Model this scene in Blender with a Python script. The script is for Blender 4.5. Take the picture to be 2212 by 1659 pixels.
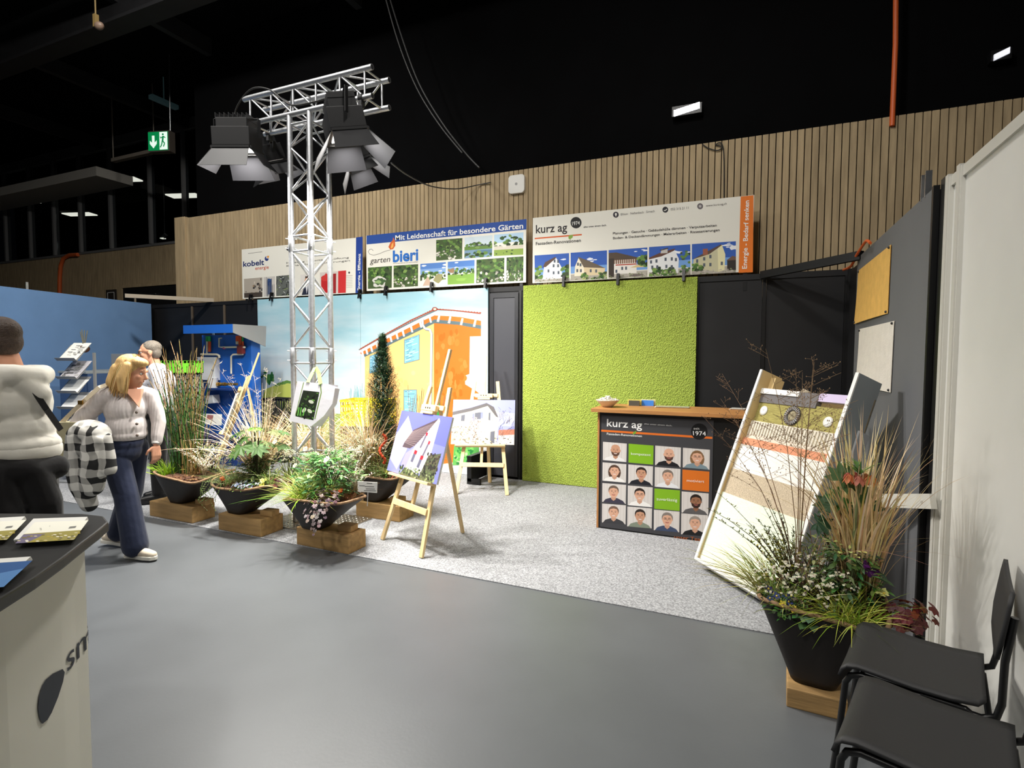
import bpy, bmesh, math, random
from mathutils import Vector, Matrix, Euler

for o in list(bpy.data.objects):
    bpy.data.objects.remove(o, do_unlink=True)
scene = bpy.context.scene
COL = scene.collection
RND = random.Random(11)
PI = math.pi
V = Vector

# ------------------------------------------------------------------ camera
F_PX, PITCH, ROLL, YAW, CAMZ = 1175.0, 2.88, 0.26, 23.54, 1.6
CX, CY = 1106.0, 829.5


def cam_axes():
    p, r, y = map(math.radians, (PITCH, ROLL, YAW))
    f0 = V((-math.sin(y), math.cos(y), 0)); r0 = V((math.cos(y), math.sin(y), 0)); u0 = V((0, 0, 1))
    f = f0 * math.cos(p) - u0 * math.sin(p)
    u = u0 * math.cos(p) + f0 * math.sin(p)
    return r0 * math.cos(r) + u * math.sin(r), -r0 * math.sin(r) + u * math.cos(r), f


CR, CU, CF = cam_axes()
C0 = V((0, 0, CAMZ))
cam_data = bpy.data.cameras.new('camera')
cam = bpy.data.objects.new('camera', cam_data)
COL.objects.link(cam)
cam.matrix_world = Matrix(((CR.x, CU.x, -CF.x, 0), (CR.y, CU.y, -CF.y, 0), (CR.z, CU.z, -CF.z, CAMZ), (0, 0, 0, 1)))
cam_data.sensor_width = 36.0
cam_data.sensor_fit = 'HORIZONTAL'
cam_data.lens = 36.0 * F_PX / 2212.0
cam_data.clip_start = 0.05
cam_data.clip_end = 200
scene.camera = cam

# ------------------------------------------------------------------ world, hall lights, exposure
world = bpy.data.worlds.new('hall_night')
scene.world = world
world.use_nodes = True
world.node_tree.nodes['Background'].inputs[0].default_value = (0.8, 0.85, 1.0, 1)
world.node_tree.nodes['Background'].inputs[1].default_value = 0.004
scene.view_settings.view_transform = 'Standard'
scene.view_settings.look = 'None'
scene.view_settings.gamma = 1.0
scene.view_settings.use_curve_mapping = False
scene.view_settings.exposure = -0.9

# hall floodlights under the ceiling (position, aim point, watts); each gets a housing further down
HALL = [((-1.2, 2.2, 6.9), (-1.0, 5.6, 1.0), 160),
        ((-6.2, 0.4, 6.9), (-5.2, 3.4, 1.0), 170),
        ((-1.8, -2.0, 6.9), (0.6, 2.8, 0.8), 240),
        ((-4.6, -3.4, 6.9), (-3.6, 1.5, 0.5), 110),
        ((-5.0, 2.4, 6.9), (-9.4, 4.9, 1.3), 380)]


def hall_lamp_data(loc, aim, w):
    ld = bpy.data.lights.new('hall_flood_lamp', 'AREA')
    ld.shape = 'RECTANGLE'; ld.size = 0.55; ld.size_y = 0.4
    ld.energy = w; ld.color = (1.0, 0.965, 0.905)
    ld.spread = math.radians(150)
    return ld


# ------------------------------------------------------------------ pixel helpers (photo pixel -> ray -> point on a real plane)
def ray(x, y):
    return CR * ((x - CX) / F_PX) - CU * ((y - CY) / F_PX) + CF


def onz(x, y, z=0.0):
    d = ray(x, y); return C0 + d * ((z - CAMZ) / d.z)


def ony(x, y, Y):
    d = ray(x, y); return C0 + d * (Y / d.y)


def onx(x, y, X):
    d = ray(x, y); return C0 + d * (X / d.x)


def PL(o, n):
    o = V(o); n = V(n).normalized()

    def f(x, y, off=0.0):
        d = ray(x, y); oo = o + n * off
        return C0 + d * ((oo - C0).dot(n) / d.dot(n))
    f.n = n
    return f


# ------------------------------------------------------------------ colour and materials
def lin(c):
    r = []
    for v in c[:3]:
        v = v / 255.0
        r.append(v / 12.92 if v <= 0.04045 else ((v + 0.055) / 1.055) ** 2.4)
    return tuple(r) + (1.0,)


MATS = {}


def M(name, col=(128, 128, 128), rough=0.5, metal=0.0, noise=None, bump=None, spec=0.5, emit=None, stretch=None,
      rand=0.0, sheen=0.0, trans=0.0):
    """procedural principled material; noise=(scale, amount) varies the tone, bump=(scale, strength)"""
    if name in MATS:
        return MATS[name]
    m = bpy.data.materials.new(name); m.use_nodes = True
    nt = m.node_tree; b = nt.nodes['Principled BSDF']
    c = lin(col)
    b.inputs['Base Color'].default_value = c
    b.inputs['Roughness'].default_value = rough
    b.inputs['Metallic'].default_value = metal
    b.inputs['Specular IOR Level'].default_value = spec
    if sheen:
        b.inputs['Sheen Weight'].default_value = sheen
    if trans:
        b.inputs['Transmission Weight'].default_value = trans
    if emit:
        b.inputs['Emission Color'].default_value = lin(emit[0]); b.inputs['Emission Strength'].default_value = emit[1]
    if noise or bump:
        tc = nt.nodes.new('ShaderNodeTexCoord')
        mp = nt.nodes.new('ShaderNodeMapping')
        nt.links.new(tc.outputs['Object'], mp.inputs[0])
        if stretch:
            mp.inputs['Scale'].default_value = stretch
        if rand:
            oi = nt.nodes.new('ShaderNodeObjectInfo')
            ml = nt.nodes.new('ShaderNodeMath'); ml.operation = 'MULTIPLY'; ml.inputs[1].default_value = 37.0
            nt.links.new(oi.outputs['Random'], ml.inputs[0])
            nt.links.new(ml.outputs[0], mp.inputs['Location'])
    if noise:
        n = nt.nodes.new('ShaderNodeTexNoise'); n.inputs['Scale'].default_value = noise[0]
        n.inputs['Detail'].default_value = 6
        nt.links.new(mp.outputs[0], n.inputs['Vector'])
        r = nt.nodes.new('ShaderNodeValToRGB')
        a = noise[1]
        r.color_ramp.elements[0].position = 0.3; r.color_ramp.elements[1].position = 0.7
        r.color_ramp.elements[0].color = tuple(max(0, v * (1 - a)) for v in c[:3]) + (1,)
        r.color_ramp.elements[1].color = tuple(min(1, v * (1 + a)) for v in c[:3]) + (1,)
        nt.links.new(n.outputs['Fac'], r.inputs[0])
        last = r.outputs[0]
        if rand:
            hs = nt.nodes.new('ShaderNodeHueSaturation')
            mr = nt.nodes.new('ShaderNodeMapRange')
            mr.inputs['To Min'].default_value = 1 - rand; mr.inputs['To Max'].default_value = 1 + rand
            nt.links.new(oi.outputs['Random'], mr.inputs[0]); nt.links.new(mr.outputs[0], hs.inputs['Value'])
            nt.links.new(last, hs.inputs['Color']); last = hs.outputs[0]
        nt.links.new(last, b.inputs['Base Color'])
    if bump:
        n2 = nt.nodes.new('ShaderNodeTexNoise'); n2.inputs['Scale'].default_value = bump[0]; n2.inputs['Detail'].default_value = 4
        nt.links.new(mp.outputs[0], n2.inputs['Vector'])
        bp = nt.nodes.new('ShaderNodeBump'); bp.inputs['Strength'].default_value = bump[1]; bp.inputs['Distance'].default_value = 0.01
        nt.links.new(n2.outputs['Fac'], bp.inputs['Height']); nt.links.new(bp.outputs[0], b.inputs['Normal'])
    MATS[name] = m
    return m


def MV(name, rough=0.6, spec=0.3, trans=0.0, sub=0.0):
    """material whose colour comes from the mesh's own colour attribute (prints, foliage, flowers)"""
    if name in MATS:
        return MATS[name]
    m = bpy.data.materials.new(name); m.use_nodes = True
    nt = m.node_tree; b = nt.nodes['Principled BSDF']
    a = nt.nodes.new('ShaderNodeVertexColor'); a.layer_name = 'Col'
    nt.links.new(a.outputs[0], b.inputs['Base Color'])
    b.inputs['Roughness'].default_value = rough; b.inputs['Specular IOR Level'].default_value = spec
    if trans:
        t = nt.nodes.new('ShaderNodeBsdfTranslucent'); nt.links.new(a.outputs[0], t.inputs[0])
        mx = nt.nodes.new('ShaderNodeMixShader'); mx.inputs[0].default_value = trans
        nt.links.new(b.outputs[0], mx.inputs[1]); nt.links.new(t.outputs[0], mx.inputs[2])
        nt.links.new(mx.outputs[0], nt.nodes['Material Output'].inputs[0])
    MATS[name] = m
    return m


PRINT = MV('print_ink', 0.55, 0.25)
LEAF = MV('leaf_tissue', 0.5, 0.35, trans=0.25)
DRY = MV('dry_stem', 0.75, 0.15, trans=0.15)


# ------------------------------------------------------------------ mesh builder
class MB:
    def __init__(s):
        s.v = []; s.f = []; s.c = []; s.smooth = []

    def poly(s, pts, col=None, sm=False):
        i = len(s.v); s.v += [tuple(p) for p in pts]; s.f.append(tuple(range(i, i + len(pts)))); s.c.append(col); s.smooth.append(sm)

    def faces(s, pts, fs, col=None, sm=False):
        i = len(s.v); s.v += [tuple(p) for p in pts]
        for f in fs:
            s.f.append(tuple(i + k for k in f)); s.c.append(col); s.smooth.append(sm)

    def obox(s, c, ax, ay, az, col=None):
        """box: centre and three half-axis vectors"""
        c, ax, ay, az = V(c), V(ax), V(ay), V(az)
        p = [c + ax * i + ay * j + az * k for k in (-1, 1) for j in (-1, 1) for i in (-1, 1)]
        s.faces(p, [(0, 2, 3, 1), (4, 5, 7, 6), (0, 1, 5, 4), (2, 6, 7, 3), (0, 4, 6, 2), (1, 3, 7, 5)], col)

    def box(s, c, size, rz=0.0, col=None, rot=None):
        m = rot if rot else Matrix.Rotation(rz, 3, 'Z')
        s.obox(c, m @ V((size[0] / 2, 0, 0)), m @ V((0, size[1] / 2, 0)), m @ V((0, 0, size[2] / 2)), col)

    def bbox(s, a, b, col=None):
        a, b = V(a), V(b); s.box((a + b) / 2, b - a, col=col)

    def bar(s, p0, p1, w, h, up=(0, 0, 1), col=None):
        p0, p1 = V(p0), V(p1); d = (p1 - p0); L = d.length; d.normalize()
        u = V(up); x = d.cross(u)
        if x.length < 1e-5:
            x = d.cross(V((1, 0, 0)))
        x.normalize(); u = x.cross(d).normalized()
        s.obox((p0 + p1) / 2, x * (w / 2), d * (L / 2), u * (h / 2), col)

    def tube(s, pts, r, n=8, col=None, cap=True, sm=True):
        pts = [V(p) for p in pts]; k = len(pts)
        rs = r if isinstance(r, (list, tuple)) else [r] * k
        rings = []; prev = None
        for i, p in enumerate(pts):
            d = (pts[min(i + 1, k - 1)] - pts[max(i - 1, 0)])
            if d.length < 1e-9:
                d = V((0, 0, 1))
            d.normalize()
            if prev is None:
                x = d.cross(V((0, 0, 1)) if abs(d.z) < 0.9 else V((1, 0, 0))).normalized()
            else:
                x = (prev - d * prev.dot(d))
                x = x.normalized() if x.length > 1e-6 else d.cross(V((1, 0.3, 0))).normalized()
            prev = x; y = d.cross(x)
            rings.append([p + (x * math.cos(2 * PI * j / n) + y * math.sin(2 * PI * j / n)) * rs[i] for j in range(n)])
        vs = [q for g in rings for q in g]; fs = []
        for i in range(k - 1):
            for j in range(n):
                a = i * n + j; b = i * n + (j + 1) % n
                fs.append((a, b, b + n, a + n))
        s.faces(vs, fs, col, sm)
        if cap:
            s.poly(list(reversed(rings[0])), col); s.poly(rings[-1], col)

    def lathe(s, prof, n=24, c=(0, 0, 0), col=None, m=None, cap=True):
        c = V(c); vs = []; fs = []
        for r, z in prof:
            for j in range(n):
                q = V((r * math.cos(2 * PI * j / n), r * math.sin(2 * PI * j / n), z))
                vs.append(c + (m @ q if m else q))
        for i in range(len(prof) - 1):
            for j in range(n):
                a = i * n + j; b = i * n + (j + 1) % n
                fs.append((a, b, b + n, a + n))
        s.faces(vs, fs, col, True)
        if cap:
            s.poly(list(reversed(vs[:n])), col); s.poly(vs[-n:], col)

    def prism(s, pts, d, col=None):
        """closed polygon extruded along vector d"""
        d = V(d); a = [V(p) for p in pts]; b = [p + d for p in a]; n = len(a)
        s.poly(list(reversed(a)), col); s.poly(b, col)
        for i in range(n):
            j = (i + 1) % n; s.poly([a[i], a[j], b[j], b[i]], col)

    def ell(s, c, r, col=None, nu=12, nv=8, m=None):
        c = V(c); vs = []; fs = []
        r = r if isinstance(r, (tuple, list)) else (r, r, r)
        for i in range(nv + 1):
            t = PI * i / nv
            for j in range(nu):
                a = 2 * PI * j / nu
                q = V((r[0] * math.sin(t) * math.cos(a), r[1] * math.sin(t) * math.sin(a), r[2] * math.cos(t)))
                vs.append(c + (m @ q if m else q))
        for i in range(nv):
            for j in range(nu):
                a = i * nu + j; b = i * nu + (j + 1) % nu
                if i == 0:
                    fs.append((a, a + nu, b + nu))
                elif i == nv - 1:
                    fs.append((a, a + nu, b))
                else:
                    fs.append((a, a + nu, b + nu, b))
        s.faces(vs, fs, col, True)

    def build(s, name, mat, parent=None, bevel=0.0, fix=False):
        me = bpy.data.meshes.new(name)
        me.from_pydata(s.v, [], s.f)
        if any(c is not None for c in s.c):
            ca = me.color_attributes.new('Col', 'FLOAT_COLOR', 'CORNER')
            buf = []
            for f, c in zip(s.f, s.c):
                c = c or (0.5, 0.5, 0.5, 1)
                buf += list(c) * len(f)
            ca.data.foreach_set('color', buf)
        me.polygons.foreach_set('use_smooth', s.smooth)
        me.update()
        if bevel or fix:
            bm = bmesh.new(); bm.from_mesh(me)
            bmesh.ops.remove_doubles(bm, verts=bm.verts, dist=1e-5)
            bmesh.ops.recalc_face_normals(bm, faces=bm.faces)
            if bevel:
                es = [e for e in bm.edges if len(e.link_faces) == 2 and e.calc_face_angle(0) > 0.6]
                bmesh.ops.bevel(bm, geom=es, offset=bevel, segments=2, profile=0.6, affect='EDGES', clamp_overlap=True)
            bm.to_mesh(me); bm.free()
        if mat:
            me.materials.append(mat)
        return obj(name, me, parent)


def obj(name, me, parent=None):
    o = bpy.data.objects.new(name, me); COL.objects.link(o)
    if parent is not None:
        o.parent = parent
    return o


def tag(o, label=None, cat=None, group=None, kind=None):
    if label: o['label'] = label
    if cat: o['category'] = cat
    if group: o['group'] = group
    if kind: o['kind'] = kind
    return o


def empty(name, loc=(0, 0, 0), rz=0.0, label=None, cat=None, group=None):
    o = bpy.data.objects.new(name, None); COL.objects.link(o)
    o.location = loc; o.rotation_euler = (0, 0, rz); o.empty_display_size = 0.1
    return tag(o, label, cat, group)


def copy_tree(o, parent=None):
    c = o.copy(); COL.objects.link(c); c.parent = parent
    for ch in list(o.children):
        copy_tree(ch, c)
    return c


def mesh1(name, mat, parent, fn, bevel=0.0, fix=False):
    mb = MB(); fn(mb); return mb.build(name, mat, parent, bevel, fix)


def struct(o):
    o['kind'] = 'structure'; return o


# ------------------------------------------------------------------ flat prints laid out on a plane
class Print:
    def __init__(s, pl, eps=0.0005):
        s.pl = pl; s.mb = MB(); s.eps = eps; s.k = 1

    def poly(s, pts, col, layer=None):
        if layer is None:
            s.k += 1
        off = 0.0003 + 1e-5 * (layer if layer is not None else s.k)
        s.mb.poly([s.pl(x, y, off) for x, y in pts], lin(col))

    def line(s, pts, w, col, layer=None):
        for (x0, y0), (x1, y1) in zip(pts[:-1], pts[1:]):
            dx, dy = x1 - x0, y1 - y0; L = math.hypot(dx, dy) or 1
            nx, ny = -dy / L * w / 2, dx / L * w / 2
            s.poly([(x0 + nx, y0 + ny), (x1 + nx, y1 + ny), (x1 - nx, y1 - ny), (x0 - nx, y0 - ny)], col, layer)

    def disc(s, x, y, rx, ry, col, n=18, a=0.0):
        s.poly([(x + rx * math.cos(t) * math.cos(a) - ry * math.sin(t) * math.sin(a),
                 y + rx * math.cos(t) * math.sin(a) + ry * math.sin(t) * math.cos(a)) for t in (2 * PI * i / n for i in range(n))], col)

    def build(s, parent, name='print'):
        return s.mb.build(name, PRINT, parent)


def bil(q, u, v):
    """quad corners TL, TR, BR, BL in pixels; u right, v down"""
    (ax, ay), (bx, by), (cx, cy), (dx, dy) = q
    u = min(1, max(0, u)); v = min(1, max(0, v))
    tx, ty = ax + (bx - ax) * u, ay + (by - ay) * u
    ex, ey = dx + (cx - dx) * u, dy + (cy - dy) * u
    return tx + (ex - tx) * v, ty + (ey - ty) * v


CAPH = 0.7


def text_mesh(s, extra=0.0, shear=0.0):
    cu = bpy.data.curves.new('lettering', 'FONT'); cu.body = s; cu.offset = extra; cu.shear = shear
    cu.resolution_u = 3
    o = bpy.data.objects.new('tmp', cu); COL.objects.link(o)
    dg = bpy.context.evaluated_depsgraph_get()
    me = bpy.data.meshes.new_from_object(o.evaluated_get(dg))
    bpy.data.objects.remove(o, do_unlink=True)
    return me


def text_px(s, pl, p0, p1, hp, col, parent, off=0.0022, bold=0.0, shear=0.0, rough=0.5):
    """lettering on plane pl: baseline from pixel p0 to p1, cap-height point hp (pixel above p0)"""
    me = text_mesh(s, bold, shear)
    O = pl(p0[0], p0[1], off); X = pl(p1[0], p1[1], off) - O; U = pl(hp[0], hp[1], off) - O
    xs = [v.co.x for v in me.vertices]
    if not xs:
        return None
    x0, x1 = min(xs), max(xs)
    inv = None
    for v in me.vertices:
        v.co = O + X * ((v.co.x - x0) / (x1 - x0)) + U * (v.co.y / CAPH)
    me.name = 'lettering'
    me.materials.append(M('ink_%d_%d_%d' % tuple(col), col, rough, spec=0.25))
    o = obj('lettering', me, None)
    if parent is not None:
        o.parent = parent
        o.matrix_parent_inverse = world_of(parent).inverted()
    return o


def world_of(o):
    m = o.matrix_basis.copy()
    p = o.parent
    while p is not None:
        m = p.matrix_basis @ m; p = p.parent
    return m


def fix_parent(o):
    """child whose mesh is in world coordinates, under a parent that has a location"""
    o.matrix_parent_inverse = world_of(o.parent).inverted(); return o

# ================================================================== THE HALL
YB = 6.45          # booth back wall
YS = 6.72          # slatted hall wall
XR = 0.89          # right side walls
CEIL = 7.2

m_floor = M('hall_floor', (92, 95, 98), 0.4, noise=(1.3, 0.10), bump=(60, 0.03), spec=0.35)
m_carpet = M('speckled_carpet', (150, 151, 154), 0.95, noise=(95, 0.5), bump=(240, 0.5), spec=0.1)
m_ceil = M('black_ceiling', (4, 4, 5), 0.9, noise=(2, 0.3), spec=0.1)
m_steel_dark = M('dark_steel', (34, 34, 36), 0.6, noise=(5, 0.15))
m_slat = M('larch_slat', (172, 152, 120), 0.7, noise=(7, 0.16), bump=(40, 0.1), stretch=(3, 3, 0.35), rand=0.08, spec=0.2)
m_gap = M('black_fleece', (12, 12, 12), 0.95)
m_black = M('black_panel', (24, 24, 26), 0.55, noise=(3, 0.15), spec=0.35)
m_blackm = M('black_metal', (18, 18, 19), 0.4, spec=0.4)
m_white = M('white_laminate', (222, 221, 216), 0.45, noise=(4, 0.02), spec=0.35)
m_whitef = M('white_profile', (206, 204, 196), 0.4, metal=0.0)
m_alu = M('aluminium', (205, 207, 210), 0.32, metal=1.0, noise=(30, 0.08))
m_cable = M('black_cable', (14, 14, 14), 0.5)
m_orange = M('orange_pipe', (214, 98, 44), 0.5)

struct(mesh1('floor', m_floor, None, lambda b: b.bbox((-26, -12, -0.06), (14, 14, 0))))
cp = mesh1('carpet', m_carpet, None, lambda b: b.bbox((-8.5, 3.42, 0.0), (XR - 0.01, YB - 0.005, 0.006)))
tag(cp, 'speckled light grey exhibition carpet laid on the dark hall floor', 'carpet')
struct(mesh1('ceiling', m_ceil, None, lambda b: b.bbox((-26, -12, CEIL), (14, 14, CEIL + 0.1))))
# steel beams under the ceiling
for k, (y, z0) in enumerate(((5.4, 6.55), (-0.5, 6.55))):
    struct(mesh1('trim_%d' % (k + 1), m_steel_dark, None, lambda b: (b.bbox((-26, y - 0.15, z0), (14, y + 0.15, z0 + 0.05)), b.bbox((-26, y - 0.02, z0 + 0.05), (14, y + 0.02, CEIL)), b.bbox((-26, y - 0.15, CEIL - 0.05), (14, y + 0.15, CEIL - 0.002)))))
for k, x in enumerate((-15.5, -12.2, -8.9, -5.6, -2.3, 1.0)):
    struct(mesh1('trim_%d' % (k + 3), m_steel_dark, None, lambda b: b.bbox((x - 0.06, -12, 6.9), (x + 0.06, 8.9, 7.18))))

# ---- slatted wall of the hall
XL = ony(402, 476, YS).x
ZT = (ony(1400, 327.8, YS).z + ony(2212, 209, YS).z) / 2
wall = struct(mesh1('wall_back', m_gap, None, lambda b: b.bbox((XL - 0.02, YS + 0.03, 0), (3.4, YS + 0.2, ZT - 0.01))))
pitch = 0.0695
sl = MB(); sl.box((0, 0, ZT / 2), (0.0605, 0.03, ZT)); slat0 = None
n = int((3.3 - XL) / pitch)
for i in range(n):
    x = XL + 0.035 + i * pitch
    if slat0 is None:
        slat0 = sl.build('slat', m_slat, wall, bevel=0.003); o = slat0
    else:
        o = slat0.copy(); COL.objects.link(o)
    o.location = (x, YS + 0.015 + RND.uniform(-0.002, 0.002), 0)
xl2 = ony(380, 480, YS).x
mesh1('end_board', m_slat, wall, lambda b: b.bbox((xl2, YS - 0.03, 0), (XL, YS + 0.2, ZT + 0.02)), bevel=0.004)
struct(mesh1('wall_upper', m_ceil, None, lambda b: b.bbox((XL, YS + 0.22, ZT - 0.3), (6, YS + 0.3, CEIL))))

# ---- lower slatted wall further left, glazing above it
YL = 9.0
zl = ony(379, 526, YL).z
xr = ony(384, 600, YL).x + 0.6
wl = struct(mesh1('wall_left_rear', m_gap, None, lambda b: b.bbox((-25, YL + 0.03, 0), (xr, YL + 0.2, zl))))
x = xr - 0.03; mb = MB()
while x > -24:
    mb.box((x, YL + 0.015, zl / 2), (0.058, 0.03, zl)); x -= 0.0695
tag(mb.build('slats', m_slat, wl), kind='stuff')
a = ony(268, 623, YL); c = ony(390, 610, YL)
dw = struct(mesh1('door_1', M('dark_opening', (20, 20, 20), 0.6), None, lambda b: b.bbox((a.x, YL - 0.03, 0), (c.x + 0.4, YL + 0.0, a.z))))
mesh1('door_frame', m_slat, dw, lambda b: (b.bbox((a.x - 0.12, YL - 0.06, a.z), (c.x + 0.4, YL - 0.01, a.z + 0.07)), b.bbox((a.x - 0.12, YL - 0.06, 0), (a.x, YL - 0.01, a.z))))
mesh1('closer_bar', m_alu, dw, lambda b: b.box(ony(330, 635, YL - 0.06), (0.22, 0.03, 0.02)))
p = ony(240, 634, YL - 0.05)
ws = empty('wall_sign', (p.x, YL - 0.03, p.z), 0, 'small dark sign with a pale outlined symbol on the rear slatted wall', 'sign')
mesh1('plate', M('sign_dark', (52, 46, 42), 0.5), ws, lambda b: b.bbox((-0.22, -0.02, -0.3), (0.2, 0.0, 0.1)))
mesh1('symbol', m_white, ws, lambda b: (b.bbox((-0.14, -0.025, 0.02), (0.13, -0.02, 0.035)), b.bbox((-0.155, -0.025, -0.2), (-0.14, -0.02, 0.03)), b.bbox((0.12, -0.025, -0.2), (0.135, -0.02, 0.03))))

gl = bpy.data.materials.new('dark_glass'); gl.use_nodes = True
nt = gl.node_tree; nt.nodes.clear()
out = nt.nodes.new('ShaderNodeOutputMaterial'); tr = nt.nodes.new('ShaderNodeBsdfTransparent'); gs = nt.nodes.new('ShaderNodeBsdfGlossy'); mx = nt.nodes.new('ShaderNodeMixShader')
tr.inputs[0].default_value = (0.55, 0.58, 0.6, 1); gs.inputs[0].default_value = (0.5, 0.5, 0.5, 1); gs.inputs['Roughness'].default_value = 0.05
mx.inputs[0].default_value = 0.06
nt.links.new(tr.outputs[0], mx.inputs[1]); nt.links.new(gs.outputs[0], mx.inputs[2]); nt.links.new(mx.outputs[0], out.inputs[0])
m_mull = M('window_mullion', (110, 110, 110), 0.5)
win = struct(mesh1('window_1', m_mull, None, lambda b: (b.bbox((-25, YL - 0.02, zl), (xr + 1.2, YL + 0.1, zl + 0.06)), b.bbox((-25, YL - 0.02, CEIL - 0.25), (xr + 1.2, YL + 0.1, CEIL)))))
mxs = [ony(px, 480, YL).x for px in (-40, 12, 65, 117, 174, 240, 326, 399, 476, 560)]
for x in mxs:
    mesh1('mullion', m_mull, win, lambda b: b.bbox((x - 0.035, YL - 0.04, zl + 0.06), (x + 0.035, YL + 0.1, CEIL - 0.25)))
for x0, x1 in zip(mxs[:-1], mxs[1:]):
    mesh1('pane', gl, win, lambda b: b.bbox((x0 + 0.035, YL + 0.03, zl + 0.06), (x1 - 0.035, YL + 0.04, CEIL - 0.25)))
struct(mesh1('wall_corridor', m_ceil, None, lambda b: b.bbox((-30, 13.6, 0), (6, 13.7, CEIL + 1))))
# soffit beam in front of the glazing
q0 = ony(0, 418, YL - 0.6); q1 = ony(237, 372, YL - 0.6)
struct(mesh1('trim_9', M('soffit_paint', (176, 172, 164), 0.7), None, lambda b: b.bbox((-24, YL - 0.9, q0.z - 0.22), (q1.x, YL - 0.06, q0.z))))
m_panel = M('corridor_light', (255, 250, 235), 0.5, emit=((255, 246, 226), 5.0))
for i, (px, py, yy, w) in enumerate(((52, 436, 10.2, 0.9), (172, 463, 11.2, 1.0), (398, 423, 10.6, 0.9), (268, 388, 10.2, 0.9))):
    p = ony(px, py, yy)
    t = empty('ceiling_light', p, 0.3, 'rectangular white ceiling light glowing behind the dark glazing', 'light', 'ceiling lights behind the glazing')
    mesh1('diffuser', m_panel, t, lambda b: b.box((0, 0, 0), (w, 0.34, 0.03)))
    mesh1('housing', m_mull, t, lambda b: b.box((0, 0, 0.045), (w + 0.06, 0.4, 0.06)))
    mesh1('hanger', m_mull, t, lambda b: b.tube([(0, 0, 0.07), (0, 0, max(0.1, CEIL - p.z))], 0.012))
# small spotlight seen low behind the glass
p = ony(352, 515, 10.0)
t = empty('track_spotlight', p, 0.2, 'tiny bright spotlight low behind the glazing beside the end board', 'light')
mesh1('can', m_mull, t, lambda b: (b.tube([(0, 0, 0.02), (0.1, 0, 0.1)], 0.05, 12), b.tube([(0.06, 0, 0.06), (0.06, 0, CEIL - p.z - 0.003)], 0.01, 6))); mesh1('lens', m_panel, t, lambda b: b.box((0, 0, 0), (0.1, 0.1, 0.02)))

# ---- LED rows reflected in dark upper glass, built as glowing parts in a housing
m_led = M('led_reflection_white', (255, 255, 255), 0.4, emit=((250, 250, 255), 6.0))
m_ledd = M('led_reflection_dim', (255, 255, 255), 0.4, emit=((230, 232, 245), 1.4))
for px, py, w, h, mt, lab in ((1483, 235, 56, 14, m_led, 'bright reflected row of small white LEDs, built as glowing parts high in the dark hall, left of the orange pipe'),
                              (2165, 115, 34, 14, m_ledd, 'dim reflected row of small LEDs, built as glowing parts high in the dark hall, right of the orange pipe')):
    y = YS + 0.1
    p = ony(px, py, y); s = p.x - ony(px - w / 2, py, y).x; hh = p.z - ony(px, py + h / 2, y).z
    t = empty('led_reflection', p, 0, lab, 'light')
    mesh1('housing', m_blackm, t, lambda b: b.bbox((-s - 0.02, 0.02, -hh - 0.02), (s + 0.02, 0.1, hh + 0.02)))
    for i in range(12):
        for j in range(2):
            if i == 0 and j == 0:
                led0 = mesh1('reflected_led', mt, t, lambda b: b.box((0, 0, 0), (s / 7.5, 0.02, hh * 0.8))); d = led0
            else:
                d = led0.copy(); COL.objects.link(d)
            d.location = (-s + s / 6 * (i + 0.5), 0.01, (-0.5 + j) * hh + (i - 6) * 0.004)

# ---- orange pipes, exit sign, trunking, ducts
p0 = ony(1928, 250, YS - 0.02); p1 = ony(1936, -60, YS - 0.02)
tag(mesh1('conduit', m_orange, None, lambda b: b.tube([p0 + V((0, 0, -0.1)), p0, (p0 + p1) / 2 + V((0.01, 0, 0)), p1], 0.025, 10)), 'vertical orange conduit dropping behind the slatted wall top', 'pipe')
pts = [ony(x, y, YL - 0.052) for x, y in ((168, 550), (150, 551), (137, 558), (131, 575), (129, 600), (128, 680))]
tag(mesh1('conduit', m_orange, None, lambda b: b.tube(pts, 0.05, 10)), 'orange conduit bending down over the rear slatted wall', 'pipe')
EX = V((-10.25, 6.88, 5.6))
ex = empty('exit_sign', EX, math.radians(YAW - 8), 'green emergency exit sign with down arrow and running figure', 'sign')
m_exg = M('exit_green', (0, 135, 75), 0.5, emit=((0, 150, 80), 0.75)); m_exw = M('exit_white', (240, 255, 245), 0.5, emit=((235, 255, 245), 1.1))
mesh1('housing', M('exit_housing', (70, 64, 58), 0.5), ex, lambda b: b.bbox((-0.2, -0.0, -0.19), (0.24, 0.14, 0.19)))
mesh1('face', m_exg, ex, lambda b: b.bbox((-0.2, -0.008, -0.17), (0.21, 0.0, 0.17)))
mesh1('panel', m_exw, ex, lambda b: b.bbox((0.04, -0.012, -0.16), (0.2, -0.008, 0.16)))
mesh1('arrow', m_exw, ex, lambda b: (b.prism([(-0.115, -0.009, 0.1), (-0.065, -0.009, 0.1), (-0.065, -0.009, -0.03), (-0.02, -0.009, 0.01), (-0.02, -0.009, -0.05), (-0.09, -0.009, -0.13), (-0.16, -0.009, -0.05), (-0.16, -0.009, 0.01), (-0.115, -0.009, -0.03)], (0, -0.004, 0))))
def runner(b):
    y = -0.013
    b.lathe([(0.018, 0), (0.018, 0.004)], 12, (0.115, y, 0.115), m=Matrix.Rotation(PI / 2, 3, 'X'))
    for a, c, w in (((0.12, 0.085), (0.105, 0.0), 0.032), ((0.105, 0.0), (0.145, -0.05), 0.022), ((0.145, -0.05), (0.12, -0.11), 0.02), ((0.1, 0.0), (0.085, -0.07), 0.022), ((0.085, -0.07), (0.055, -0.12), 0.02), ((0.12, 0.08), (0.165, 0.05), 0.016), ((0.115, 0.08), (0.07, 0.045), 0.016), ((0.07, 0.045), (0.06, 0.075), 0.014)):
        b.bar((a[0], y, a[1]), (c[0], y, c[1]), 0.003, w, up=(1, 0, 0.3))
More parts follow.
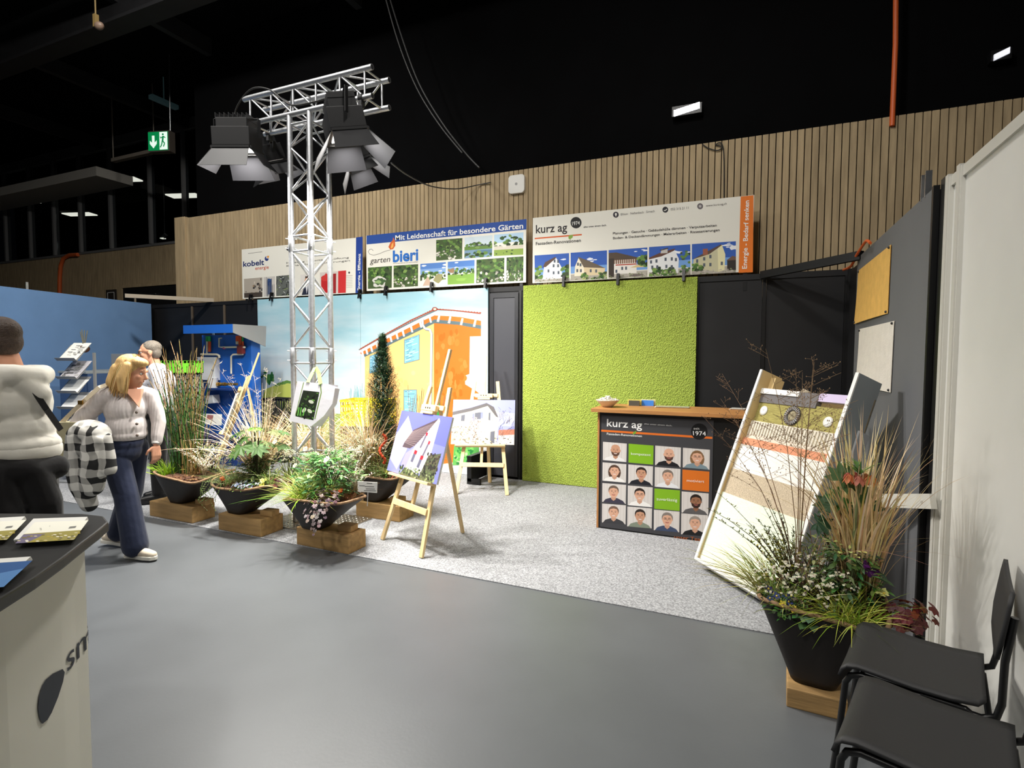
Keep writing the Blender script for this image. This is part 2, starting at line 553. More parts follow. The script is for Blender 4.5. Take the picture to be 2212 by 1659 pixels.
mesh1('running_figure', m_exg, ex, runner)
mesh1('rod', m_alu, ex, lambda b: b.tube([(0.2, 0.07, 0.19), (0.22, 0.07, CEIL - EX.z)], 0.012))
a = ony(245, 347, 7.6); c = ony(333, 327, 7.6)
tag(mesh1('cable_tray', M('tray_grey', (120, 112, 102), 0.6), None, lambda b: (b.bar(a, c, 0.1, 0.07), b.tube([a, (a.x, a.y, CEIL)], 0.012), b.tube([c, (c.x, c.y, CEIL)], 0.012))), 'pale grey trunking bar hanging left of the exit sign', 'trunking')
a = onz(325, 208, 6.7); c = onz(382, 233, 6.7)
tag(mesh1('strip_luminaire', M('dim_tube', (90, 120, 125), 0.4, emit=((110, 150, 155), 0.06)), None, lambda b: (b.bar(a, c, 0.12, 0.08), b.tube([(a + c) / 2, ((a + c) / 2).xy.to_3d() + V((0, 0, CEIL - 0.003))], 0.01))), 'faint teal tube lamp under the dark ceiling', 'light')
p = ony(207, 45, 4.6)
fl = empty('beam_clamp', (p.x, p.y, p.z), 0, 'small yellowish rigging fixture on the dark ceiling beam', 'fixture')
mesh1('bracket', M('rig_brass', (120, 100, 60), 0.5), fl, lambda b: (b.box((0, 0, 0.0), (0.05, 0.05, 0.16)), b.tube([(0, 0, 0.08), (0, 0, max(0.1, CEIL - p.z))], 0.01))); mesh1('hook', M('rig_tan', (118, 98, 84), 0.5), fl, lambda b: b.ell((0.07, 0, -0.08), (0.07, 0.05, 0.05)))

# access point on the slats
p = ony(1116, 398, YS - 0.03)
ap = empty('access_point', (p.x, YS, p.z), 0, 'white rounded square wireless access point on the slatted wall', 'device')
def rrect(w, h, r, n=5):
    pts = []
    for cx, cz, a0 in ((w - r, h - r, 0), (-w + r, h - r, PI / 2), (-w + r, -h + r, PI), (w - r, -h + r, 1.5 * PI)):
        for i in range(n + 1):
            a = a0 + PI / 2 * i / n; pts.append((cx + r * math.cos(a), cz + r * math.sin(a)))
    return pts
mesh1('shell', m_white, ap, lambda b: b.prism([(x, 0, z) for x, z in rrect(0.115, 0.12, 0.045)], (0, -0.045, 0)), bevel=0.008, fix=True)
mesh1('logo_dot', M('grey_print', (150, 150, 150), 0.5), ap, lambda b: b.lathe([(0.018, 0), (0.018, 0.002)], 16, (0, -0.045, 0), m=Matrix.Rotation(PI / 2, 3, 'X')))

# ---- hall flood housings with their lamps
for (loc, aim, w) in HALL:
    d = (V(aim) - V(loc)); q = d.to_track_quat('-Z', 'Y')
    t = empty('hall_floodlight', loc, 0, 'black floodlight hanging under the hall ceiling above the aisle', 'light', 'floodlights under the hall ceiling')
    ld = hall_lamp_data(loc, aim, w); lo = bpy.data.objects.new('lamp', ld); COL.objects.link(lo); lo.parent = t; lo.rotation_euler = q.to_euler(); lo.location = d.normalized() * 0.07
    h = mesh1('housing', m_blackm, t, lambda b: b.box((0, 0, 0), (0.6, 0.45, 0.1))); h.rotation_euler = q.to_euler()
    mesh1('hanger', m_blackm, t, lambda b: b.tube([(0, 0, 0.03), (0, 0, CEIL - loc[2])], 0.015))

# loose black cables hanging in the dark
def cable(name, pts, r, label, mat=None):
    p = [V(q) for q in pts]; out = []
    for i in range(len(p) - 1):
        a = p[max(i - 1, 0)]; b_ = p[i]; c_ = p[i + 1]; d = p[min(i + 2, len(p) - 1)]
        for k in range(6):
            t = k / 6
            out.append(0.5 * ((2 * b_) + (c_ - a) * t + (2 * a - 5 * b_ + 4 * c_ - d) * t * t + (3 * b_ - a - 3 * c_ + d) * t ** 3))
    out.append(p[-1])
    return tag(mesh1(name, mat or m_cable, None, lambda b: b.tube(out, r, 6)), label, 'cable')
m_cabg = M('grey_cable', (60, 60, 60), 0.5)
cable('cable', [ony(x, y, 6.3) for x, y in ((834, -30), (868, 80), (905, 180), (955, 265), (1005, 330), (1035, 362))], 0.011, 'pair of dark cables sagging from the ceiling to the slatted wall', m_cabg)
cable('cable', [ony(x, y, 5.9) for x, y in ((826, -30), (860, 90), (900, 190), (948, 268), (998, 330))], 0.009, 'thinner dark cable sagging beside the cable pair', m_cabg)
cable('cable', [ony(845, 352, 4.4), ony(880, 378, 5.0), ony(930, 402, 5.8), ony(985, 408, 6.4), ony(1030, 400, 6.68), ony(1060, 394, 6.69)], 0.008, 'black power cable running from the truss lamps to the slatted wall', m_cabg)
cable('cable', [ony(x, y, YS - 0.02) for x, y in ((1518, 312), (1530, 320), (1550, 325), (1560, 317), (1545, 313), (1562, 318), (1564, 430))], 0.006, 'looped black cable hanging over the top of the slatted wall')

# ================================================================== BOOTH WALLS
H = 2.5
wb = struct(mesh1('wall_booth_back', m_black, None, lambda b: (b.bbox((-9.9, YB + 0.0, H - 0.06), (XR, YB + 0.05, H)),)))
xs = [-9.85, -8.85, -8.06, -7.2, -6.2, -5.2, -4.2, -3.15, -2.70, -1.7, -0.55, 0.13, XR]
for x0, x1 in zip(xs[:-1], xs[1:]):
    mesh1('panel', m_black, wb, lambda b: b.bbox((x0 + 0.02, YB + 0.012, 0.03), (x1 - 0.02, YB + 0.038, H - 0.06)))
for i, x in enumerate(xs):
    mesh1('post', M('joint_strip', (96, 84, 70), 0.5) if i in (1, 2) else m_blackm, wb, lambda b: b.bbox((x - 0.018, YB - 0.004, 0), (x + 0.018, YB + 0.05, H - 0.06)))
# the black panel with a raised frame between mural and green board
mesh1('frame', M('black_satin', (40, 41, 46), 0.35, spec=0.5), wb, lambda b: (b.bbox((-3.12, YB - 0.02, 0.04), (-3.07, YB - 0.004, H - 0.08)), b.bbox((-2.77, YB - 0.02, 0.04), (-2.72, YB - 0.004, H - 0.08)), b.bbox((-3.07, YB - 0.02, H - 0.14), (-2.77, YB - 0.004, H - 0.08))))
mesh1('insert', M('anthracite', (58, 59, 66), 0.45, spec=0.5), wb, lambda b: b.bbox((-3.07, YB - 0.008, 0.04), (-2.77, YB + 0.0, H - 0.14)))
tag(mesh1('panel_foot', m_blackm, None, lambda b: (b.bbox((-3.2, YB - 0.5, 0.04), (-3.14, YB - 0.06, 0.36)), b.bbox((-3.2, YB - 0.5, 0.006), (-3.02, YB - 0.46, 0.08)))), 'black steel foot bracing the wall beside the mural', 'brace')

# diagonal braces at the two back corners
a = ony(1600, 594, YB + 0.02); c = onx(1862, 548, XR - 0.02)
tag(mesh1('corner_brace', m_blackm, None, lambda b: b.bar((0.1, YB - 0.03, H - 0.02), (c.x, c.y, H - 0.01), 0.05, 0.075)), 'black diagonal brace across the right back corner of the booth', 'brace')
tag(mesh1('corner_brace', M('brace_beige', (170, 158, 140), 0.5), None, lambda b: b.bar((-9.02, 5.46, H + 0.03), (-8.33, YB + 0.02, H + 0.03), 0.05, 0.06)), 'beige diagonal brace across the corner by the blue wall', 'brace')
cable('cable', [onx(x, y, XR - 0.06) for x, y in ((1880, 525), (1872, 520), (1862, 533), (1850, 552), (1838, 575), (1822, 583))], 0.012, 'orange cable loop over the top corner of the grey board', m_orange)

# blue wall on the left
A = V((-9.1, 3.93, 0)); B = V((-9.72, 6.3, 0)); dr = (B - A).normalized()
m_blue = M('blue_fabric', (112, 148, 194), 0.85, noise=(2.2, 0.06), bump=(300, 0.1), spec=0.15)
nrm = V((dr.y, -dr.x, 0))
bw = struct(mesh1('wall_left', m_blue, None, lambda b: b.obox((A + B) / 2 - dr * 2.0 + V((0, 0, H / 2)), dr * ((B - A).length / 2 + 2.0), nrm * 0.02, V((0, 0, H / 2)))))
for k, s in enumerate((0.3, 2.0, 3.0)):
    mesh1('top_hook', m_alu, bw, lambda b: b.bar(B - dr * s * 1.05 + V((0, 0, H)), B - dr * s * 1.05 + V((0, 0, H + 0.1)), 0.03, 0.015))

# right-hand white wall
y1 = onx(2048, 385, XR).y
wr = struct(mesh1('wall_right', m_whitef, None, lambda b: (b.bbox((XR, -3, H - 0.05), (XR + 0.04, y1, H)), b.bbox((XR, -3, 0.0), (XR + 0.04, y1, 0.06)))))
yps = [y1, y1 - 0.16, y1 - 1.15, y1 - 2.14, y1 - 3.13, y1 - 4.12, y1 - 5.1]
for i, y in enumerate(yps):
    mesh1('post', m_whitef, wr, lambda b: (b.bbox((XR - 0.012, y - 0.045, 0), (XR + 0.045, y - 0.005, H + 0.01)), b.bbox((XR - 0.006, y - 0.005, 0), (XR + 0.045, y + 0.005, H)), b.bbox((XR - 0.006, y - 0.055, 0), (XR + 0.045, y - 0.045, H))))
for ya, yb in zip(yps[1:], yps[:-1]):
    mesh1('panel', m_white, wr, lambda b: b.bbox((XR + 0.012, ya, 0.06), (XR + 0.03, yb - 0.05, H - 0.05)))
# black side partition behind it
y2 = onx(2008, 415, XR).y
sb = struct(mesh1('wall_booth_side', m_blackm, None, lambda b: (b.bbox((XR - 0.005, y1 + 0.02, 0), (XR + 0.045, y1 + 0.09, H + 0.02)), b.bbox((XR + 0.0, y1 + 0.09, 0), (XR + 0.045, y2 + 0.03, H - 0.02)), b.bbox((XR, YB - 0.03, 0), (XR + 0.05, YB, H)))))
mesh1('panel', m_black, sb, lambda b: b.bbox((XR + 0.02, y2, 0.0), (XR + 0.04, YB - 0.03, H - 0.02)))
# grey board fixed to the side wall
yg0 = onx(2016, 600, XR - 0.01).y; yg1 = onx(1850, 700, XR - 0.02).y
m_grey = M('grey_paint', (102, 103, 106), 0.7, noise=(2, 0.05))
gb = empty('grey_board', (XR, (yg0 + yg1) / 2, 0), 0, 'tall dark grey painted board on the booth side wall', 'board')
fix_parent(mesh1('board', m_grey, gb, lambda b: b.bbox((XR - 0.03, yg0, 0.02), (XR - 0.004, yg1, H - 0.01)), bevel=0.003))
fix_parent(mesh1('edge_strip', m_blackm, gb, lambda b: b.bbox((XR - 0.032, yg0 - 0.03, 0.0), (XR - 0.004, yg0, H))))
for k, y in enumerate((0.12, 0.2)):
    fix_parent(mesh1('wall_hook', m_alu, gb, lambda b: b.bar((XR - 0.02, yg0 + y, H - 0.02), (XR - 0.02, yg0 + y, H + 0.12), 0.012, 0.03)))
# pinned sample sheets: corner pixels on the wall plane
def sheet(name, px, mat, label, curl):
    pl = [onx(x, y, XR - 0.033) for x, y in px]
    n = 8; mb = MB(); g = []
    for j in range(n + 1):
        for i in range(n + 1):
            u, v = i / n, j / n
            p = (pl[0] * (1 - u) + pl[1] * u) * (1 - v) + (pl[3] * (1 - u) + pl[2] * u) * v
            p.x -= curl * (math.sin(u * PI) * 0.4 + (1 - u) * 0.6) * (v ** 2) * 0.5 + 0.004
            g.append(p)
    fs = [(j * (n + 1) + i, (j + 1) * (n + 1) + i, (j + 1) * (n + 1) + i + 1, j * (n + 1) + i + 1) for j in range(n) for i in range(n)]
    mb.faces(g, fs, None, True); mb.faces([p + V((0.003, 0, 0)) for p in g], [tuple(reversed(f)) for f in fs], None, True)
    t = empty(name, pl[3], 0, label, 'sheet')
    fix_parent(mb.build('sheet', mat, t))
    for p in (g[0], g[n], g[-1], g[-n - 1]):
        pin = p + (sum(g, V()) / len(g) - p) * 0.06
        fix_parent(mesh1('pin', m_steel_dark, t, lambda b: b.ell(pin - V((0.004, 0, 0)), 0.009, None, 8, 6)))
sheet('plaster_sample', [(1855, 585), (1926, 528), (1919, 677), (1849, 700)], M('ochre_plaster', (222, 176, 92), 0.8, noise=(14, 0.08), bump=(90, 0.2)), 'ochre yellow sample sheet pinned to the grey board', 0.04)
sheet('plaster_sample', [(1857, 711), (1933, 693), (1925, 848), (1853, 830)], M('offwhite_plaster', (224, 218, 208), 0.8, noise=(14, 0.05), bump=(90, 0.2)), 'off-white sample sheet pinned below the ochre one', 0.05)
# white low rail between white wall and display
a = onz(1895, 1078, 0.0)
p = onx(2016, 1083, XR - 0.03); c = ony(1893, 1081, p.y + 0.42)
tag(mesh1('barrier_rail', m_whitef, None, lambda b: (b.bar(p, c, 0.03, 0.075), b.bar((c.x, c.y, c.z + 0.03), (c.x, c.y, 0.008), 0.03, 0.03, up=(0, 1, 0)), b.tube([p + (c - p) * 0.15 + V((-0.01, -0.016, 0)), p + (c - p) * 0.15 + V((-0.012, -0.02, 0))], 0.008))), 'white metal rail reaching from the white wall post towards the sample display', 'rail')

# ================================================================== MURAL, GREEN BOARD, BANNERS
# --- mural: two painted boards
YM = YB - 0.03
mural = empty('mural', (-5.27, YM, 0), 0, 'painted mural of an orange and cream house under a pale blue sky', 'mural')
m_sky = bpy.data.materials.new('watercolour_sky'); m_sky.use_nodes = True
nt = m_sky.node_tree; bs = nt.nodes['Principled BSDF']; bs.inputs['Roughness'].default_value = 0.75
tc = nt.nodes.new('ShaderNodeTexCoord'); sp = nt.nodes.new('ShaderNodeSeparateXYZ'); nt.links.new(tc.outputs['Object'], sp.inputs[0])
mp = nt.nodes.new('ShaderNodeMapping'); mp.inputs['Scale'].default_value = (0.7, 1, 3.2); nt.links.new(tc.outputs['Object'], mp.inputs[0])
nz = nt.nodes.new('ShaderNodeTexNoise'); nz.inputs['Scale'].default_value = 1.6; nz.inputs['Detail'].default_value = 7; nt.links.new(mp.outputs[0], nz.inputs[0])
ma = nt.nodes.new('ShaderNodeMath'); ma.operation = 'MULTIPLY_ADD'; ma.inputs[1].default_value = 0.3; nt.links.new(sp.outputs['Z'], ma.inputs[0])
nb = nt.nodes.new('ShaderNodeMath'); nb.operation = 'MULTIPLY_ADD'; nb.inputs[1].default_value = 0.9; nb.inputs[2].default_value = -0.45
nt.links.new(nz.outputs['Fac'], nb.inputs[0]); nt.links.new(nb.outputs[0], ma.inputs[2])
rp = nt.nodes.new('ShaderNodeValToRGB'); rp.color_ramp.elements[0].position = 0.12; rp.color_ramp.elements[0].color = lin((218, 222, 224))
rp.color_ramp.elements[1].position = 0.78; rp.color_ramp.elements[1].color = lin((154, 198, 212))
e = rp.color_ramp.elements.new(0.42); e.color = lin((196, 216, 224))
nt.links.new(ma.outputs[0], rp.inputs[0]); nt.links.new(rp.outputs[0], bs.inputs['Base Color'])
pm = PL((0, YM, 0), (0, -1, 0))
xl, xs_, xr_ = ony(556, 650, YM).x, ony(778, 640, YM).x, ony(1054, 621, YM).x
for x0, x1 in ((xl, xs_ - 0.002), (xs_ + 0.002, xr_)):
    fix_parent(mesh1('board', m_sky, mural, lambda b: b.bbox((x0, YM, 0.01), (x1, YM + 0.025, H - 0.005))))


def g6(x, y):
    return 500 + 0.29837 * x, 420 + 0.29837 * y


def G6(*p):
    return [g6(x, y) for x, y in p]


pr = Print(pm)
rr = random.Random(3)
# sea, hills
pr.poly(G6((190, 1440), (600, 1400), (980, 1385), (980, 1540), (190, 1560)), (196, 214, 218))
pr.poly(G6((225, 1990), (225, 1470), (245, 1410), (320, 1380), (380, 1352), (455, 1360), (560, 1400), (640, 1470), (700, 1990)), (196, 206, 104))
pr.poly(G6((300, 1990), (310, 1560), (380, 1500), (470, 1490), (640, 1580), (980, 1600), (980, 1990)), (150, 176, 96))
for i in range(22):
    t = i / 21; x, y = 330 + 130 * t, 1378 - 24 * math.sin(t * 2.2)
    pr.disc(*g6(x + rr.uniform(-6, 6), y + rr.uniform(-2, 8)), 4, 2.6, (96, 140, 70), 8)
for i in range(30):
    x, y = rr.gauss(276, 16), rr.gauss(1325, 24)
    pr.disc(*g6(x, y), rr.uniform(2, 5), rr.uniform(2, 5), rr.choice([(60, 130, 66), (84, 150, 72), (44, 110, 60)]), 8)
for i in range(26):
    x = rr.uniform(860, 960); y = rr.uniform(1480, 1540)
    pr.line(G6((x, y), (x + rr.uniform(-8, 8), y - rr.uniform(50, 130))), 0.9, (120, 168, 176))
# cream facade and orange facade
pr.poly(G6((966, 1175), (1110, 1110), (1290, 1010), (1380, 965), (1466, 930), (1466, 1960), (966, 1960)), (236, 186, 120))
pr.poly(G6((1466, 930), (1640, 940), (1806, 975), (1806, 1026), (1726, 1028), (1722, 1300), (1690, 1312), (1692, 1376), (1740, 1402), (1800, 1445), (1750, 1560), (1640, 1700), (1610, 1940), (1466, 1960)), (220, 108, 38))
pr.poly(G6((1726, 1030), (1806, 1028), (1806, 1440), (1740, 1400), (1692, 1374), (1692, 1316), (1724, 1304)), (206, 206, 204))
pr.line(G6((1690, 1316), (1806, 1322)), 0.8, (170, 170, 170)); pr.line(G6((1692, 1374), (1800, 1440)), 0.8, (160, 160, 160))
for i in range(60):     # brushy mottling of the orange paint
    x, y = rr.uniform(1480, 1700), rr.uniform(990, 1600)
    pr.disc(*g6(x, y), rr.uniform(2, 6), rr.uniform(4, 11), rr.choice([(226, 116, 46), (212, 98, 28), (224, 124, 58)]), 9)
for i in range(60):
    x, y = rr.uniform(985, 1440), rr.uniform(1250, 1800)
    pr.disc(*g6(x, y), rr.uniform(3, 8), rr.uniform(3, 8), rr.choice([(240, 194, 132), (232, 180, 112), (238, 190, 124)]), 9)
# soffit, rafters, gutter, roof tiles
pr.poly(G6((925, 1142), (1120, 1040), (1300, 945), (1470, 872), (1640, 885), (1806, 915), (1806, 948), (1640, 920), (1472, 905), (1300, 990), (1110, 1085), (950, 1165)), (226, 112, 44))
pr.poly(G6((950, 1162), (1110, 1083), (1300, 990), (1470, 905), (1640, 920), (1806, 948), (1806, 974), (1640, 944), (1470, 932), (1300, 1015), (1110, 1105), (966, 1176)), (86, 106, 112))
for x, y in ((945, 1150), (975, 1135), (1010, 1118), (1050, 1095), (1100, 1070), (1150, 1045), (1195, 1025), (1240, 1005), (1300, 975), (1365, 940), (1435, 905)):
    pr.poly(G6((x - 8, y - 18), (x + 6, y - 22), (x + 16, y + 22), (x + 4, y + 25)), (246, 240, 230))
for x, y in ((1500, 895), (1580, 905), (1668, 918), (1762, 930)):
    pr.poly(G6((x - 2, y - 22), (x + 12, y - 20), (x + 2, y + 28), (x - 14, y + 26)), (246, 240, 230))
pr.line(G6((922, 1140), (1100, 1045), (1300, 945), (1380, 905), (1474, 862)), 6.5, (206, 212, 216))
pr.line(G6((1474, 862), (1600, 868), (1804, 890)), 8.5, (222, 222, 220))
pr.line(G6((922, 1126), (1100, 1030), (1300, 925), (1380, 886), (1474, 842)), 2.2, (110, 116, 120))
pr.line(G6((930, 1122), (1100, 1022), (1300, 910), (1474, 832), (1600, 838), (1804, 862)), 2.6, (150, 74, 56))
for i in range(34):
    t = i / 33; x = 940 + 530 * t; y = 1112 - 285 * t - 10 * math.sin(t * 3)
    pr.disc(*g6(x, y + 4), 2.4, 1.8, (158, 84, 66), 8)
for i in range(16):
    t = i / 15; pr.disc(*g6(1490 + 310 * t, 830 + 26 * t), 2.6, 1.6, (150, 80, 62), 8)
pr.disc(*g6(1472, 830), 6, 4.5, (140, 62, 48)); pr.disc(*g6(1472, 830), 3.4, 2.6, (214, 190, 176))
# downspout
pr.line(G6((1384, 905), (1386, 945), (1404, 975), (1438, 982), (1450, 1010), (1446, 1300), (1440, 1530), (1438, 1950)), 5.4, (108, 120, 126))
pr.line(G6((1382, 905), (1384, 945), (1402, 972), (1436, 978), (1448, 1010), (1444, 1300), (1438, 1530), (1436, 1950)), 3.9, (232, 234, 234))
# windows with slatted shutters
def shutter(q, n):
    pr.poly(G6(*q), (104, 112, 118))
    cx_ = sum(p[0] for p in q) / 4; cy_ = sum(p[1] for p in q) / 4
    q2 = [(cx_ + (x - cx_) * 0.93, cy_ + (y - cy_) * 0.96) for x, y in q]
    pr.poly(G6(*q2), (124, 180, 206))
    for i in range(n):
        v = (i + 0.5) / n
        for k in range(3):
            u0 = rr.uniform(0.02, 0.6); u1 = min(0.97, u0 + rr.uniform(0.12, 0.4))
            pr.line([g6(*bil(q2, u0, v)), g6(*bil(q2, u1, v))], 0.9, rr.choice([(50, 76, 98), (70, 110, 140), (214, 232, 240)]))
shutter([(1250, 1052), (1362, 1012), (1362, 1197), (1250, 1226)], 14)
shutter([(1000, 1170), (1062, 1146), (1062, 1280), (998, 1298)], 11)
shutter([(1246, 1414), (1342, 1412), (1342, 1640), (1246, 1640)], 12)
# bush on the right and dry plants in front
pr.poly(G6((1600, 1960), (1612, 1815), (1680, 1800), (1790, 1806), (1796, 1955)), (92, 170, 84))
for i in range(46):
    pr.disc(*g6(rr.uniform(1615, 1785), rr.uniform(1815, 1950)), rr.uniform(2, 6), rr.uniform(1.5, 4), rr.choice([(52, 140, 62), (120, 190, 96), (40, 120, 60), (170, 210, 150)]), 9, rr.uniform(0, 3))
for x0 in (1180, 1290, 1360, 1500):
    for i in range(7):
        pr.line(G6((x0, 1700), (x0 + rr.uniform(-50, 60), 1700 - rr.uniform(180, 330))), 0.7, (128, 112, 74))
pr.poly(G6((1474, 1600), (1476, 1520), (1488, 1455), (1494, 1440), (1500, 1455), (1510, 1520), (1512, 1600)), (52, 132, 60))
pr.mb.v = [(x, y, max(0.012, z)) for x, y, z in pr.mb.v]      # the paint ends at the board's lower edge
fix_parent(pr.build(mural, 'painting'))

# --- green textured board
gx0, gx1 = ony(1131, 616, YM).x, ony(1507, 599, YM).x
m_green = bpy.data.materials.new('lime_render'); m_green.use_nodes = True
nt = m_green.node_tree; bs = nt.nodes['Principled BSDF']; bs.inputs['Roughness'].default_value = 0.85
bs.inputs['Base Color'].default_value = lin((166, 186, 76))
tc = nt.nodes.new('ShaderNodeTexCoord'); mp = nt.nodes.new('ShaderNodeMapping'); mp.inputs['Scale'].default_value = (1.3, 1, 0.75)
nt.links.new(tc.outputs['Object'], mp.inputs[0])
vo = nt.nodes.new('ShaderNodeTexVoronoi'); vo.inputs['Scale'].default_value = 85; nt.links.new(mp.outputs[0], vo.inputs[0])
nz = nt.nodes.new('ShaderNodeTexNoise'); nz.inputs['Scale'].default_value = 60; nz.inputs['Detail'].default_value = 5; nt.links.new(mp.outputs[0], nz.inputs[0])
ad = nt.nodes.new('ShaderNodeMath'); ad.operation = 'ADD'; nt.links.new(vo.outputs['Distance'], ad.inputs[0]); nt.links.new(nz.outputs['Fac'], ad.inputs[1])
bp = nt.nodes.new('ShaderNodeBump'); bp.inputs['Strength'].default_value = 1.0; bp.inputs['Distance'].default_value = 0.012
nt.links.new(ad.outputs[0], bp.inputs['Height']); nt.links.new(bp.outputs[0], bs.inputs['Normal'])
gbd = mesh1('render_board', m_green, None, lambda b: b.bbox((gx0, YM - 0.01, 0.01), (gx1, YM + 0.025, H - 0.002)), bevel=0.004)
tag(gbd, 'lime green board with rough rendered plaster surface', 'board')

# --- small printed pictures
def scenery(pr, q, kind, seed):
    r = random.Random(seed)
    k0 = pr.k
    P = lambda u, v: bil(q, u, v)
    quad = lambda u0, v0, u1, v1, c: pr.poly([P(u0, v0), P(u1, v0), P(u1, v1), P(u0, v1)], c)
    def blob(u, v, s, c, n=7, asp=1.0):
        pr.poly([P(u + s * r.uniform(0.6, 1.2) * math.cos(2 * PI * i / n), v + s * asp * r.uniform(0.6, 1.2) * math.sin(2 * PI * i / n)) for i in range(n)], c)
    greens = [(52, 84, 40), (74, 110, 52), (96, 132, 62), (34, 56, 30), (120, 150, 78), (60, 74, 48)]
    def sky(h):
        quad(0, 0, 1, h * 0.5, (84, 128, 196)); quad(0, h * 0.5, 1, h, (128, 164, 212))
        for i in range(5):
            blob(r.random(), r.uniform(0, h * 0.9), r.uniform(0.05, 0.12), (224, 230, 236), 8, 0.4)
    def bushes(n, v0, v1, s=0.07):
        for i in range(n):
            v = v0 + (v1 - v0) * (i + r.random()) / n
            blob(r.random(), v, r.uniform(0.4, 1.1) * s, r.choice(greens))
    if kind == 'pond':
        quad(0, 0, 1, 1, (200, 214, 222)); quad(0, 0.45, 1, 0.62, (96, 130, 60)); bushes(22, 0.3, 0.5, 0.08)
        quad(0, 0.62, 1, 1, (120, 150, 176)); quad(0.4, 0.66, 1, 0.86, (86, 118, 140)); bushes(16, 0.75, 1.0, 0.1); quad(0.35, 0.42, 0.9, 0.46, (70, 80, 80))
    elif kind == 'lawn':
        sky(0.5); bushes(34, 0.35, 0.6, 0.07); quad(0, 0.58, 1, 1, (124, 164, 72)); blob(0.5, 0.8, 0.25, (140, 180, 84), 9, 0.3); blob(0.15, 0.4, 0.14, (150, 120, 90)); bushes(10, 0.5, 0.62, 0.05)
    elif kind == 'path':
        sky(0.5); bushes(40, 0.4, 0.75, 0.08); pr.poly([P(0.1, 1), P(0.45, 1), P(0.32, 0.6), P(0.27, 0.6)], (196, 170, 150)); blob(0.7, 0.7, 0.2, (150, 146, 104), 9)
    elif kind == 'bright':
        quad(0, 0, 1, 0.4, (176, 206, 230)); bushes(30, 0.1, 0.7, 0.1); quad(0, 0.55, 1, 0.72, (206, 200, 186)); quad(0, 0.72, 1, 1, (134, 160, 72)); quad(0.3, 0.5, 0.42, 0.62, (220, 216, 206)); bushes(8, 0.75, 0.95, 0.04)
    elif kind == 'garden':
        quad(0, 0, 1, 1, (70, 90, 50)); bushes(70, 0, 0.85, 0.09)
        for i in range(26):
            blob(r.random(), r.uniform(0.55, 1), r.uniform(0.02, 0.06), r.choice([(190, 186, 176), (150, 146, 138), (222, 218, 208)]))
    elif kind == 'basin':
        quad(0, 0, 1, 1, (66, 86, 50)); bushes(50, 0, 0.6, 0.09); blob(0.5, 0.72, 0.36, (206, 204, 198), 16, 0.75); blob(0.5, 0.68, 0.28, (70, 96, 60), 16, 0.65); blob(0.42, 0.7, 0.14, (140, 170, 110), 10, 0.6)
    elif kind == 'tech':
        quad(0, 0, 1, 1, (168, 160, 148))
        for i in range(26):
            u, v = r.random(), r.random(); quad(u, v, u + r.uniform(0.03, 0.16), v + r.uniform(0.02, 0.2), r.choice([(60, 56, 54), (110, 100, 90), (200, 190, 176), (40, 44, 50), (140, 120, 96)]))
        quad(0, 0.75, 1, 1, (70, 62, 56))
    elif kind == 'tank':
        quad(0, 0, 1, 1, (196, 192, 186)); quad(0.3, 0.15, 0.72, 0.9, (44, 66, 108)); blob(0.51, 0.16, 0.21, (54, 78, 122), 12, 0.4)
        for i in range(10):
            u = r.random(); quad(u, r.random() * 0.5, u + 0.04, 1, (110, 112, 116))
    elif kind == 'pipes':
        quad(0, 0, 1, 1, (96, 100, 96))
        for i in range(40):
            u, v = r.random(), r.random(); pr.line([P(u, v), P(u + r.uniform(-.3, .3), v + r.uniform(-.25, .25))], 1.4, r.choice([(180, 186, 184), (50, 54, 56), (130, 150, 90), (30, 32, 36)]))
    elif kind == 'person':
        quad(0, 0, 1, 1, (214, 210, 204)); blob(0.5, 0.26, 0.19, (52, 38, 30), 12); blob(0.5, 0.33, 0.15, (206, 160, 132), 12, 1.2); pr.poly([P(0.1, 1), P(0.3, 0.55), P(0.7, 0.55), P(0.95, 1)], (40, 44, 62)); pr.poly([P(0.4, 0.55), P(0.6, 0.55), P(0.5, 0.95)], (220, 220, 224))
    elif kind == 'red':
        quad(0, 0, 1, 1, (206, 196, 190)); quad(0.05, 0.2, 0.4, 0.95, (182, 42, 44)); blob(0.23, 0.25, 0.18, (200, 60, 56), 12); quad(0.5, 0.1, 0.62, 1, (150, 40, 42)); quad(0.7, 0, 1, 1, (196, 50, 52))
    elif kind.startswith('house'):
        k = kind[5:]
        quad(0, 0, 1, 0.5, (52, 92, 176)); quad(0, 0.5, 1, 0.75, (112, 156, 214))
        for i in range(4):
            blob(r.uniform(0.5, 1), r.uniform(0.05, 0.35), r.uniform(0.04, 0.12), (230, 234, 240), 8, 0.35)
        quad(0, 0.78, 1, 1, (172, 166, 156))
        wallc = {'a': (226, 228, 232), 'b': (232, 224, 202), 'c': (226, 222, 216), 'd': (226, 228, 230), 'e': (226, 220, 176)}[k]
        if k == 'a':
            pr.poly([P(0.22, 0.92), P(0.28, 0.42), P(0.62, 0.12), P(0.78, 0.5), P(0.8, 0.9)], wallc); pr.poly([P(0.24, 0.45), P(0.3, 0.28), P(0.6, 0.1), P(0.63, 0.14), P(0.32, 0.46)], (92, 70, 60))
            wins = [(0.58, 0.25), (0.68, 0.27), (0.55, 0.42), (0.68, 0.43), (0.55, 0.68), (0.69, 0.68), (0.4, 0.6)]; bushes(22, 0.4, 0.9, 0.1) if False else None
            for i in range(16): blob(r.uniform(-.05, .2), r.uniform(.4, .9), .07, r.choice(greens))
            for i in range(16): blob(r.uniform(.8, 1.05), r.uniform(.45, .85), .08, r.choice(greens))
        elif k == 'b':
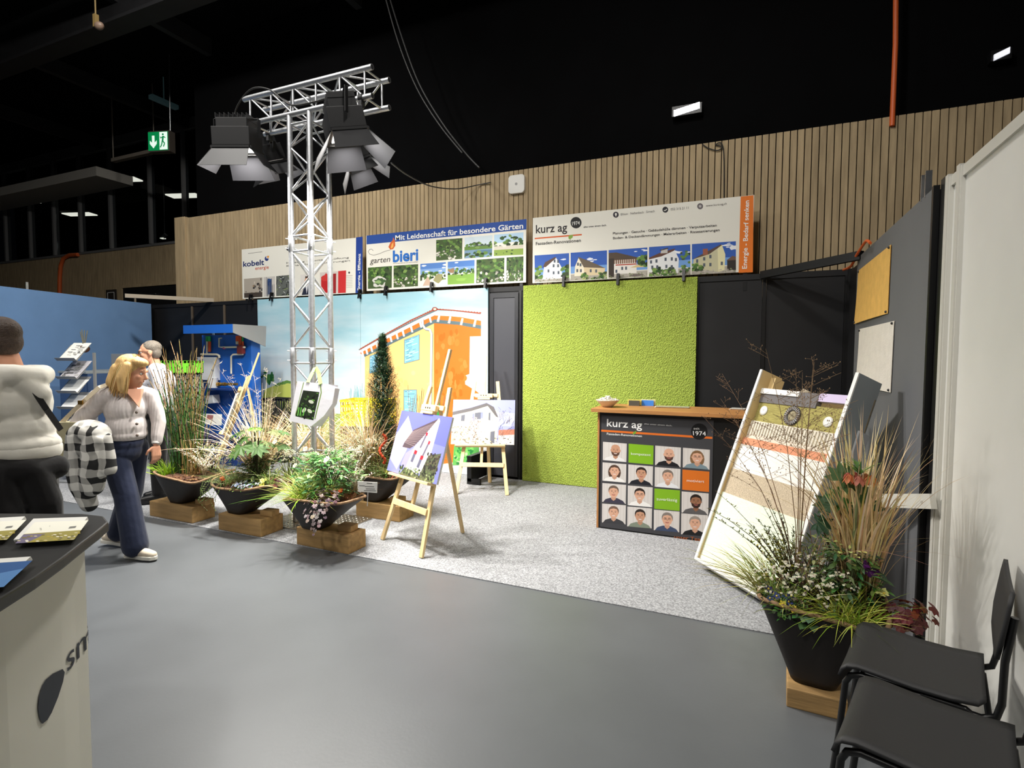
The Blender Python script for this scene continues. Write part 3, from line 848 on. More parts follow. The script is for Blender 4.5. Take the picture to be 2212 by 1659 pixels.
            pr.poly([P(0.1, 0.85), P(0.12, 0.5), P(0.22, 0.2), P(0.36, 0.45), P(0.38, 0.85)], wallc); pr.poly([P(0.2, 0.16), P(0.55, 0.36), P(0.95, 0.62), P(0.36, 0.55)], (104, 92, 78)); pr.poly([P(0.36, 0.55), P(0.95, 0.62), P(0.92, 0.85), P(0.38, 0.85)], (214, 196, 160))
            wins = [(0.2, 0.42), (0.27, 0.45), (0.18, 0.65), (0.28, 0.66), (0.55, 0.68), (0.7, 0.7)]
            for i in range(26): blob(r.uniform(.3, 1), r.uniform(.78, 1), .06, r.choice(greens + [(170, 180, 110)]))
        elif k == 'c':
            pr.poly([P(0, 0.1), P(0.2, 0.1), P(0.75, 0.32), P(0.7, 0.4), P(0, 0.4)], (84, 70, 58)); quad(0.05, 0.36, 0.72, 0.85, wallc)
            quad(0.05, 0.36, 0.72, 0.5, (120, 86, 66)); quad(0, 0.3, 0.14, 0.95, (60, 52, 46)); quad(0.18, 0.52, 0.72, 0.56, (176, 74, 60))
            for i in range(10): quad(0.16 + i * 0.055, 0.37, 0.18 + i * 0.055, 0.5, (220, 214, 206))
            pr.poly([P(0.55, 0.66), P(0.75, 0.56), P(0.98, 0.66)], (214, 190, 140)); wins = [(0.35, 0.66), (0.45, 0.66), (0.2, 0.75)]
            for i in range(18): blob(r.uniform(.74, 1.02), r.uniform(.3, .62), .08, r.choice(greens))
            blob(0.7, 0.92, 0.2, (110, 100, 96), 9, 0.3)
        elif k == 'd':
            pr.poly([P(0, 0.85), P(0, 0.42), P(0.3, 0.32), P(0.62, 0.16), P(0.72, 0.45), P(0.7, 0.95), P(0.5, 0.9)], wallc); pr.poly([P(0, 0.42), P(0, 0.36), P(0.3, 0.2), P(0.64, 0.1), P(0.6, 0.18), P(0.3, 0.34)], (96, 64, 52)); pr.poly([P(0.28, 0.24), P(0.3, 0.1), P(0.45, 0.08), P(0.45, 0.24)], (190, 186, 182)); pr.poly([P(0.26, 0.12), P(0.46, 0.06), P(0.47, 0.1), P(0.27, 0.15)], (70, 62, 58))
            wins = [(0.05, 0.5), (0.18, 0.48), (0.4, 0.44), (0.55, 0.44), (0.65, 0.47), (0.08, 0.68), (0.2, 0.68), (0.42, 0.68), (0.55, 0.7)]
            for i in range(34): blob(r.uniform(0, .62), r.uniform(.74, 1), .07, r.choice(greens))
            for i in range(24): blob(r.gauss(.88, .06), r.uniform(.2, .95), .045, r.choice(greens))
        else:
            pr.poly([P(0.02, 0.8), P(0.04, 0.5), P(0.38, 0.34), P(0.58, 0.2), P(0.6, 0.95)], (196, 192, 160)); pr.poly([P(0.58, 0.2), P(0.68, 0.08), P(0.76, 0.4), P(0.74, 0.9), P(0.6, 0.95)], wallc); pr.poly([P(0.02, 0.5), P(0.3, 0.3), P(0.66, 0.07), P(0.68, 0.1), P(0.4, 0.36)], (92, 72, 62)); quad(0.25, 0.18, 0.36, 0.38, (150, 90, 70))
            wins = [(0.12, 0.56), (0.28, 0.5), (0.42, 0.44), (0.28, 0.7), (0.42, 0.7), (0.68, 0.68)]
            pr.poly([P(0.78, 0.6), P(0.92, 0.46), P(1, 0.5), P(1, 0.6)], (110, 86, 74)); quad(0.8, 0.6, 1, 0.92, (52, 46, 42)); blob(0.95, 0.2, 0.12, (232, 234, 238), 9, 0.7)
            for i in range(16): blob(r.uniform(0, .22), r.uniform(.66, .92), .06, r.choice(greens))
        for u, v in wins:
            quad(u - 0.025, v - 0.05, u + 0.025, v + 0.06, (84, 92, 104))
        for i in range(40): blob(r.random(), r.uniform(.86, 1), r.uniform(.01, .03), r.choice([(150, 144, 134), (120, 128, 92), (190, 182, 170)]))
    pr.k = k0


# --- banners
YBn = YB - 0.005
m_board = M('banner_board', (226, 224, 214), 0.5, spec=0.3)
pb = PL((0, YBn, 0), (0, -1, 0))


def banner(name, q, label):
    a, b_, c, d = [ony(x, y, YBn) for x, y in q]
    x0, x1 = (a.x + d.x) / 2, (b_.x + c.x) / 2; z0, z1 = (c.z + d.z) / 2, (a.z + b_.z) / 2
    t = empty('banner', ((x0 + x1) / 2, YBn, z0), 0, label, 'banner')
    fix_parent(mesh1('board', m_board, t, lambda b: b.bbox((x0, YBn, z0), (x1, YBn + 0.012, z1)), bevel=0.002))
    fix_parent(mesh1('back_rail', m_blackm, t, lambda b: (b.bbox((x0 + 0.05, YBn + 0.014, z0 - 0.2), (x0 + 0.09, YBn + 0.03, z1 - 0.1)), b.bbox((x1 - 0.09, YBn + 0.014, z0 - 0.2), (x1 - 0.05, YBn + 0.03, z1 - 0.1)))))
    def mp_(u, v):   # u right, v down -> pixel-free point mapping
        return V((x0 + (x1 - x0) * u, YBn, z1 + (z0 - z1) * v))
    return t, (x0, x1, z0, z1)


def g7(x, y):
    return 1120 + 0.25316 * x, 400 + 0.25316 * y


def G7(*p):
    return [g7(x, y) for x, y in p]


# kurz banner
kb, _ = banner('banner', G7((122, 278), (2006, 86), (2000, 743), (120, 832)), 'white banner reading kurz ag with an orange strip and house photos')
pr = Print(pb)
pr.poly(G7((1896, 97), (2006, 86), (2000, 743), (1878, 748)), (224, 118, 38))
pr.poly(G7((138, 450), (540, 416), (540, 428), (138, 461)), (206, 92, 44))
pr.disc(*g7(491, 320), 12, 12.4, (40, 40, 40))
for (x, y), c in (((831, 252), (60, 56, 62)), ((1253, 209), (40, 40, 44)), ((1550, 180), (96, 90, 94))):
    pr.disc(*g7(x, y), 6.3, 6.6, c)
pr.disc(*g7(831, 247), 2.2, 2.4, (228, 226, 220), 10); pr.poly(G7((824, 252), (838, 252), (831, 270)), (228, 226, 220))
pr.line(G7((1240, 215), (1252, 217), (1266, 204)), 1.8, (228, 226, 220)); pr.disc(*g7(1550, 180), 3.6, 3.8, (150, 146, 146), 12); pr.disc(*g7(1550, 180), 1.6, 1.7, (200, 198, 194), 10)
pr.poly(G7((425, 436), (440, 425), (466, 424), (462, 446), (440, 464), (428, 458)), (130, 160, 70))
for q, k in ((((137, 600), (432, 580), (432, 815), (139, 828)), 'housea'), (((445, 577), (755, 556), (756, 799), (446, 814)), 'houseb'), (((769, 554), (1100, 531), (1100, 782), (769, 798)), 'housec'), (((1114, 528), (1466, 505), (1468, 764), (1113, 781)), 'housed'), (((1480, 503), (1855, 478), (1856, 745), (1479, 763)), 'housee')):
    pp_ = Print(pb); scenery(pp_, G7(*q), k, ord(k[-1])); fix_parent(pp_.build(kb, 'photo'))
fix_parent(pr.build(kb))
TX = lambda s, a, b_, h, c, par, bold=0.0, g=g7, pl=pb, sh=0.0: text_px(s, pl, g(*a), g(*b_), g(*h), c, par, bold=bold, shear=sh)
dk = (48, 44, 46)
TX('kurz ag', (148, 410), (415, 392), (148, 340), dk, kb, 0.012)
TX('1974', (458, 343), (524, 336), (456, 312), (230, 230, 226), kb, 0.008)
TX('alles unter einem dach.', (556, 364), (752, 347), (555, 350), (90, 88, 88), kb, 0.02)
TX('Fassaden-Renovationen', (148, 512), (532, 483), (147, 486), dk, kb, 0.014)
TX('Elliken · Neftenbach · Sirnach', (873, 259), (1162, 230), (872, 240), (96, 92, 92), kb)
TX('052 315 21 11', (1299, 216), (1452, 202), (1298, 196), (86, 82, 82), kb)
TX('www.kurz-ag.ch', (1600, 184), (1778, 166), (1599, 166), (86, 82, 82), kb)
TX('Planungen · Gesuche · Gebäudehülle dämmen · Verputzarbeiten', (806, 422), (1692, 352), (805, 402), (54, 50, 50), kb, 0.014)
TX('Boden- & Deckendämmungen · Malerarbeiten · Rissesanierungen', (807, 462), (1716, 392), (806, 442), (54, 50, 50), kb, 0.014)
TX('Energie - Bedarf senken', (1948, 712), (1968, 130), (1908, 714), (240, 238, 232), kb, 0.014)

# bieri banner
bb, _ = banner('banner', G6((978, 298), (2136, 178), (2130, 640), (976, 697)), 'garten bieri banner with a blue headline strip and garden photos')
pr = Print(pb)
pr.poly(G6((978, 298), (2136, 178), (2135, 254), (978, 362)), (42, 76, 150))
for q, k, s in (([(1482, 330), (1672, 316), (1670, 466), (1482, 480)], 'garden', 1), ([(1688, 312), (1890, 294), (1886, 450), (1686, 464)], 'pond', 2), ([(1902, 292), (2114, 274), (2112, 436), (1900, 446)], 'bright', 3),
                ([(988, 530), (1162, 518), (1160, 676), (988, 684)], 'basin', 4), ([(1174, 516), (1352, 505), (1350, 664), (1174, 674)], 'garden', 5), ([(1367, 503), (1552, 490), (1550, 654), (1366, 663)], 'path', 6),
                ([(1566, 488), (1760, 474), (1757, 644), (1565, 653)], 'lawn', 7), ([(1774, 473), (1976, 458), (1974, 632), (1772, 643)], 'garden', 8), ([(1992, 457), (2114, 448), (2112, 625), (1990, 631)], 'garden', 9)):
    pp_ = Print(pb); scenery(pp_, G6(*q), k, s); fix_parent(pp_.build(bb, 'photo'))
pr.poly(G6((1136, 380), (1150, 350), (1168, 330), (1170, 310), (1184, 335), (1186, 372), (1170, 396), (1150, 400)), (200, 96, 50))
pr.poly(G6((1152, 385), (1160, 360), (1172, 345), (1172, 378), (1160, 392)), (232, 168, 90))
sw = [(1150, 402), (1110, 412), (1070, 430), (1030, 440), (1000, 432), (990, 415), (1000, 398), (1016, 396), (1026, 408)]
pr.line(G6(*sw), 0.8, (70, 66, 66))
fix_parent(pr.build(bb))
TX('Mit Leidenschaft für besondere Gärten', (1186, 332), (2112, 246), (1186, 296), (236, 236, 232), bb, 0.016, g6)
TX('garten', (1002, 500), (1150, 487), (1000, 460), (60, 54, 52), bb, 0.0, g6, sh=0.25)
TX('bieri', (1168, 489), (1352, 474), (1168, 408), (44, 108, 190), bb, 0.03, g6)
TX('Gartengestaltung und Gartenpflege', (1170, 503), (1350, 490), (1170, 497), (80, 80, 80), bb, 0.0, g6)

# kobelt banner (partly hidden by the truss)
kk, _ = banner('banner', G6((74, 402), (950, 305), (946, 712), (80, 757)), 'white kobelt energie banner with a dark blue end strip behind the truss')
pr = Print(pb)
pr.poly(G6((902, 311), (950, 305), (946, 712), (898, 714)), (36, 64, 140))
pr.line(G6((120, 428), (222, 415)), 0.9, (110, 108, 104))
pr.disc(*g6(408, 394), 3.4, 4, (60, 56, 60))
pr.disc(*g6(255, 465), 4.4, 5, (44, 60, 120)); pr.poly(G6((250, 462), (256, 445), (272, 448), (270, 464)), (228, 226, 220)); pr.poly(G6((258, 445), (272, 444), (270, 460), (259, 460)), (224, 150, 60))
for q, k, s in (([(90, 612), (224, 600), (224, 742), (92, 749)], 'tech', 1), ([(232, 599), (316, 592), (316, 736), (232, 741)], 'tank', 2), ([(324, 592), (450, 580), (450, 730), (324, 736)], 'pipes', 3), ([(500, 582), (590, 570), (590, 724), (500, 729)], 'person', 4), ([(640, 566), (830, 550), (828, 712), (640, 722)], 'red', 5)):
    pp_ = Print(pb); scenery(pp_, G6(*q), k, s); fix_parent(pp_.build(kk, 'photo'))
for i in range(8):
    pr.line(G6((830, 590 + i * 12), (876, 586 + i * 12)), 0.8, (150, 120, 116) if i == 0 else (170, 168, 164))
pr.disc(*g6(852, 566), 2, 2.4, (70, 66, 66), 10)
fix_parent(pr.build(kk))
TX('kobelt', (84, 524), (236, 508), (84, 486), (40, 52, 104), kk, 0.02, g6)
TX('energie', (172, 546), (270, 537), (172, 522), (200, 110, 90), kk, 0.01, g6)
TX('Heizung · Sanitär · Lüftung', (398, 502), (850, 462), (398, 490), (90, 88, 88), kk, 0.0, g6)
TX('Klima · Solar · Sanierungen', (398, 524), (858, 484), (398, 512), (90, 88, 88), kk, 0.0, g6)
TX('Energie - Effizienz', (930, 692), (934, 428), (912, 694), (232, 232, 230), kk, 0.02, g6)

# --- spring clips holding the banners
clips = [(586, 640), (777, 634), (833, 627), (932, 619), (1049, 610), (1218, 606), (1335, 602), (1477, 593), (541, 644)]
c0 = None
for px, py in clips:
    p = ony(px, py, YM - 0.03)
    if c0 is None:
        c0 = empty('spring_clip', p, 0, 'black spring clip under the kobelt banner', 'clip', 'clips under the kobelt banner')
        mesh1('jaw', m_blackm, c0, lambda b: (b.bar((0, -0.004, 0.06), (0, -0.02, -0.005), 0.032, 0.012), b.bar((0, 0.03, 0.06), (0, 0.012, -0.005), 0.032, 0.012)))
        mesh1('handle', m_blackm, c0, lambda b: (b.bar((0, -0.02, -0.005), (0, -0.035, -0.075), 0.028, 0.01), b.bar((0, 0.012, -0.005), (0, 0.016, -0.075), 0.028, 0.01)))
        mesh1('spring', m_alu, c0, lambda b: b.tube([(-0.018, -0.005, -0.005), (0.018, -0.005, -0.005)], 0.009, 8))
    else:
        o = copy_tree(c0); o.location = p
        if px > 780:
            o['label'] = 'black spring clip under the %s banner' % ('garten bieri' if px < 1140 else 'kurz ag')
            o['group'] = 'clips under the %s banner' % ('bieri' if px < 1140 else 'kurz')

# ================================================================== LIGHTING TRUSS
TX0, TY0 = -3.82, 4.0
m_chord = M('truss_aluminium', (198, 200, 204), 0.38, metal=0.85, noise=(40, 0.12), bump=(90, 0.05))
zt = ony(660, 181, TY0 - 0.12).z          # top chord height of the cross beam
zb = zt - 0.24
tr = empty('lighting_truss', (TX0, TY0, 0), 0, 'aluminium square truss tower with a short cross beam on top', 'truss')
a = 0.12
cor = [(-a, -a), (a, -a), (a, a), (-a, a)]
for x, y in cor:
    mesh1('chord', m_chord, tr, lambda b: b.tube([(x, y, 0.02), (x, y, zb - 0.01)], 0.025, 14))
secs = [(0.02, 0.58), (0.62, 1.58), (1.62, 2.62), (2.66, zb - 0.04)]
for z0, z1 in secs:
    nseg = max(2, round((z1 - z0) / 0.245)); h = (z1 - z0 - 0.1) / nseg
    for f in range(4):
        p, q = cor[f], cor[(f + 1) % 4]
        def lace(b):
            for zz in (z0 + 0.05, z1 - 0.05):
                b.tube([(p[0], p[1], zz), (q[0], q[1], zz)], 0.0095, 8)
            for k in range(nseg):
                s, e = (p, q) if (k + f) % 2 == 0 else (q, p)
                b.tube([(s[0], s[1], z0 + 0.05 + k * h), (e[0], e[1], z0 + 0.05 + (k + 1) * h)], 0.0095, 8)
        mesh1('lacing', m_chord, tr, lace)
for zj in (0.6, 1.6, 2.64):
    for x, y in cor:
        def con(b):
            b.tube([(x, y, zj - 0.075), (x, y, zj - 0.07), (x, y, zj + 0.07), (x, y, zj + 0.075)], [0.025, 0.029, 0.029, 0.025], 14)
            for dz in (-0.045, 0.045):
                b.tube([(x * 1.3, y * 1.3, zj + dz), (x * 0.72, y * 0.72, zj + dz)], 0.005, 6)
        mesh1('coupler', m_chord, tr, con)
# cross beam
bx0 = ony(527, 214, TY0 - 0.12).x - TX0; bx1 = ony(804, 147, TY0 - 0.12).x - TX0
for y in (-a, a):
    for z in (zb, zt):
        mesh1('beam_chord', m_chord, tr, lambda b: b.tube([(bx0, y, z), (bx1, y, z)], 0.025, 14, cap=True))
        mesh1('beam_end', m_steel_dark, tr, lambda b: b.tube([(bx1 - 0.005, y, z), (bx1 + 0.001, y, z)], 0.019, 12))
nb_ = 5; st = (bx1 - bx0 - 0.16) / nb_
for face in range(4):
    P0, P1 = [((-a, zb), (-a, zt)), ((a, zb), (a, zt)), ((-a, zb), (a, zb)), ((-a, zt), (a, zt))][face]
    def lace(b):
        for k in range(nb_ + 1):
            x = bx0 + 0.08 + k * st
            b.tube([(x, P0[0], P0[1]), (x, P1[0], P1[1])], 0.009, 8)
            if k < nb_:
                s, e = (P1, P0) if (k + face) % 2 == 0 or face == 0 else (P0, P1)
                b.tube([(x, s[0], s[1]), (x + st, e[0], e[1])], 0.009, 8)
    mesh1('beam_lacing', m_chord, tr, lace)
# perforated tread base plate
m_tread = M('tread_plate', (176, 170, 158), 0.3, metal=0.9, noise=(12, 0.15))
bp_ = empty('base_plate', (TX0 + 0.05, TY0 - 0.02, 0.006), 0, 'shiny studded steel base plate under the truss tower', 'plate')
mesh1('plate', m_tread, bp_, lambda b: b.bbox((-0.42, -0.28, 0.0), (0.42, 0.29, 0.012)), bevel=0.003)
def studs(b):
    for i in range(18):
        for j in range(12):
            b.ell((-0.39 + i * 0.046, -0.25 + j * 0.046, 0.012), (0.017, 0.010, 0.006), None, 6, 4, Matrix.Rotation(0.8 if (i + j) % 2 else -0.8, 3, 'Z'))
tag(mesh1('studs', m_tread, bp_, studs), kind='stuff')

# ---- stage lamps
m_lamp = M('lamp_black', (26, 26, 28), 0.5, spec=0.4); m_flap = M('barn_door', (26, 26, 29), 0.5, metal=0.2)
m_lens = M('lamp_lens', (255, 255, 255), 0.3, emit=((255, 248, 235), 16.0))


def stage_lamp(px, py, Y, aim, label, w, sz=1.0):
    cy = TY0 + (0.12 if Y > TY0 else -0.12) - Y          # the beam chord it is clamped to
    p = ony(px, py, Y)
    d = (V(aim) - p).normalized()
    q = d.to_track_quat('-Z', 'Y')
    t = empty('stage_lamp', p, 0, label, 'stage light')
    body = mesh1('body', m_lamp, t, lambda b: (b.box((0, 0, 0.08), (0.34 * sz, 0.26 * sz, 0.16)), b.box((0, 0, 0.2), (0.28 * sz, 0.2 * sz, 0.09)), [b.box((-0.14 * sz + i * 0.04 * sz, 0, 0.26), (0.008, 0.2 * sz, 0.05)) for i in range(8)]), bevel=0.004)
    lens = mesh1('lens', m_lens, t, lambda b: b.box((0, 0, -0.004), (0.27 * sz, 0.19 * sz, 0.006)))
    rim = mesh1('filter_frame', m_lamp, t, lambda b: [b.bar(p0, p1, 0.03, 0.02) for p0, p1 in (((-0.17 * sz, -0.13 * sz, -0.015), (0.17 * sz, -0.13 * sz, -0.015)), ((-0.17 * sz, 0.13 * sz, -0.015), (0.17 * sz, 0.13 * sz, -0.015)), ((-0.17 * sz, -0.13 * sz, -0.015), (-0.17 * sz, 0.13 * sz, -0.015)), ((0.17 * sz, -0.13 * sz, -0.015), (0.17 * sz, 0.13 * sz, -0.015)))])
    fl = []
    for (ex, ey, L) in ((1, 0, 0.2), (-1, 0, 0.2), (0, 1, 0.24), (0, -1, 0.24)):
        def flap(b):
            wv = V((ey, ex, 0)).normalized() if False else V((abs(ey), abs(ex), 0))
            hw = (0.165 if ey else 0.125) * sz
            o = V((ex * 0.175 * sz, ey * 0.135 * sz, -0.025)); d2 = V((ex * 0.62, ey * 0.62, -0.78)) * L * sz
            pts = [o - wv * hw, o + wv * hw, o + d2 + wv * hw * 1.25, o + d2 - wv * hw * 1.25]
            nrm = (pts[1] - pts[0]).cross(pts[3] - pts[0]).normalized()
            b.prism(pts, nrm * 0.003)
            b.tube([o - wv * hw * 0.8, o + wv * hw * 0.8], 0.006, 6)
        fl.append(mesh1('barn_door', m_flap, t, flap))
    for o in [body, lens, rim] + fl:
        o.rotation_euler = q.to_euler()
    hz = (zb - 0.03) - p.z
    sx = 0.2 * sz
    R3 = q.to_matrix(); pv = R3 @ V((0, 0, 0.1)); ax = R3 @ V((1, 0, 0)); ax = V((ax.x, ax.y, 0)).normalized()
    kx_ = min(max(p.x + pv.x, TX0 + bx0 + 0.06), TX0 + bx1 - 0.06) - p.x     # clamp stays on the beam
    mesh1('yoke', m_lamp, t, lambda b: (b.bar(pv + ax * sx, pv + ax * sx + V((0, 0, hz * 0.55)), 0.006, 0.035, up=(0, 1, 0)), b.bar(pv - ax * sx, pv - ax * sx + V((0, 0, hz * 0.55)), 0.006, 0.035, up=(0, 1, 0)), b.bar(pv - ax * sx + V((0, 0, hz * 0.55)), pv + ax * sx + V((0, 0, hz * 0.55)), 0.035, 0.006), b.tube([pv + V((0, 0, hz * 0.55)), V((kx_, cy, hz - 0.06)), V((kx_, cy, hz - 0.03))], 0.012, 8)))
    mesh1('clamp', m_steel_dark, t, lambda b: (b.tube([(kx_ - 0.02, cy, hz + 0.03), (kx_ + 0.02, cy, hz + 0.03)], 0.034, 12), b.box((kx_, cy, hz - 0.02), (0.03, 0.05, 0.05))))
    ld = bpy.data.lights.new('stage_lamp_beam', 'AREA'); ld.shape = 'RECTANGLE'; ld.size = 0.26 * sz; ld.size_y = 0.18 * sz
    ld.energy = w; ld.color = (1.0, 0.965, 0.9); ld.spread = math.radians(150)
    lo = bpy.data.objects.new('beam', ld); COL.objects.link(lo); lo.parent = t; lo.location = d * 0.012; lo.rotation_euler = q.to_euler()
    return t


LAMP_W = 145
stage_lamp(514, 322, TY0 - 0.34, (-4.45, 3.9, 0.0), 'black stage lamp with barn doors under the far left end of the truss beam', LAMP_W * 2.0)
stage_lamp(588, 352, TY0 + 0.38, (-4.2, 5.6, 0.5), 'smaller black stage lamp with lit barn doors beside the truss tower', LAMP_W * 0.45, 0.8)
stage_lamp(748, 292, TY0 - 0.34, (-2.55, 4.25, 0.0), 'large black stage lamp shining brightly under the right end of the truss beam', LAMP_W * 1.6, 1.1)
stage_lamp(775, 352, TY0 + 0.40, (-2.4, 5.3, 0.2), 'stage lamp with grey barn doors hanging lowest on the truss', LAMP_W * 0.7, 0.85)
cable('cable', [(TX0 + x, TY0 - 0.14, z) for x, z in ((bx0 + 0.05, zb - 0.05), (bx0 - 0.1, zb + 0.12), (bx0 + 0.1, zb + 0.3), (bx0 + 0.35, zt + 0.02), (bx0 + 0.6, zb + 0.08), (bx0 + 0.85, zb + 0.05), (bx1 - 0.3, zb + 0.05), (bx1 - 0.35, zb - 0.1))], 0.008, 'black lamp cable wound along the truss beam')

# ================================================================== SHOPPING BAG ON THE TRUSS
Ybag = TY0 - 0.36
bgp = PL(ony(668, 900, Ybag) + V((0, 0, 0)), (0.35, -1, 0.12))
bag = empty('tote_bag', bgp(668, 918), 0, 'white paper shopping bag with a green leaf photo hanging on the truss', 'bag')
bq = [(642, 823), (708, 830), (697, 885), (672, 921), (625, 909), (631, 880)]
P3 = [bgp(x, y) for x, y in bq]; bn = bgp.n
m_bag = M('bag_paper', (226, 224, 232), 0.6, noise=(8, 0.04), bump=(12, 0.25))
def bagf(b):
    back = [p - bn * 0.13 + V((0.05, 0, 0.0)) for p in P3]
    b.poly(P3); b.poly(list(reversed(back)))
    for i in range(1, 6):
        j = (i + 1) % 6
        b.poly([P3[i], back[i], back[j], P3[j]])
fix_parent(mesh1('body', m_bag, bag, bagf, fix=True))
fix_parent(mesh1('gusset', m_bag, bag, lambda b: b.prism([bgp(708, 830), bgp(724, 838), bgp(718, 872), bgp(700, 898), bgp(672, 921), bgp(697, 885)], -bn * 0.1), fix=True))
pr = Print(bgp)
scq = [(655, 843), (690, 847), (677, 908), (638, 899)]
pr.poly(scq, (34, 44, 30)); rr = random.Random(5)
for i in range(60):
    pr.disc(*bil([(657, 846), (689, 850), (677, 906), (641, 898)], rr.random(), rr.random()), rr.uniform(0.8, 3), rr.uniform(0.8, 4), rr.choice([(24, 30, 22), (40, 60, 34), (62, 96, 44), (18, 20, 18), (90, 140, 60)]), 8, rr.uniform(0, 3))
for x, y in ((672, 868), (657, 886), (669, 888)):
    pr.disc(x, y, 6, 3.6, (200, 206, 186), 12, rr.uniform(-1, 1))
for x in (643, 648, 655):
    pr.line([(x, 898), (x + 3, 880)], 2.2, (110, 190, 80))
pr.line([(692, 830), (694, 848), (680, 905)], 2.2, (120, 150, 74)); pr.line([(656, 826), (650, 850), (638, 897)], 1.6, (120, 150, 74))
fix_parent(pr.build(bag))
m_strap = M('green_strap', (128, 164, 74), 0.7)
def strap(b):
    apex = bgp(680, 794, -0.13)
    for p0, p1, w in ((bgp(665, 826, 0.004), apex, 0.03), (bgp(692, 830, 0.004), apex + V((0.01, 0, 0)), 0.035)):
        m = (p0 + p1) / 2 + V((0.012, 0, 0.02)); pts = [p0, m, p1]
        for i in range(2):
            b.bar(pts[i], pts[i + 1], w, 0.003, up=bn)
fix_parent(mesh1('strap', m_strap, bag, strap))

# ================================================================== EASELS AND PICTURES
m_pine = M('pine_wood', (224, 196, 146), 0.6, noise=(9, 0.12), stretch=(4, 4, 0.5), bump=(60, 0.06))


def easel(loc, rz, tilt, label, back=(0.04, 0.635)):
    t = empty('easel', loc, rz, label, 'easel')
    st, ct = math.sin(tilt), math.cos(tilt)
    E_ = lambda u, v, w=0.0: V((u, v * st - w * ct, v * ct + w * st))      # w towards the viewer
    nn = V((0, -ct, st))
    for s in (-1, 1):
        mesh1('leg', m_pine, t, lambda b: b.bar(E_(s * 0.295, 0.0, -0.015), E_(s * 0.14, 1.385, -0.015), 0.042, 0.022, up=nn), bevel=0.002)
    mesh1('back_leg', m_pine, t, lambda b: b.bar((back[0], back[1], 0.0), E_(0.0, 1.22, -0.06), 0.04, 0.022), bevel=0.002)
    mesh1('mast', m_pine, t, lambda b: b.bar(E_(-0.02, 0.33, -0.04), E_(-0.022, 1.735, -0.04), 0.032, 0.024, up=nn), bevel=0.002)
    mesh1('ledge', m_pine, t, lambda b: b.bar(E_(-0.33, 0.565, 0.03), E_(0.26, 0.57, 0.03), 0.022, 0.085, up=nn), bevel=0.002)
    mesh1('crossbar', m_pine, t, lambda b: b.bar(E_(-0.25, 0.345, 0.0), E_(0.25, 0.345, 0.0), 0.05, 0.022, up=nn), bevel=0.002)
    mesh1('top_crossbar', m_pine, t, lambda b: b.bar(E_(-0.15, 1.2, 0.0), E_(0.15, 1.2, 0.0), 0.04, 0.02, up=nn), bevel=0.002)
    sl_ = mesh1('slider', m_pine, t, lambda b: (b.bar(E_(-0.12, 1.185, 0.03), E_(0.09, 1.185, 0.03), 0.05, 0.035, up=nn), b.bar(E_(-0.09, 1.15, 0.03), E_(0.06, 1.15, 0.03), 0.03, 0.03, up=nn)), bevel=0.003)
    mesh1('screw', m_steel_dark, sl_, lambda b: [b.tube([E_(u, 1.185, 0.046), E_(u, 1.185, 0.05)], 0.007, 8) for u in (-0.05, -0.02, 0.01)])
    Mw = Matrix.Translation(V(loc)) @ Matrix.Rotation(rz, 4, 'Z')
    return t, Mw, E_, nn


def picture(Mw, E_, nn, u0, u1, v0, v1, label, draw):
    o = Mw @ E_(0, 0, 0.035); n_ = (Mw.to_3x3() @ nn)
    c = [Mw @ E_(u, v, 0.035) for u, v in ((u0, v1), (u1, v1), (u1, v0), (u0, v0))]
    t = empty('picture', (c[2] + c[3]) / 2, 0, label, 'picture')
    fix_parent(mesh1('panel', m_white, t, lambda b: b.prism([p - n_ * 0.02 for p in c], n_ * 0.02), bevel=0.001, fix=True))
    uv = lambda u, v, off=0.0: c[3] + (c[2] - c[3]) * u + (c[0] - c[3]) * (1 - v) + n_ * off
    pr = Print(uv); draw(pr); fix_parent(pr.build(t))
    return t


sq = [(0, 0), (1, 0), (1, 1), (0, 1)]


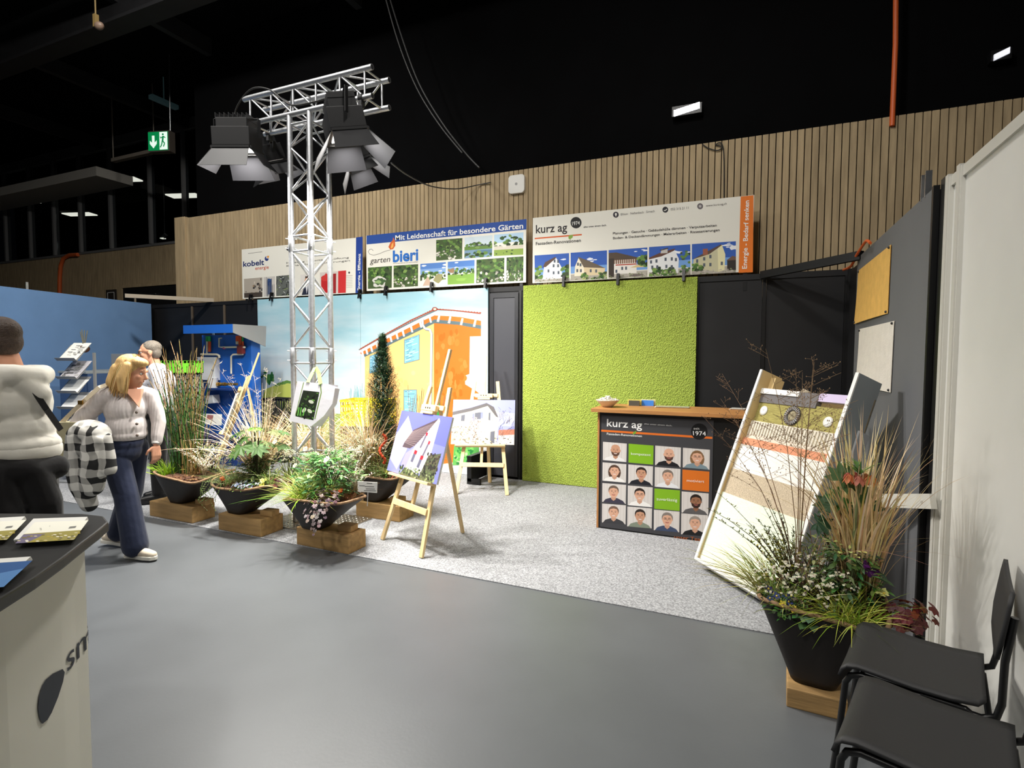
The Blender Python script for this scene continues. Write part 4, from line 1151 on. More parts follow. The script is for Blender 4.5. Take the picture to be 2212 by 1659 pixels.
def house_violet(pr):
    r = random.Random(9)
    pr.poly(sq, (104, 108, 204)); pr.poly([(0, 0.35), (1, 0.45), (1, 1), (0, 1)], (124, 128, 214))
    pr.poly([(0.0, 0.42), (0.08, 0.24), (0.16, 0.08), (0.34, 0.34), (0.3, 0.62), (0.2, 0.95), (0.0, 0.8)], (168, 160, 196))
    pr.poly([(0.16, 0.07), (0.34, 0.33), (0.22, 0.5), (0.13, 0.52)], (214, 200, 204))
    pr.poly([(0.22, 0.5), (0.34, 0.28), (0.76, 0.05), (0.76, 0.09), (0.44, 0.52), (0.36, 0.58), (0.2, 0.58)], (84, 70, 76))
    for i in range(12):
        f = i / 12; pr.line([(0.23 + 0.1 * f, 0.5 - 0.2 * f), (0.44 + 0.3 * f, 0.53 - 0.44 * f)], 0.008, (140, 122, 124))
    pr.poly([(0.77, 0.04), (0.8, 0.08), (0.78, 0.55), (0.7, 0.9), (0.5, 0.95), (0.36, 0.9), (0.3, 0.86), (0.44, 0.55)], (232, 224, 236))
    pr.poly([(0.44, 0.55), (0.36, 0.9), (0.26, 0.85), (0.3, 0.66)], (150, 146, 206))
    pr.line([(0.44, 0.55), (0.78, 0.06)], 0.02, (214, 206, 222))
    for x, y in ((0.6, 0.3), (0.68, 0.42)):
        pr.poly([(x, y), (x + 0.03, y + 0.01), (x - 0.03, y + 0.24), (x - 0.06, y + 0.23)], (104, 96, 112)); pr.poly([(x, y - 0.02), (x + 0.04, y - 0.01), (x + 0.03, y + 0.04), (x, y + 0.03)], (196, 44, 60))
    for x, y in ((0.46, 0.6), (0.6, 0.66)):
        pr.poly([(x, y), (x + 0.05, y + 0.01), (x + 0.02, y + 0.18), (x - 0.03, y + 0.17)], (96, 96, 116)); pr.poly([(x, y - 0.02), (x + 0.06, y - 0.01), (x + 0.05, y + 0.05), (x, y + 0.04)], (204, 40, 52))
    pr.poly([(0.28, 1), (0.34, 0.88), (0.5, 0.9), (0.66, 0.95), (0.74, 0.62), (0.96, 0.55), (0.93, 1)], (86, 92, 68))
    for i in range(90):
        pr.disc(min(.95, max(.03, r.uniform(0.25, 0.95))), r.uniform(0.86, 0.99), r.uniform(0.006, 0.02), r.uniform(0.01, 0.03), r.choice([(60, 76, 44), (110, 128, 80), (150, 160, 120), (46, 48, 42)]), 7)
    for i in range(70):
        pr.disc(r.uniform(0.72, 0.95), r.uniform(0.58, 0.85), r.uniform(0.008, 0.025), r.uniform(0.01, 0.03), r.choice([(70, 62, 56), (96, 92, 72), (52, 50, 46)]), 7)


def house_cream(pr):
    r = random.Random(4)
    pr.poly(sq, (150, 156, 222)); pr.poly([(0, 0.2), (1, 0.3), (1, 0.6), (0, 0.5)], (176, 182, 230))
    pr.poly([(0, 0.36), (0.3, 0.24), (0.56, 0.14), (0.7, 0.24), (0.74, 0.5), (0.72, 1), (0, 1)], (232, 224, 190))
    pr.poly([(0, 0.28), (0.3, 0.18), (0.54, 0.07), (0.66, 0.16), (0.74, 0.4), (0.7, 0.38), (0.56, 0.14), (0.3, 0.26), (0, 0.36)], (92, 88, 90))
    pr.poly([(0, 0.36), (0.3, 0.26), (0.54, 0.16), (0.52, 0.22), (0.28, 0.34), (0, 0.42)], (206, 196, 176))
    for x, y, w, h in ((0.14, 0.36, 0.06, 0.13), (0.36, 0.3, 0.1, 0.14), (0.58, 0.3, 0.03, 0.22), (0.62, 0.72, 0.07, 0.25)):
        pr.poly([(x, y), (x + w, y - 0.02), (x + w, y + h), (x, y + h)], (96, 98, 110))
    for x, y in ((0.32, 0.32), (0.455, 0.29)):
        pr.poly([(x, y), (x + 0.035, y - 0.01), (x + 0.035, y + 0.15), (x, y + 0.16)], (128, 134, 206))
    pr.poly([(0.58, 0.46), (0.76, 0.5), (0.76, 0.6), (0.58, 0.56)], (206, 204, 200))
    for i in range(9):
        pr.line([(0.59 + i * 0.02, 0.43 + i * 0.004), (0.59 + i * 0.02, 0.54 + i * 0.004)], 0.004, (120, 116, 112))
    for i in range(120):
        pr.disc(min(.98, max(.02, r.gauss(0.36, 0.05))), r.uniform(0.4, 0.9), r.uniform(0.004, 0.014), r.uniform(0.006, 0.02), r.choice([(110, 92, 88), (150, 130, 124), (196, 186, 170)]), 6)
    for i in range(150):
        pr.disc(r.uniform(0.01, 0.3), r.uniform(0.6, 0.98), r.uniform(0.006, 0.02), r.uniform(0.008, 0.025), r.choice([(214, 210, 170), (150, 140, 120), (196, 190, 140), (120, 112, 100), (232, 226, 206)]), 6)
    pr.poly([(0.75, 0.68), (1, 0.66), (1, 0.8), (0.75, 0.82)], (176, 108, 84)); pr.poly([(0.75, 0.8), (1, 0.78), (1, 1), (0.75, 1)], (208, 200, 196))
    for i in range(70):
        x = r.uniform(0.74, 0.99); y = r.uniform(0.2, 0.95); pr.line([(x, y), (min(.99, max(.72, x + r.uniform(-.06, .06))), max(.16, y - r.uniform(.03, .14)))], 0.004, r.choice([(110, 96, 84), (84, 76, 70), (150, 140, 130)]))
    for i in range(40):
        pr.disc(r.uniform(.3, .98), r.uniform(.86, .99), r.uniform(.006, .02), .012, r.choice([(120, 110, 96), (180, 170, 140), (96, 92, 84)]), 6)


t1, W1, E1, n1 = easel((-2.618, 3.692, 0.0125), math.atan2(-0.385, 0.923), math.radians(17), 'pine easel holding the violet-blue gable house picture')
picture(W1, E1, n1, -0.42, 0.33, 0.582, 1.132, 'photo panel of a white gable house with red shutters under violet sky', house_violet)
t2, W2, E2, n2 = easel((-2.787, 5.53, 0.0125), math.atan2(0.35, 0.937), math.radians(22), 'pine easel holding the cream house picture beside the mural', (0.04, 0.62))
picture(W2, E2, n2, -0.385, 0.365, 0.582, 1.132, 'photo panel of a cream house with blue shutters and balcony', house_cream)
# third easel among the planters, seen from the side
pt = ony(548, 765, 5.45)
t3, W3, E3, n3 = easel((pt.x - 0.40, 5.45 - 0.36, 0.0125), math.radians(-45), math.radians(19), 'pine easel turned sideways among the dry grasses')
picture(W3, E3, n3, -0.4, 0.35, 0.582, 1.132, 'grey-edged picture panel turned sideways on the easel behind the dry grass', lambda pr: (pr.poly(sq, (170, 176, 190)), pr.poly([(0.1, 0.4), (0.9, 0.4), (0.9, 0.9), (0.1, 0.9)], (120, 130, 110))))

# ================================================================== KURZ COUNTER
m_oak = M('oak_veneer', (176, 124, 72), 0.5, noise=(5, 0.16), stretch=(0.6, 6, 6), bump=(30, 0.05))
m_ply = M('plywood_edge', (176, 120, 66), 0.6, noise=(60, 0.2), stretch=(1, 1, 0.2))
YC = 4.92
cx0 = onz(1289, 1140, 0.0).x; cx1 = 0.12; ZC = 1.095
kc = empty('reception_counter', ((cx0 + cx1) / 2, YC + 0.25, 0.006), 0, 'black reception counter with oak top and kurz ag team poster', 'counter')
def K(o): return fix_parent(o)
K(mesh1('front_panel', m_black, kc, lambda b: b.bbox((cx0 + 0.018, YC + 0.0, 0.01), (cx1, YC + 0.02, ZC))))
K(mesh1('side_panel', m_ply, kc, lambda b: b.bbox((cx0, YC - 0.002, 0.008), (cx0 + 0.018, YC + 0.5, ZC)), bevel=0.001))
K(mesh1('side_panel', m_black, kc, lambda b: b.bbox((cx1 - 0.018, YC + 0.02, 0.008), (cx1, YC + 0.5, ZC))))
K(mesh1('shelf', m_black, kc, lambda b: b.bbox((cx0 + 0.018, YC + 0.02, 0.55), (cx1 - 0.018, YC + 0.48, 0.57))))
K(mesh1('top', m_oak, kc, lambda b: b.bbox((cx0 - 0.05, YC - 0.06, ZC), (cx1 + 0.04, YC + 0.55, ZC + 0.034)), bevel=0.003))
ZT_ = ZC + 0.034


def g8(x, y):
    return 1260 + 0.22910 * x, 820 + 0.22910 * y


def G8(*p):
    return [g8(x, y) for x, y in p]


pk = PL((0, YC - 0.004, 0), (0, -1, 0))
px0 = pk(*g8(172, 330)).x; px1 = pk(*g8(1222, 700)).x
K(mesh1('poster', M('poster_grey', (66, 66, 70), 0.5, spec=0.3), kc, lambda b: b.bbox((px0, YC - 0.004, 0.02), (px1, YC, ZC - 0.03))))
pr = Print(pk)
pr.poly(G8((170, 472), (1218, 540), (1216, 560), (169, 490)), (222, 112, 40))
pr.disc(*g8(1093, 490), 18, 17.6, (24, 24, 26), 28)
pr.poly(G8((462, 512), (478, 492), (500, 482), (496, 506), (474, 518)), (120, 160, 50))
# tiles: rows of four, corners measured on the poster
rows = [[(186, 586, 410, 778), (428, 604, 662, 802), (679, 622, 921, 826), (940, 642, 1194, 850)],
        [(182, 780, 406, 972), (425, 800, 657, 1000), (675, 824, 916, 1030), (935, 848, 1189, 1060)],
        [(180, 975, 404, 1172), (420, 998, 654, 1204), (671, 1026, 912, 1238), (928, 1054, 1182, 1276)],
        [(178, 1168, 402, 1366), (416, 1196, 648, 1404), (666, 1226, 908, 1440), (924, 1260, 1176, 1480)]]


def face_tile(pr, q, skin, hair, top, beard=None, glasses=False, long=False, bald=False, seed=0):
    P = lambda u, v: bil(q, u, v); r = random.Random(seed)
    poly = lambda pts, c: pr.poly([P(*p) for p in pts], c)
    def el(u, v, a, b_, c, n=16, s=0, e=2 * PI):
        poly([(u + a * math.cos(s + (e - s) * i / n), v + b_ * math.sin(s + (e - s) * i / n)) for i in range(n)], c)
    poly([(0, 0), (1, 0), (1, 1), (0, 1)], (212, 207, 204))
    for i in range(7):
        u = (i + r.uniform(0.2, 0.8)) / 7; poly([(u, 0), (u + 0.012, 0), (u + 0.012, 1), (u, 1)], (188, 182, 178))
    cu_ = 0.5 + r.uniform(-0.03, 0.05); w = 0.19
    if long:
        el(cu_, 0.5, 0.27, 0.42, hair)
    poly([(0.04, 1), (0.14, 0.84), (0.36, 0.74), (0.64, 0.74), (0.88, 0.86), (0.97, 1)], top)
    poly([(cu_ - 0.09, 0.6), (cu_ + 0.09, 0.6), (cu_ + 0.1, 0.8), (cu_, 0.9), (cu_ - 0.1, 0.8)], tuple(int(c * 0.92) for c in skin))
    el(cu_ - w, 0.42, 0.03, 0.07, skin); el(cu_ + w, 0.42, 0.03, 0.07, skin)
    if not bald:
        el(cu_, 0.33, w + 0.03, 0.25, hair)
    el(cu_, 0.44, w, 0.28, skin, 20)
    if bald:
        el(cu_, 0.3, w * 0.98, 0.2, skin, 18)
    else:
        poly([(cu_ - w, 0.34), (cu_ - w * 0.95, 0.2), (cu_, 0.12), (cu_ + w * 0.95, 0.2), (cu_ + w, 0.34), (cu_ + w * 0.75, 0.25), (cu_, 0.21), (cu_ - w * 0.75, 0.26)], hair)
    if beard:
        poly([(cu_ - w * 0.97, 0.48), (cu_ - w * 0.7, 0.52), (cu_ - w * 0.4, 0.54), (cu_, 0.53), (cu_ + w * 0.4, 0.54), (cu_ + w * 0.7, 0.52), (cu_ + w * 0.97, 0.48), (cu_ + w * 0.8, 0.64), (cu_ + w * 0.4, 0.72), (cu_, 0.74), (cu_ - w * 0.4, 0.72), (cu_ - w * 0.8, 0.64)], beard)
    for s in (-1, 1):
        el(cu_ + s * 0.075, 0.4, 0.028, 0.014, (60, 48, 44), 8); poly([(cu_ + s * 0.12, 0.355), (cu_ + s * 0.035, 0.36), (cu_ + s * 0.035, 0.345), (cu_ + s * 0.12, 0.335)], tuple(int(c * 0.7) for c in hair) if not bald else (90, 70, 60))
        if glasses:
            pr.line([P(cu_ + s * 0.03, 0.37), P(cu_ + s * 0.13, 0.37), P(cu_ + s * 0.13, 0.44), P(cu_ + s * 0.03, 0.44), P(cu_ + s * 0.03, 0.37)], 0.5, (50, 46, 50))
    poly([(cu_ - 0.02, 0.42), (cu_ + 0.015, 0.42), (cu_ + 0.03, 0.5), (cu_ - 0.025, 0.5)], tuple(int(c * 0.86) for c in skin))
    poly([(cu_ - 0.08, 0.565), (cu_ + 0.08, 0.565), (cu_ + 0.04, 0.61), (cu_ - 0.04, 0.61)], (236, 226, 222) if seed % 3 else (170, 96, 90))
    pr.line([P(cu_ - 0.085, 0.562), P(cu_, 0.572), P(cu_ + 0.085, 0.562)], 0.5, (150, 90, 84))


S1, S2, S3 = (214, 166, 140), (196, 148, 120), (150, 106, 80)
faces = {(0, 0): dict(skin=S2, hair=(70, 50, 40), top=(226, 224, 224), beard=(92, 66, 54), bald=True), (0, 2): dict(skin=S1, hair=(90, 70, 60), top=(30, 30, 34), beard=(80, 56, 46), bald=True),
         (0, 3): dict(skin=S1, hair=(128, 96, 66), top=(120, 140, 150), glasses=True, long=True), (1, 0): dict(skin=S1, hair=(84, 62, 50), top=(232, 230, 228), long=True),
         (1, 1): dict(skin=S2, hair=(44, 34, 30), top=(32, 34, 42)), (1, 2): dict(skin=S1, hair=(120, 108, 100), top=(226, 228, 232)), (2, 0): dict(skin=S1, hair=(110, 92, 80), top=(62, 60, 76)),
         (2, 1): dict(skin=S1, hair=(46, 36, 32), top=(236, 234, 232), glasses=True), (2, 3): dict(skin=S3, hair=(36, 28, 26), top=(92, 90, 92), beard=(54, 38, 32)),
         (3, 0): dict(skin=S1, hair=(118, 94, 80), top=(62, 62, 66)), (3, 1): dict(skin=S2, hair=(48, 38, 34), top=(128, 138, 122)), (3, 2): dict(skin=S1, hair=(132, 122, 116), top=(64, 76, 104), glasses=True),
         (3, 3): dict(skin=S1, hair=(150, 140, 132), top=(30, 30, 32))}
sk = (1146 - 1050) / 900.0
for r_, row in enumerate(rows):
    for c_, (x0, y0, x1, y1) in enumerate(row):
        sl_ = 0.078
        q = [g8(x0, y0), g8(x1, y0 + (x1 - x0) * sl_), g8(x1 - 4, y1), g8(x0 - 2, y1 - (x1 - x0) * (sl_ + 0.01))]
        pt_ = Print(pk)
        if (r_, c_) in faces:
            face_tile(pt_, q, seed=r_ * 4 + c_ + 1, **faces[(r_, c_)])
        else:
            pt_.poly(q, (212, 112, 36) if (r_, c_) == (1, 3) else (128, 178, 36))
        K(pt_.build(kc, 'portrait' if (r_, c_) in faces else 'word_tile'))
K(pr.build(kc))
T8 = lambda s, a_, b_, h, c, bold=0.0: text_px(s, pk, g8(*a_), g8(*b_), g8(*h), c, kc, bold=bold)
T8('kurz ag', (222, 440), (554, 462), (223, 370), (238, 238, 238), 0.012)
T8('alles unter einem dach.', (572, 422), (838, 440), (572, 410), (200, 200, 200), 0.02)
T8('Fassaden-Renovationen', (222, 520), (553, 542), (222, 500), (232, 232, 232), 0.012)
T8('seit', (1040, 470), (1096, 472), (1040, 448), (200, 200, 200)); T8('1974', (1036, 524), (1156, 530), (1034, 484), (240, 240, 240))
T8('kompetent', (450, 708), (636, 722), (450, 684), (240, 244, 226)); T8('motiviert', (976, 962), (1140, 974), (976, 936), (244, 232, 220))
T8('zuverlässig', (690, 1138), (886, 1150), (690, 1110), (240, 244, 226)); T8('unser Team', (856, 1498), (1148, 1526), (857, 1466), (176, 96, 52))


def on_counter(px, py):
    return onz(px, py, ZT_)


# bowl with wrapped sweets
p = on_counter(1327, 874)
bo = empty('candy_bowl', (p.x, YC + 0.14, ZT_), 0, 'cream ceramic bowl on the kurz counter filled with wrapped sweets', 'bowl')
mesh1('bowl', M('cream_glaze', (214, 200, 178), 0.35, noise=(20, 0.06)), bo, lambda b: b.lathe([(0.03, 0.0), (0.045, 0.003), (0.075, 0.03), (0.108, 0.062), (0.112, 0.07), (0.104, 0.066), (0.07, 0.036), (0.03, 0.016)], 32))
m_foil = M('sweet_wrapper', (232, 230, 226), 0.3, noise=(60, 0.2), bump=(200, 0.4)); rr = random.Random(8)
s0 = None
for i in range(26):
    a_ = rr.uniform(0, 2 * PI); d = rr.uniform(0, 0.085); z = ZT_ + 0.05 + (0.085 - d) * 0.45 + rr.uniform(0, 0.012)
    if s0 is None:
        s0 = empty('wrapped_sweet', (0, 0, 0), 0, 'white wrapped sweet heaped in the cream counter bowl', 'sweet', 'wrapped sweets in the bowl')
        mesh1('candy', m_foil, s0, lambda b: b.ell((0, 0, 0), (0.017, 0.012, 0.009), None, 8, 6)); mesh1('wrapper_end', m_foil, s0, lambda b: [b.prism([(s * 0.014, 0, 0), (s * 0.03, 0.011, 0.004), (s * 0.032, -0.011, -0.004)], (0, 0, 0.002)) for s in (-1, 1)])
        o = s0
    else:
        o = copy_tree(s0)
    o.location = (p.x + d * math.cos(a_), YC + 0.14 + d * math.sin(a_), z); o.rotation_euler = (rr.uniform(-.5, .5), rr.uniform(-.5, .5), rr.uniform(0, 6))
def card_box(px, py, w, h, mat, label, cards):
    p = on_counter(px, py)
    t = empty('card_holder', (p.x, p.y + 0.02, ZT_), 0.04, label, 'card holder')
    mesh1('front', mat, t, lambda b: b.bbox((-w / 2, -0.004, 0), (w / 2, 0.0, h)), bevel=0.001)
    mesh1('base', mat, t, lambda b: (b.bbox((-w / 2, 0, 0), (w / 2, 0.07, 0.004)), b.bbox((-w / 2, 0.066, 0), (w / 2, 0.07, h * 0.8))))
    mesh1('cards', cards, t, lambda b: [b.bbox((-w / 2 - 0.012, 0.012 + i * 0.013, 0.005), (w / 2 + 0.008 * i - 0.004, 0.018 + i * 0.013, h + 0.006)) for i in range(3)])
card_box(1369, 877, 0.105, 0.052, M('holder_dark', (78, 78, 72), 0.4), 'dark grey card holder with yellow cards on the kurz counter', M('card_yellow', (226, 212, 110), 0.5))
card_box(1398, 877, 0.115, 0.054, M('holder_blue', (64, 132, 222), 0.4), 'blue card holder with pale cards on the kurz counter', M('card_cream', (226, 222, 176), 0.5))
def leaflet(px, py, w, d, rz, mat, label, n=3, z=None, name='brochure'):
    zz = ZT_ if z is None else z
    p = onz(px, py, zz)
    t = empty(name, (p.x, p.y, zz), rz, label, 'brochure')
    for i in range(n):
        mesh1('sheet', mat if i == n - 1 else m_white, t, lambda b: b.box((0.006 * i, -0.004 * i, 0.002 + i * 0.0032), (w, d, 0.003)))
    return t
leaflet(1450, 880, 0.3, 0.12, 0.1, M('leaf_grey', (168, 172, 150), 0.4), 'grey-green leaflets lying flat on the kurz counter')
leaflet(1592, 884, 0.12, 0.12, -0.1, M('leaf_pale', (206, 206, 200), 0.4), 'pale leaflets at the right end of the kurz counter')

# ================================================================== FACADE SAMPLE DISPLAY
ang, tl = math.radians(39.44), math.radians(21.06)
BL = V((-0.3405, 4.2655, 0.0897)); wd = V((math.sin(ang), -math.cos(ang), 0)); bk = V((math.cos(ang), math.sin(ang), 0))
LV = V((0, 0, 1)) * math.cos(tl) + bk * math.sin(tl); NB = wd.cross(LV).normalized()
if NB.dot(bk) > 0:
    NB = -NB                       # NB points out of the face, towards the viewer
BW, BH, BD = 0.857, 1.522, 0.2
S = lambda u, v, w=0.0: BL + wd * u + LV * v + NB * w      # u along width, v up the board, w outwards
ds = empty('facade_sample_stand', S(BW / 2, 0), 0, 'leaning open box showing layers of facade insulation and plaster', 'display')
m_boxg = M('box_grey', (140, 146, 148), 0.6, noise=(3, 0.06)); m_edge = M('box_white_edge', (226, 224, 220), 0.5)
m_plywood = M('birch_ply', (214, 186, 132), 0.6, noise=(6, 0.1), stretch=(1, 1, 0.3))
def slab(b, u0, u1, v0, v1, w0, w1):
    b.obox(S((u0 + u1) / 2, (v0 + v1) / 2, (w0 + w1) / 2), wd * ((u1 - u0) / 2), LV * ((v1 - v0) / 2), NB * ((w1 - w0) / 2))
def part(name, mat, *sl, bevel=0.0):
    return fix_parent(mesh1(name, mat, ds, lambda b: [slab(b, *s) for s in sl], bevel=bevel))
T = 0.02
part('back_panel', m_plywood, (0, BW, 0, BH - 0.11, -BD, -BD + 0.015))
part('side_panel', m_boxg, (BW - T, BW, 0, BH, -BD, -0.006)); part('side_panel', m_plywood, (0, T, 0, BH, -BD, -0.006))
part('edge_strip', m_edge, (BW - T - 0.002, BW + 0.002, 0, BH, -0.006, 0.004)); part('edge_strip', m_edge, (-0.002, T + 0.002, 0, BH, -0.006, 0.004))
part('bottom_panel', m_edge, (0, BW, -0.012, T * 0.4, -BD, 0.004))
def rib_mat():
    return M('comb_mortar', (214, 206, 190), 0.85, noise=(60, 0.08), bump=(150, 0.3))
vz = lambda px, py: None
# layer borders along the board (fractions found from the photo)
bandpl = PL(S(0, 0, -0.05), NB)
def vof(px, py):
    q = bandpl(px, py) - S(0, 0, -0.05); return q.dot(LV)
v_tan0, v_tan1 = vof(1557, 1060), vof(1575, 1009); v_white1 = vof(1594, 957); v_or1 = vof(1597, 942); v_mor1 = vof(1612, 905); v_wool1 = vof(1625, 866)
u0, u1 = T + 0.001, BW - T - 0.001
m_lime = M('pale_green_render', (222, 232, 208), 0.9, noise=(60, 0.05), bump=(120, 0.5)); m_tan = M('tan_render', (186, 170, 146), 0.9, noise=(110, 0.22), bump=(160, 0.6))
part('finish_layer', m_lime, (u0, u1, 0.012, v_tan0, -0.05, -0.022)); part('finish_layer', M('cream_render', (226, 226, 204), 0.9, bump=(120, 0.4)), (u0, u1, 0.01, 0.09, -0.05, -0.0218))
part('base_coat', m_tan, (u0, u1, v_tan0, v_tan1, -0.05, -0.03))
part('levelling_coat', M('white_render', (228, 224, 216), 0.9, noise=(40, 0.03), bump=(90, 0.3)), (u0, u1, v_tan1, v_white1, -0.05, -0.036))
part('mesh_strip', M('salmon_mesh', (214, 142, 108), 0.85, noise=(30, 0.14), stretch=(1, 1, 6), bump=(60, 0.2)), (u0, u1, v_white1, v_or1, -0.06, -0.04))
part('mortar_bed', rib_mat(), (u0, u1, v_or1, v_mor1, -0.09, -0.06))
part('insulation', M('mineral_wool', (168, 158, 92), 0.95, noise=(26, 0.2), stretch=(0.6, 0.6, 5), bump=(50, 0.9)), (u0, u1, v_mor1, v_wool1 + 0.02, -0.14, -0.075))
n_r = 30
for i in range(n_r):
    u = u0 + (u1 - u0) * (i + 0.5) / n_r
    part('mortar_ridge', rib_mat(), (u - 0.0065, u + 0.0065, v_or1 + 0.03, v_mor1 - 0.008, -0.06, -0.052))
vt = v_wool1
def uvw(x, y, w):
    x, y = 1480 + 0.2803 * x, 640 + 0.2803 * y
    q = PL(S(0, 0, w), NB)(x, y) - S(0, 0, w); return q.dot(wd), q.dot(LV)
def patch(name, mat, pts, w0, w1):
    q = [S(*uvw(x, y, w1), w1) for x, y in pts]
    return fix_parent(mesh1(name, mat, ds, lambda b: b.prism(q, NB * (w0 - w1)), fix=True))
patch('grey_slab', M('slab_grey', (108, 104, 104), 0.8, noise=(40, 0.05)), [(536, 745), (870, 772), (905, 742), (1035, 750), (1000, 862), (522, 808)], -0.11, -0.066)
patch('white_profile', m_edge, [(548, 702), (884, 734), (868, 774), (537, 742)], -0.09, -0.05)
patch('lilac_slab', M('slab_lilac', (206, 192, 222), 0.8), [(1036, 748), (1278, 765), (1254, 830), (1016, 808)], -0.11, -0.07)
patch('wood_fibre', M('chip_grey', (150, 138, 118), 0.9, noise=(40, 0.2)), [(884, 738), (910, 710), (975, 742), (905, 742)], -0.11, -0.08)
part('corner_block', m_plywood, (u0, u0 + 0.05, vt + 0.1, BH - 0.03, -BD + 0.015, -0.1))
# anchors
def disc_part(name, mat, u, v, r0, r1, w0, w1, n=28):
    m3 = Matrix((wd, LV, NB)).transposed()
    return fix_parent(mesh1(name, mat, ds, lambda b: b.lathe([(r0, w0), (r1, w0), (r1, w1), (r0, w1), (r0, w0)], n, S(u, v, 0), m=m3, cap=(r0 <= 0.0005))))
m_anc = M('anchor_white', (232, 230, 224), 0.5); m_hole = M('anchor_hole', (60, 56, 50), 0.8)
ur, vm = uvw(825, 922, -0.07)
for u, v in (uvw(605, 880, -0.07), uvw(1100, 968, -0.07)):
    o = disc_part('anchor_plate', m_anc, u, v, 0.0004, 0.036, -0.075, -0.068)
    for k in range(6):
        a_ = k * PI / 3; c3 = S(u + 0.021 * math.cos(a_), v + 0.021 * math.sin(a_), 0)
        m3 = Matrix((wd, LV, NB)).transposed()
        h_ = mesh1('hole', m_hole, None, lambda b: b.lathe([(0.0004, -0.0682), (0.0065, -0.0682), (0.0065, -0.0672), (0.0004, -0.0672)], 10, c3, m=m3)); h_.parent = o; fix_parent(h_)
o = disc_part('anchor_ring', M('anchor_dark', (72, 70, 72), 0.7, noise=(60, 0.3)), ur, vm, 0.04, 0.07, -0.075, -0.064)
disc_part('ring_core', M('ring_core', (150, 140, 112), 0.9, noise=(50, 0.2)), ur, vm, 0.0004, 0.04, -0.076, -0.07)
for k in range(24):
    a_ = 2 * PI * k / 24
    c1, c2 = S(ur + 0.044 * math.cos(a_), vm + 0.044 * math.sin(a_), -0.063), S(ur + 0.068 * math.cos(a_), vm + 0.068 * math.sin(a_), -0.063)
    fix_parent(mesh1('ring_tooth', M('tooth_grey', (158, 154, 150), 0.7), ds, lambda b: b.bar(c1, c2, 0.006, 0.004, up=NB)))
# support leg behind the box
fix_parent(mesh1('rear_leg', m_boxg, ds, lambda b: (b.bar(S(BW - 0.06, BH * 0.7, -BD), V((S(BW - 0.06, 0).x + bk.x * 0.62, S(BW - 0.06, 0).y + bk.y * 0.62, 0.02)), 0.04, 0.03), b.bar(S(0.06, BH * 0.7, -BD), V((S(0.06, 0).x + bk.x * 0.62, S(0.06, 0).y + bk.y * 0.62, 0.02)), 0.04, 0.03))))
fix_parent(mesh1('foot_bar', m_edge, ds, lambda b: b.bar(S(0.02, -0.012, -0.1), S(BW - 0.02, -0.012, -0.1), 0.08, 0.02)))
# brochure holder clipped on the grey side of the box
hp = PL(S(BW + 0.003, 0, 0), wd)
bh = empty('leaflet_holder', hp(1825, 1030, 0.01), 0, 'pale metal leaflet holder strip on the grey side of the sample box', 'holder')
def hold(b):
    q = [hp(x, y) for x, y in ((1853, 930), (1874, 942), (1842, 1030), (1826, 1018))]
    b.prism(q, wd * 0.015)
fix_parent(mesh1('strip', M('pale_metal', (206, 208, 210), 0.35, metal=0.5), bh, hold, fix=True))
fix_parent(mesh1('pocket', M('clear_plastic', (200, 206, 210), 0.15, trans=0.6), bh, lambda b: b.prism([hp(x, y, 0.015) for x, y in ((1820, 990), (1842, 1005), (1816, 1062), (1796, 1040))], wd * 0.03), fix=True))
lf = empty('brochure', hp(1815, 1030, 0.02), 0, 'folded photo leaflet standing in the holder on the sample box', 'brochure')
hq = [(1821, 988), (1841, 1002), (1822, 1046), (1805, 1030)]
fix_parent(mesh1('sheet', m_white, lf, lambda b: b.prism([hp(x, y, 0.046) for x, y in hq], wd * 0.006), fix=True))
pr = Print(lambda x, y, off=0.0: hp(x, y, 0.0525 + off)); pr.poly(hq[:2] + [(1839, 1008), (1819, 994)], (110, 106, 112)); scenery(pr, [(1819, 995), (1838, 1009), (1824, 1040), (1809, 1027)], 'garden', 12); fix_parent(pr.build(lf))

# ================================================================== LEFT COUNTER (camera side)
ca, sa = math.cos(math.radians(YAW)), math.sin(math.radians(YAW))
def cw(x, d, z=0.0):        # metres right of / in front of the camera -> booth coordinates
    return V((x * ca - d * sa, x * sa + d * ca, z))
top_out = [(-2.0, 2.03), (-1.62, 2.03), (-1.52, 2.0), (-1.45, 1.93), (-1.415, 1.84), (-1.375, 1.72), (-1.33, 1.59), (-1.285, 1.44), (-1.255, 1.3), (-1.24, 1.12), (-1.25, 0.95), (-1.29, 0.8), (-1.38, 0.7), (-1.5, 0.66), (-2.0, 0.66)]
body_out = [(-1.95, 1.98), (-1.65, 1.98), (-1.56, 1.95), (-1.50, 1.88), (-1.475, 1.8), (-1.44, 1.70), (-1.40, 1.57), (-1.355, 1.42), (-1.325, 1.28), (-1.31, 1.11), (-1.32, 0.97), (-1.36, 0.85), (-1.45, 0.78), (-1.95, 0.72)]
lc = empty('promo_counter', cw(-1.7, 1.4), 0, 'white curved promotion counter with a black oval top', 'counter')
m_ctop = M('counter_black', (40, 40, 40), 0.45, spec=0.4); m_cb = M('counter_fabric', (216, 214, 204), 0.7, noise=(3, 0.02))
fix_parent(mesh1('top', m_ctop, lc, lambda b: b.prism([cw(x, d, 0.965) for x, d in reversed(top_out)], (0, 0, 0.035)), bevel=0.006, fix=True))
fix_parent(mesh1('body', m_cb, lc, lambda b: b.prism([cw(x, d, 0.0) for x, d in reversed(body_out)], (0, 0, 0.965)), fix=True))
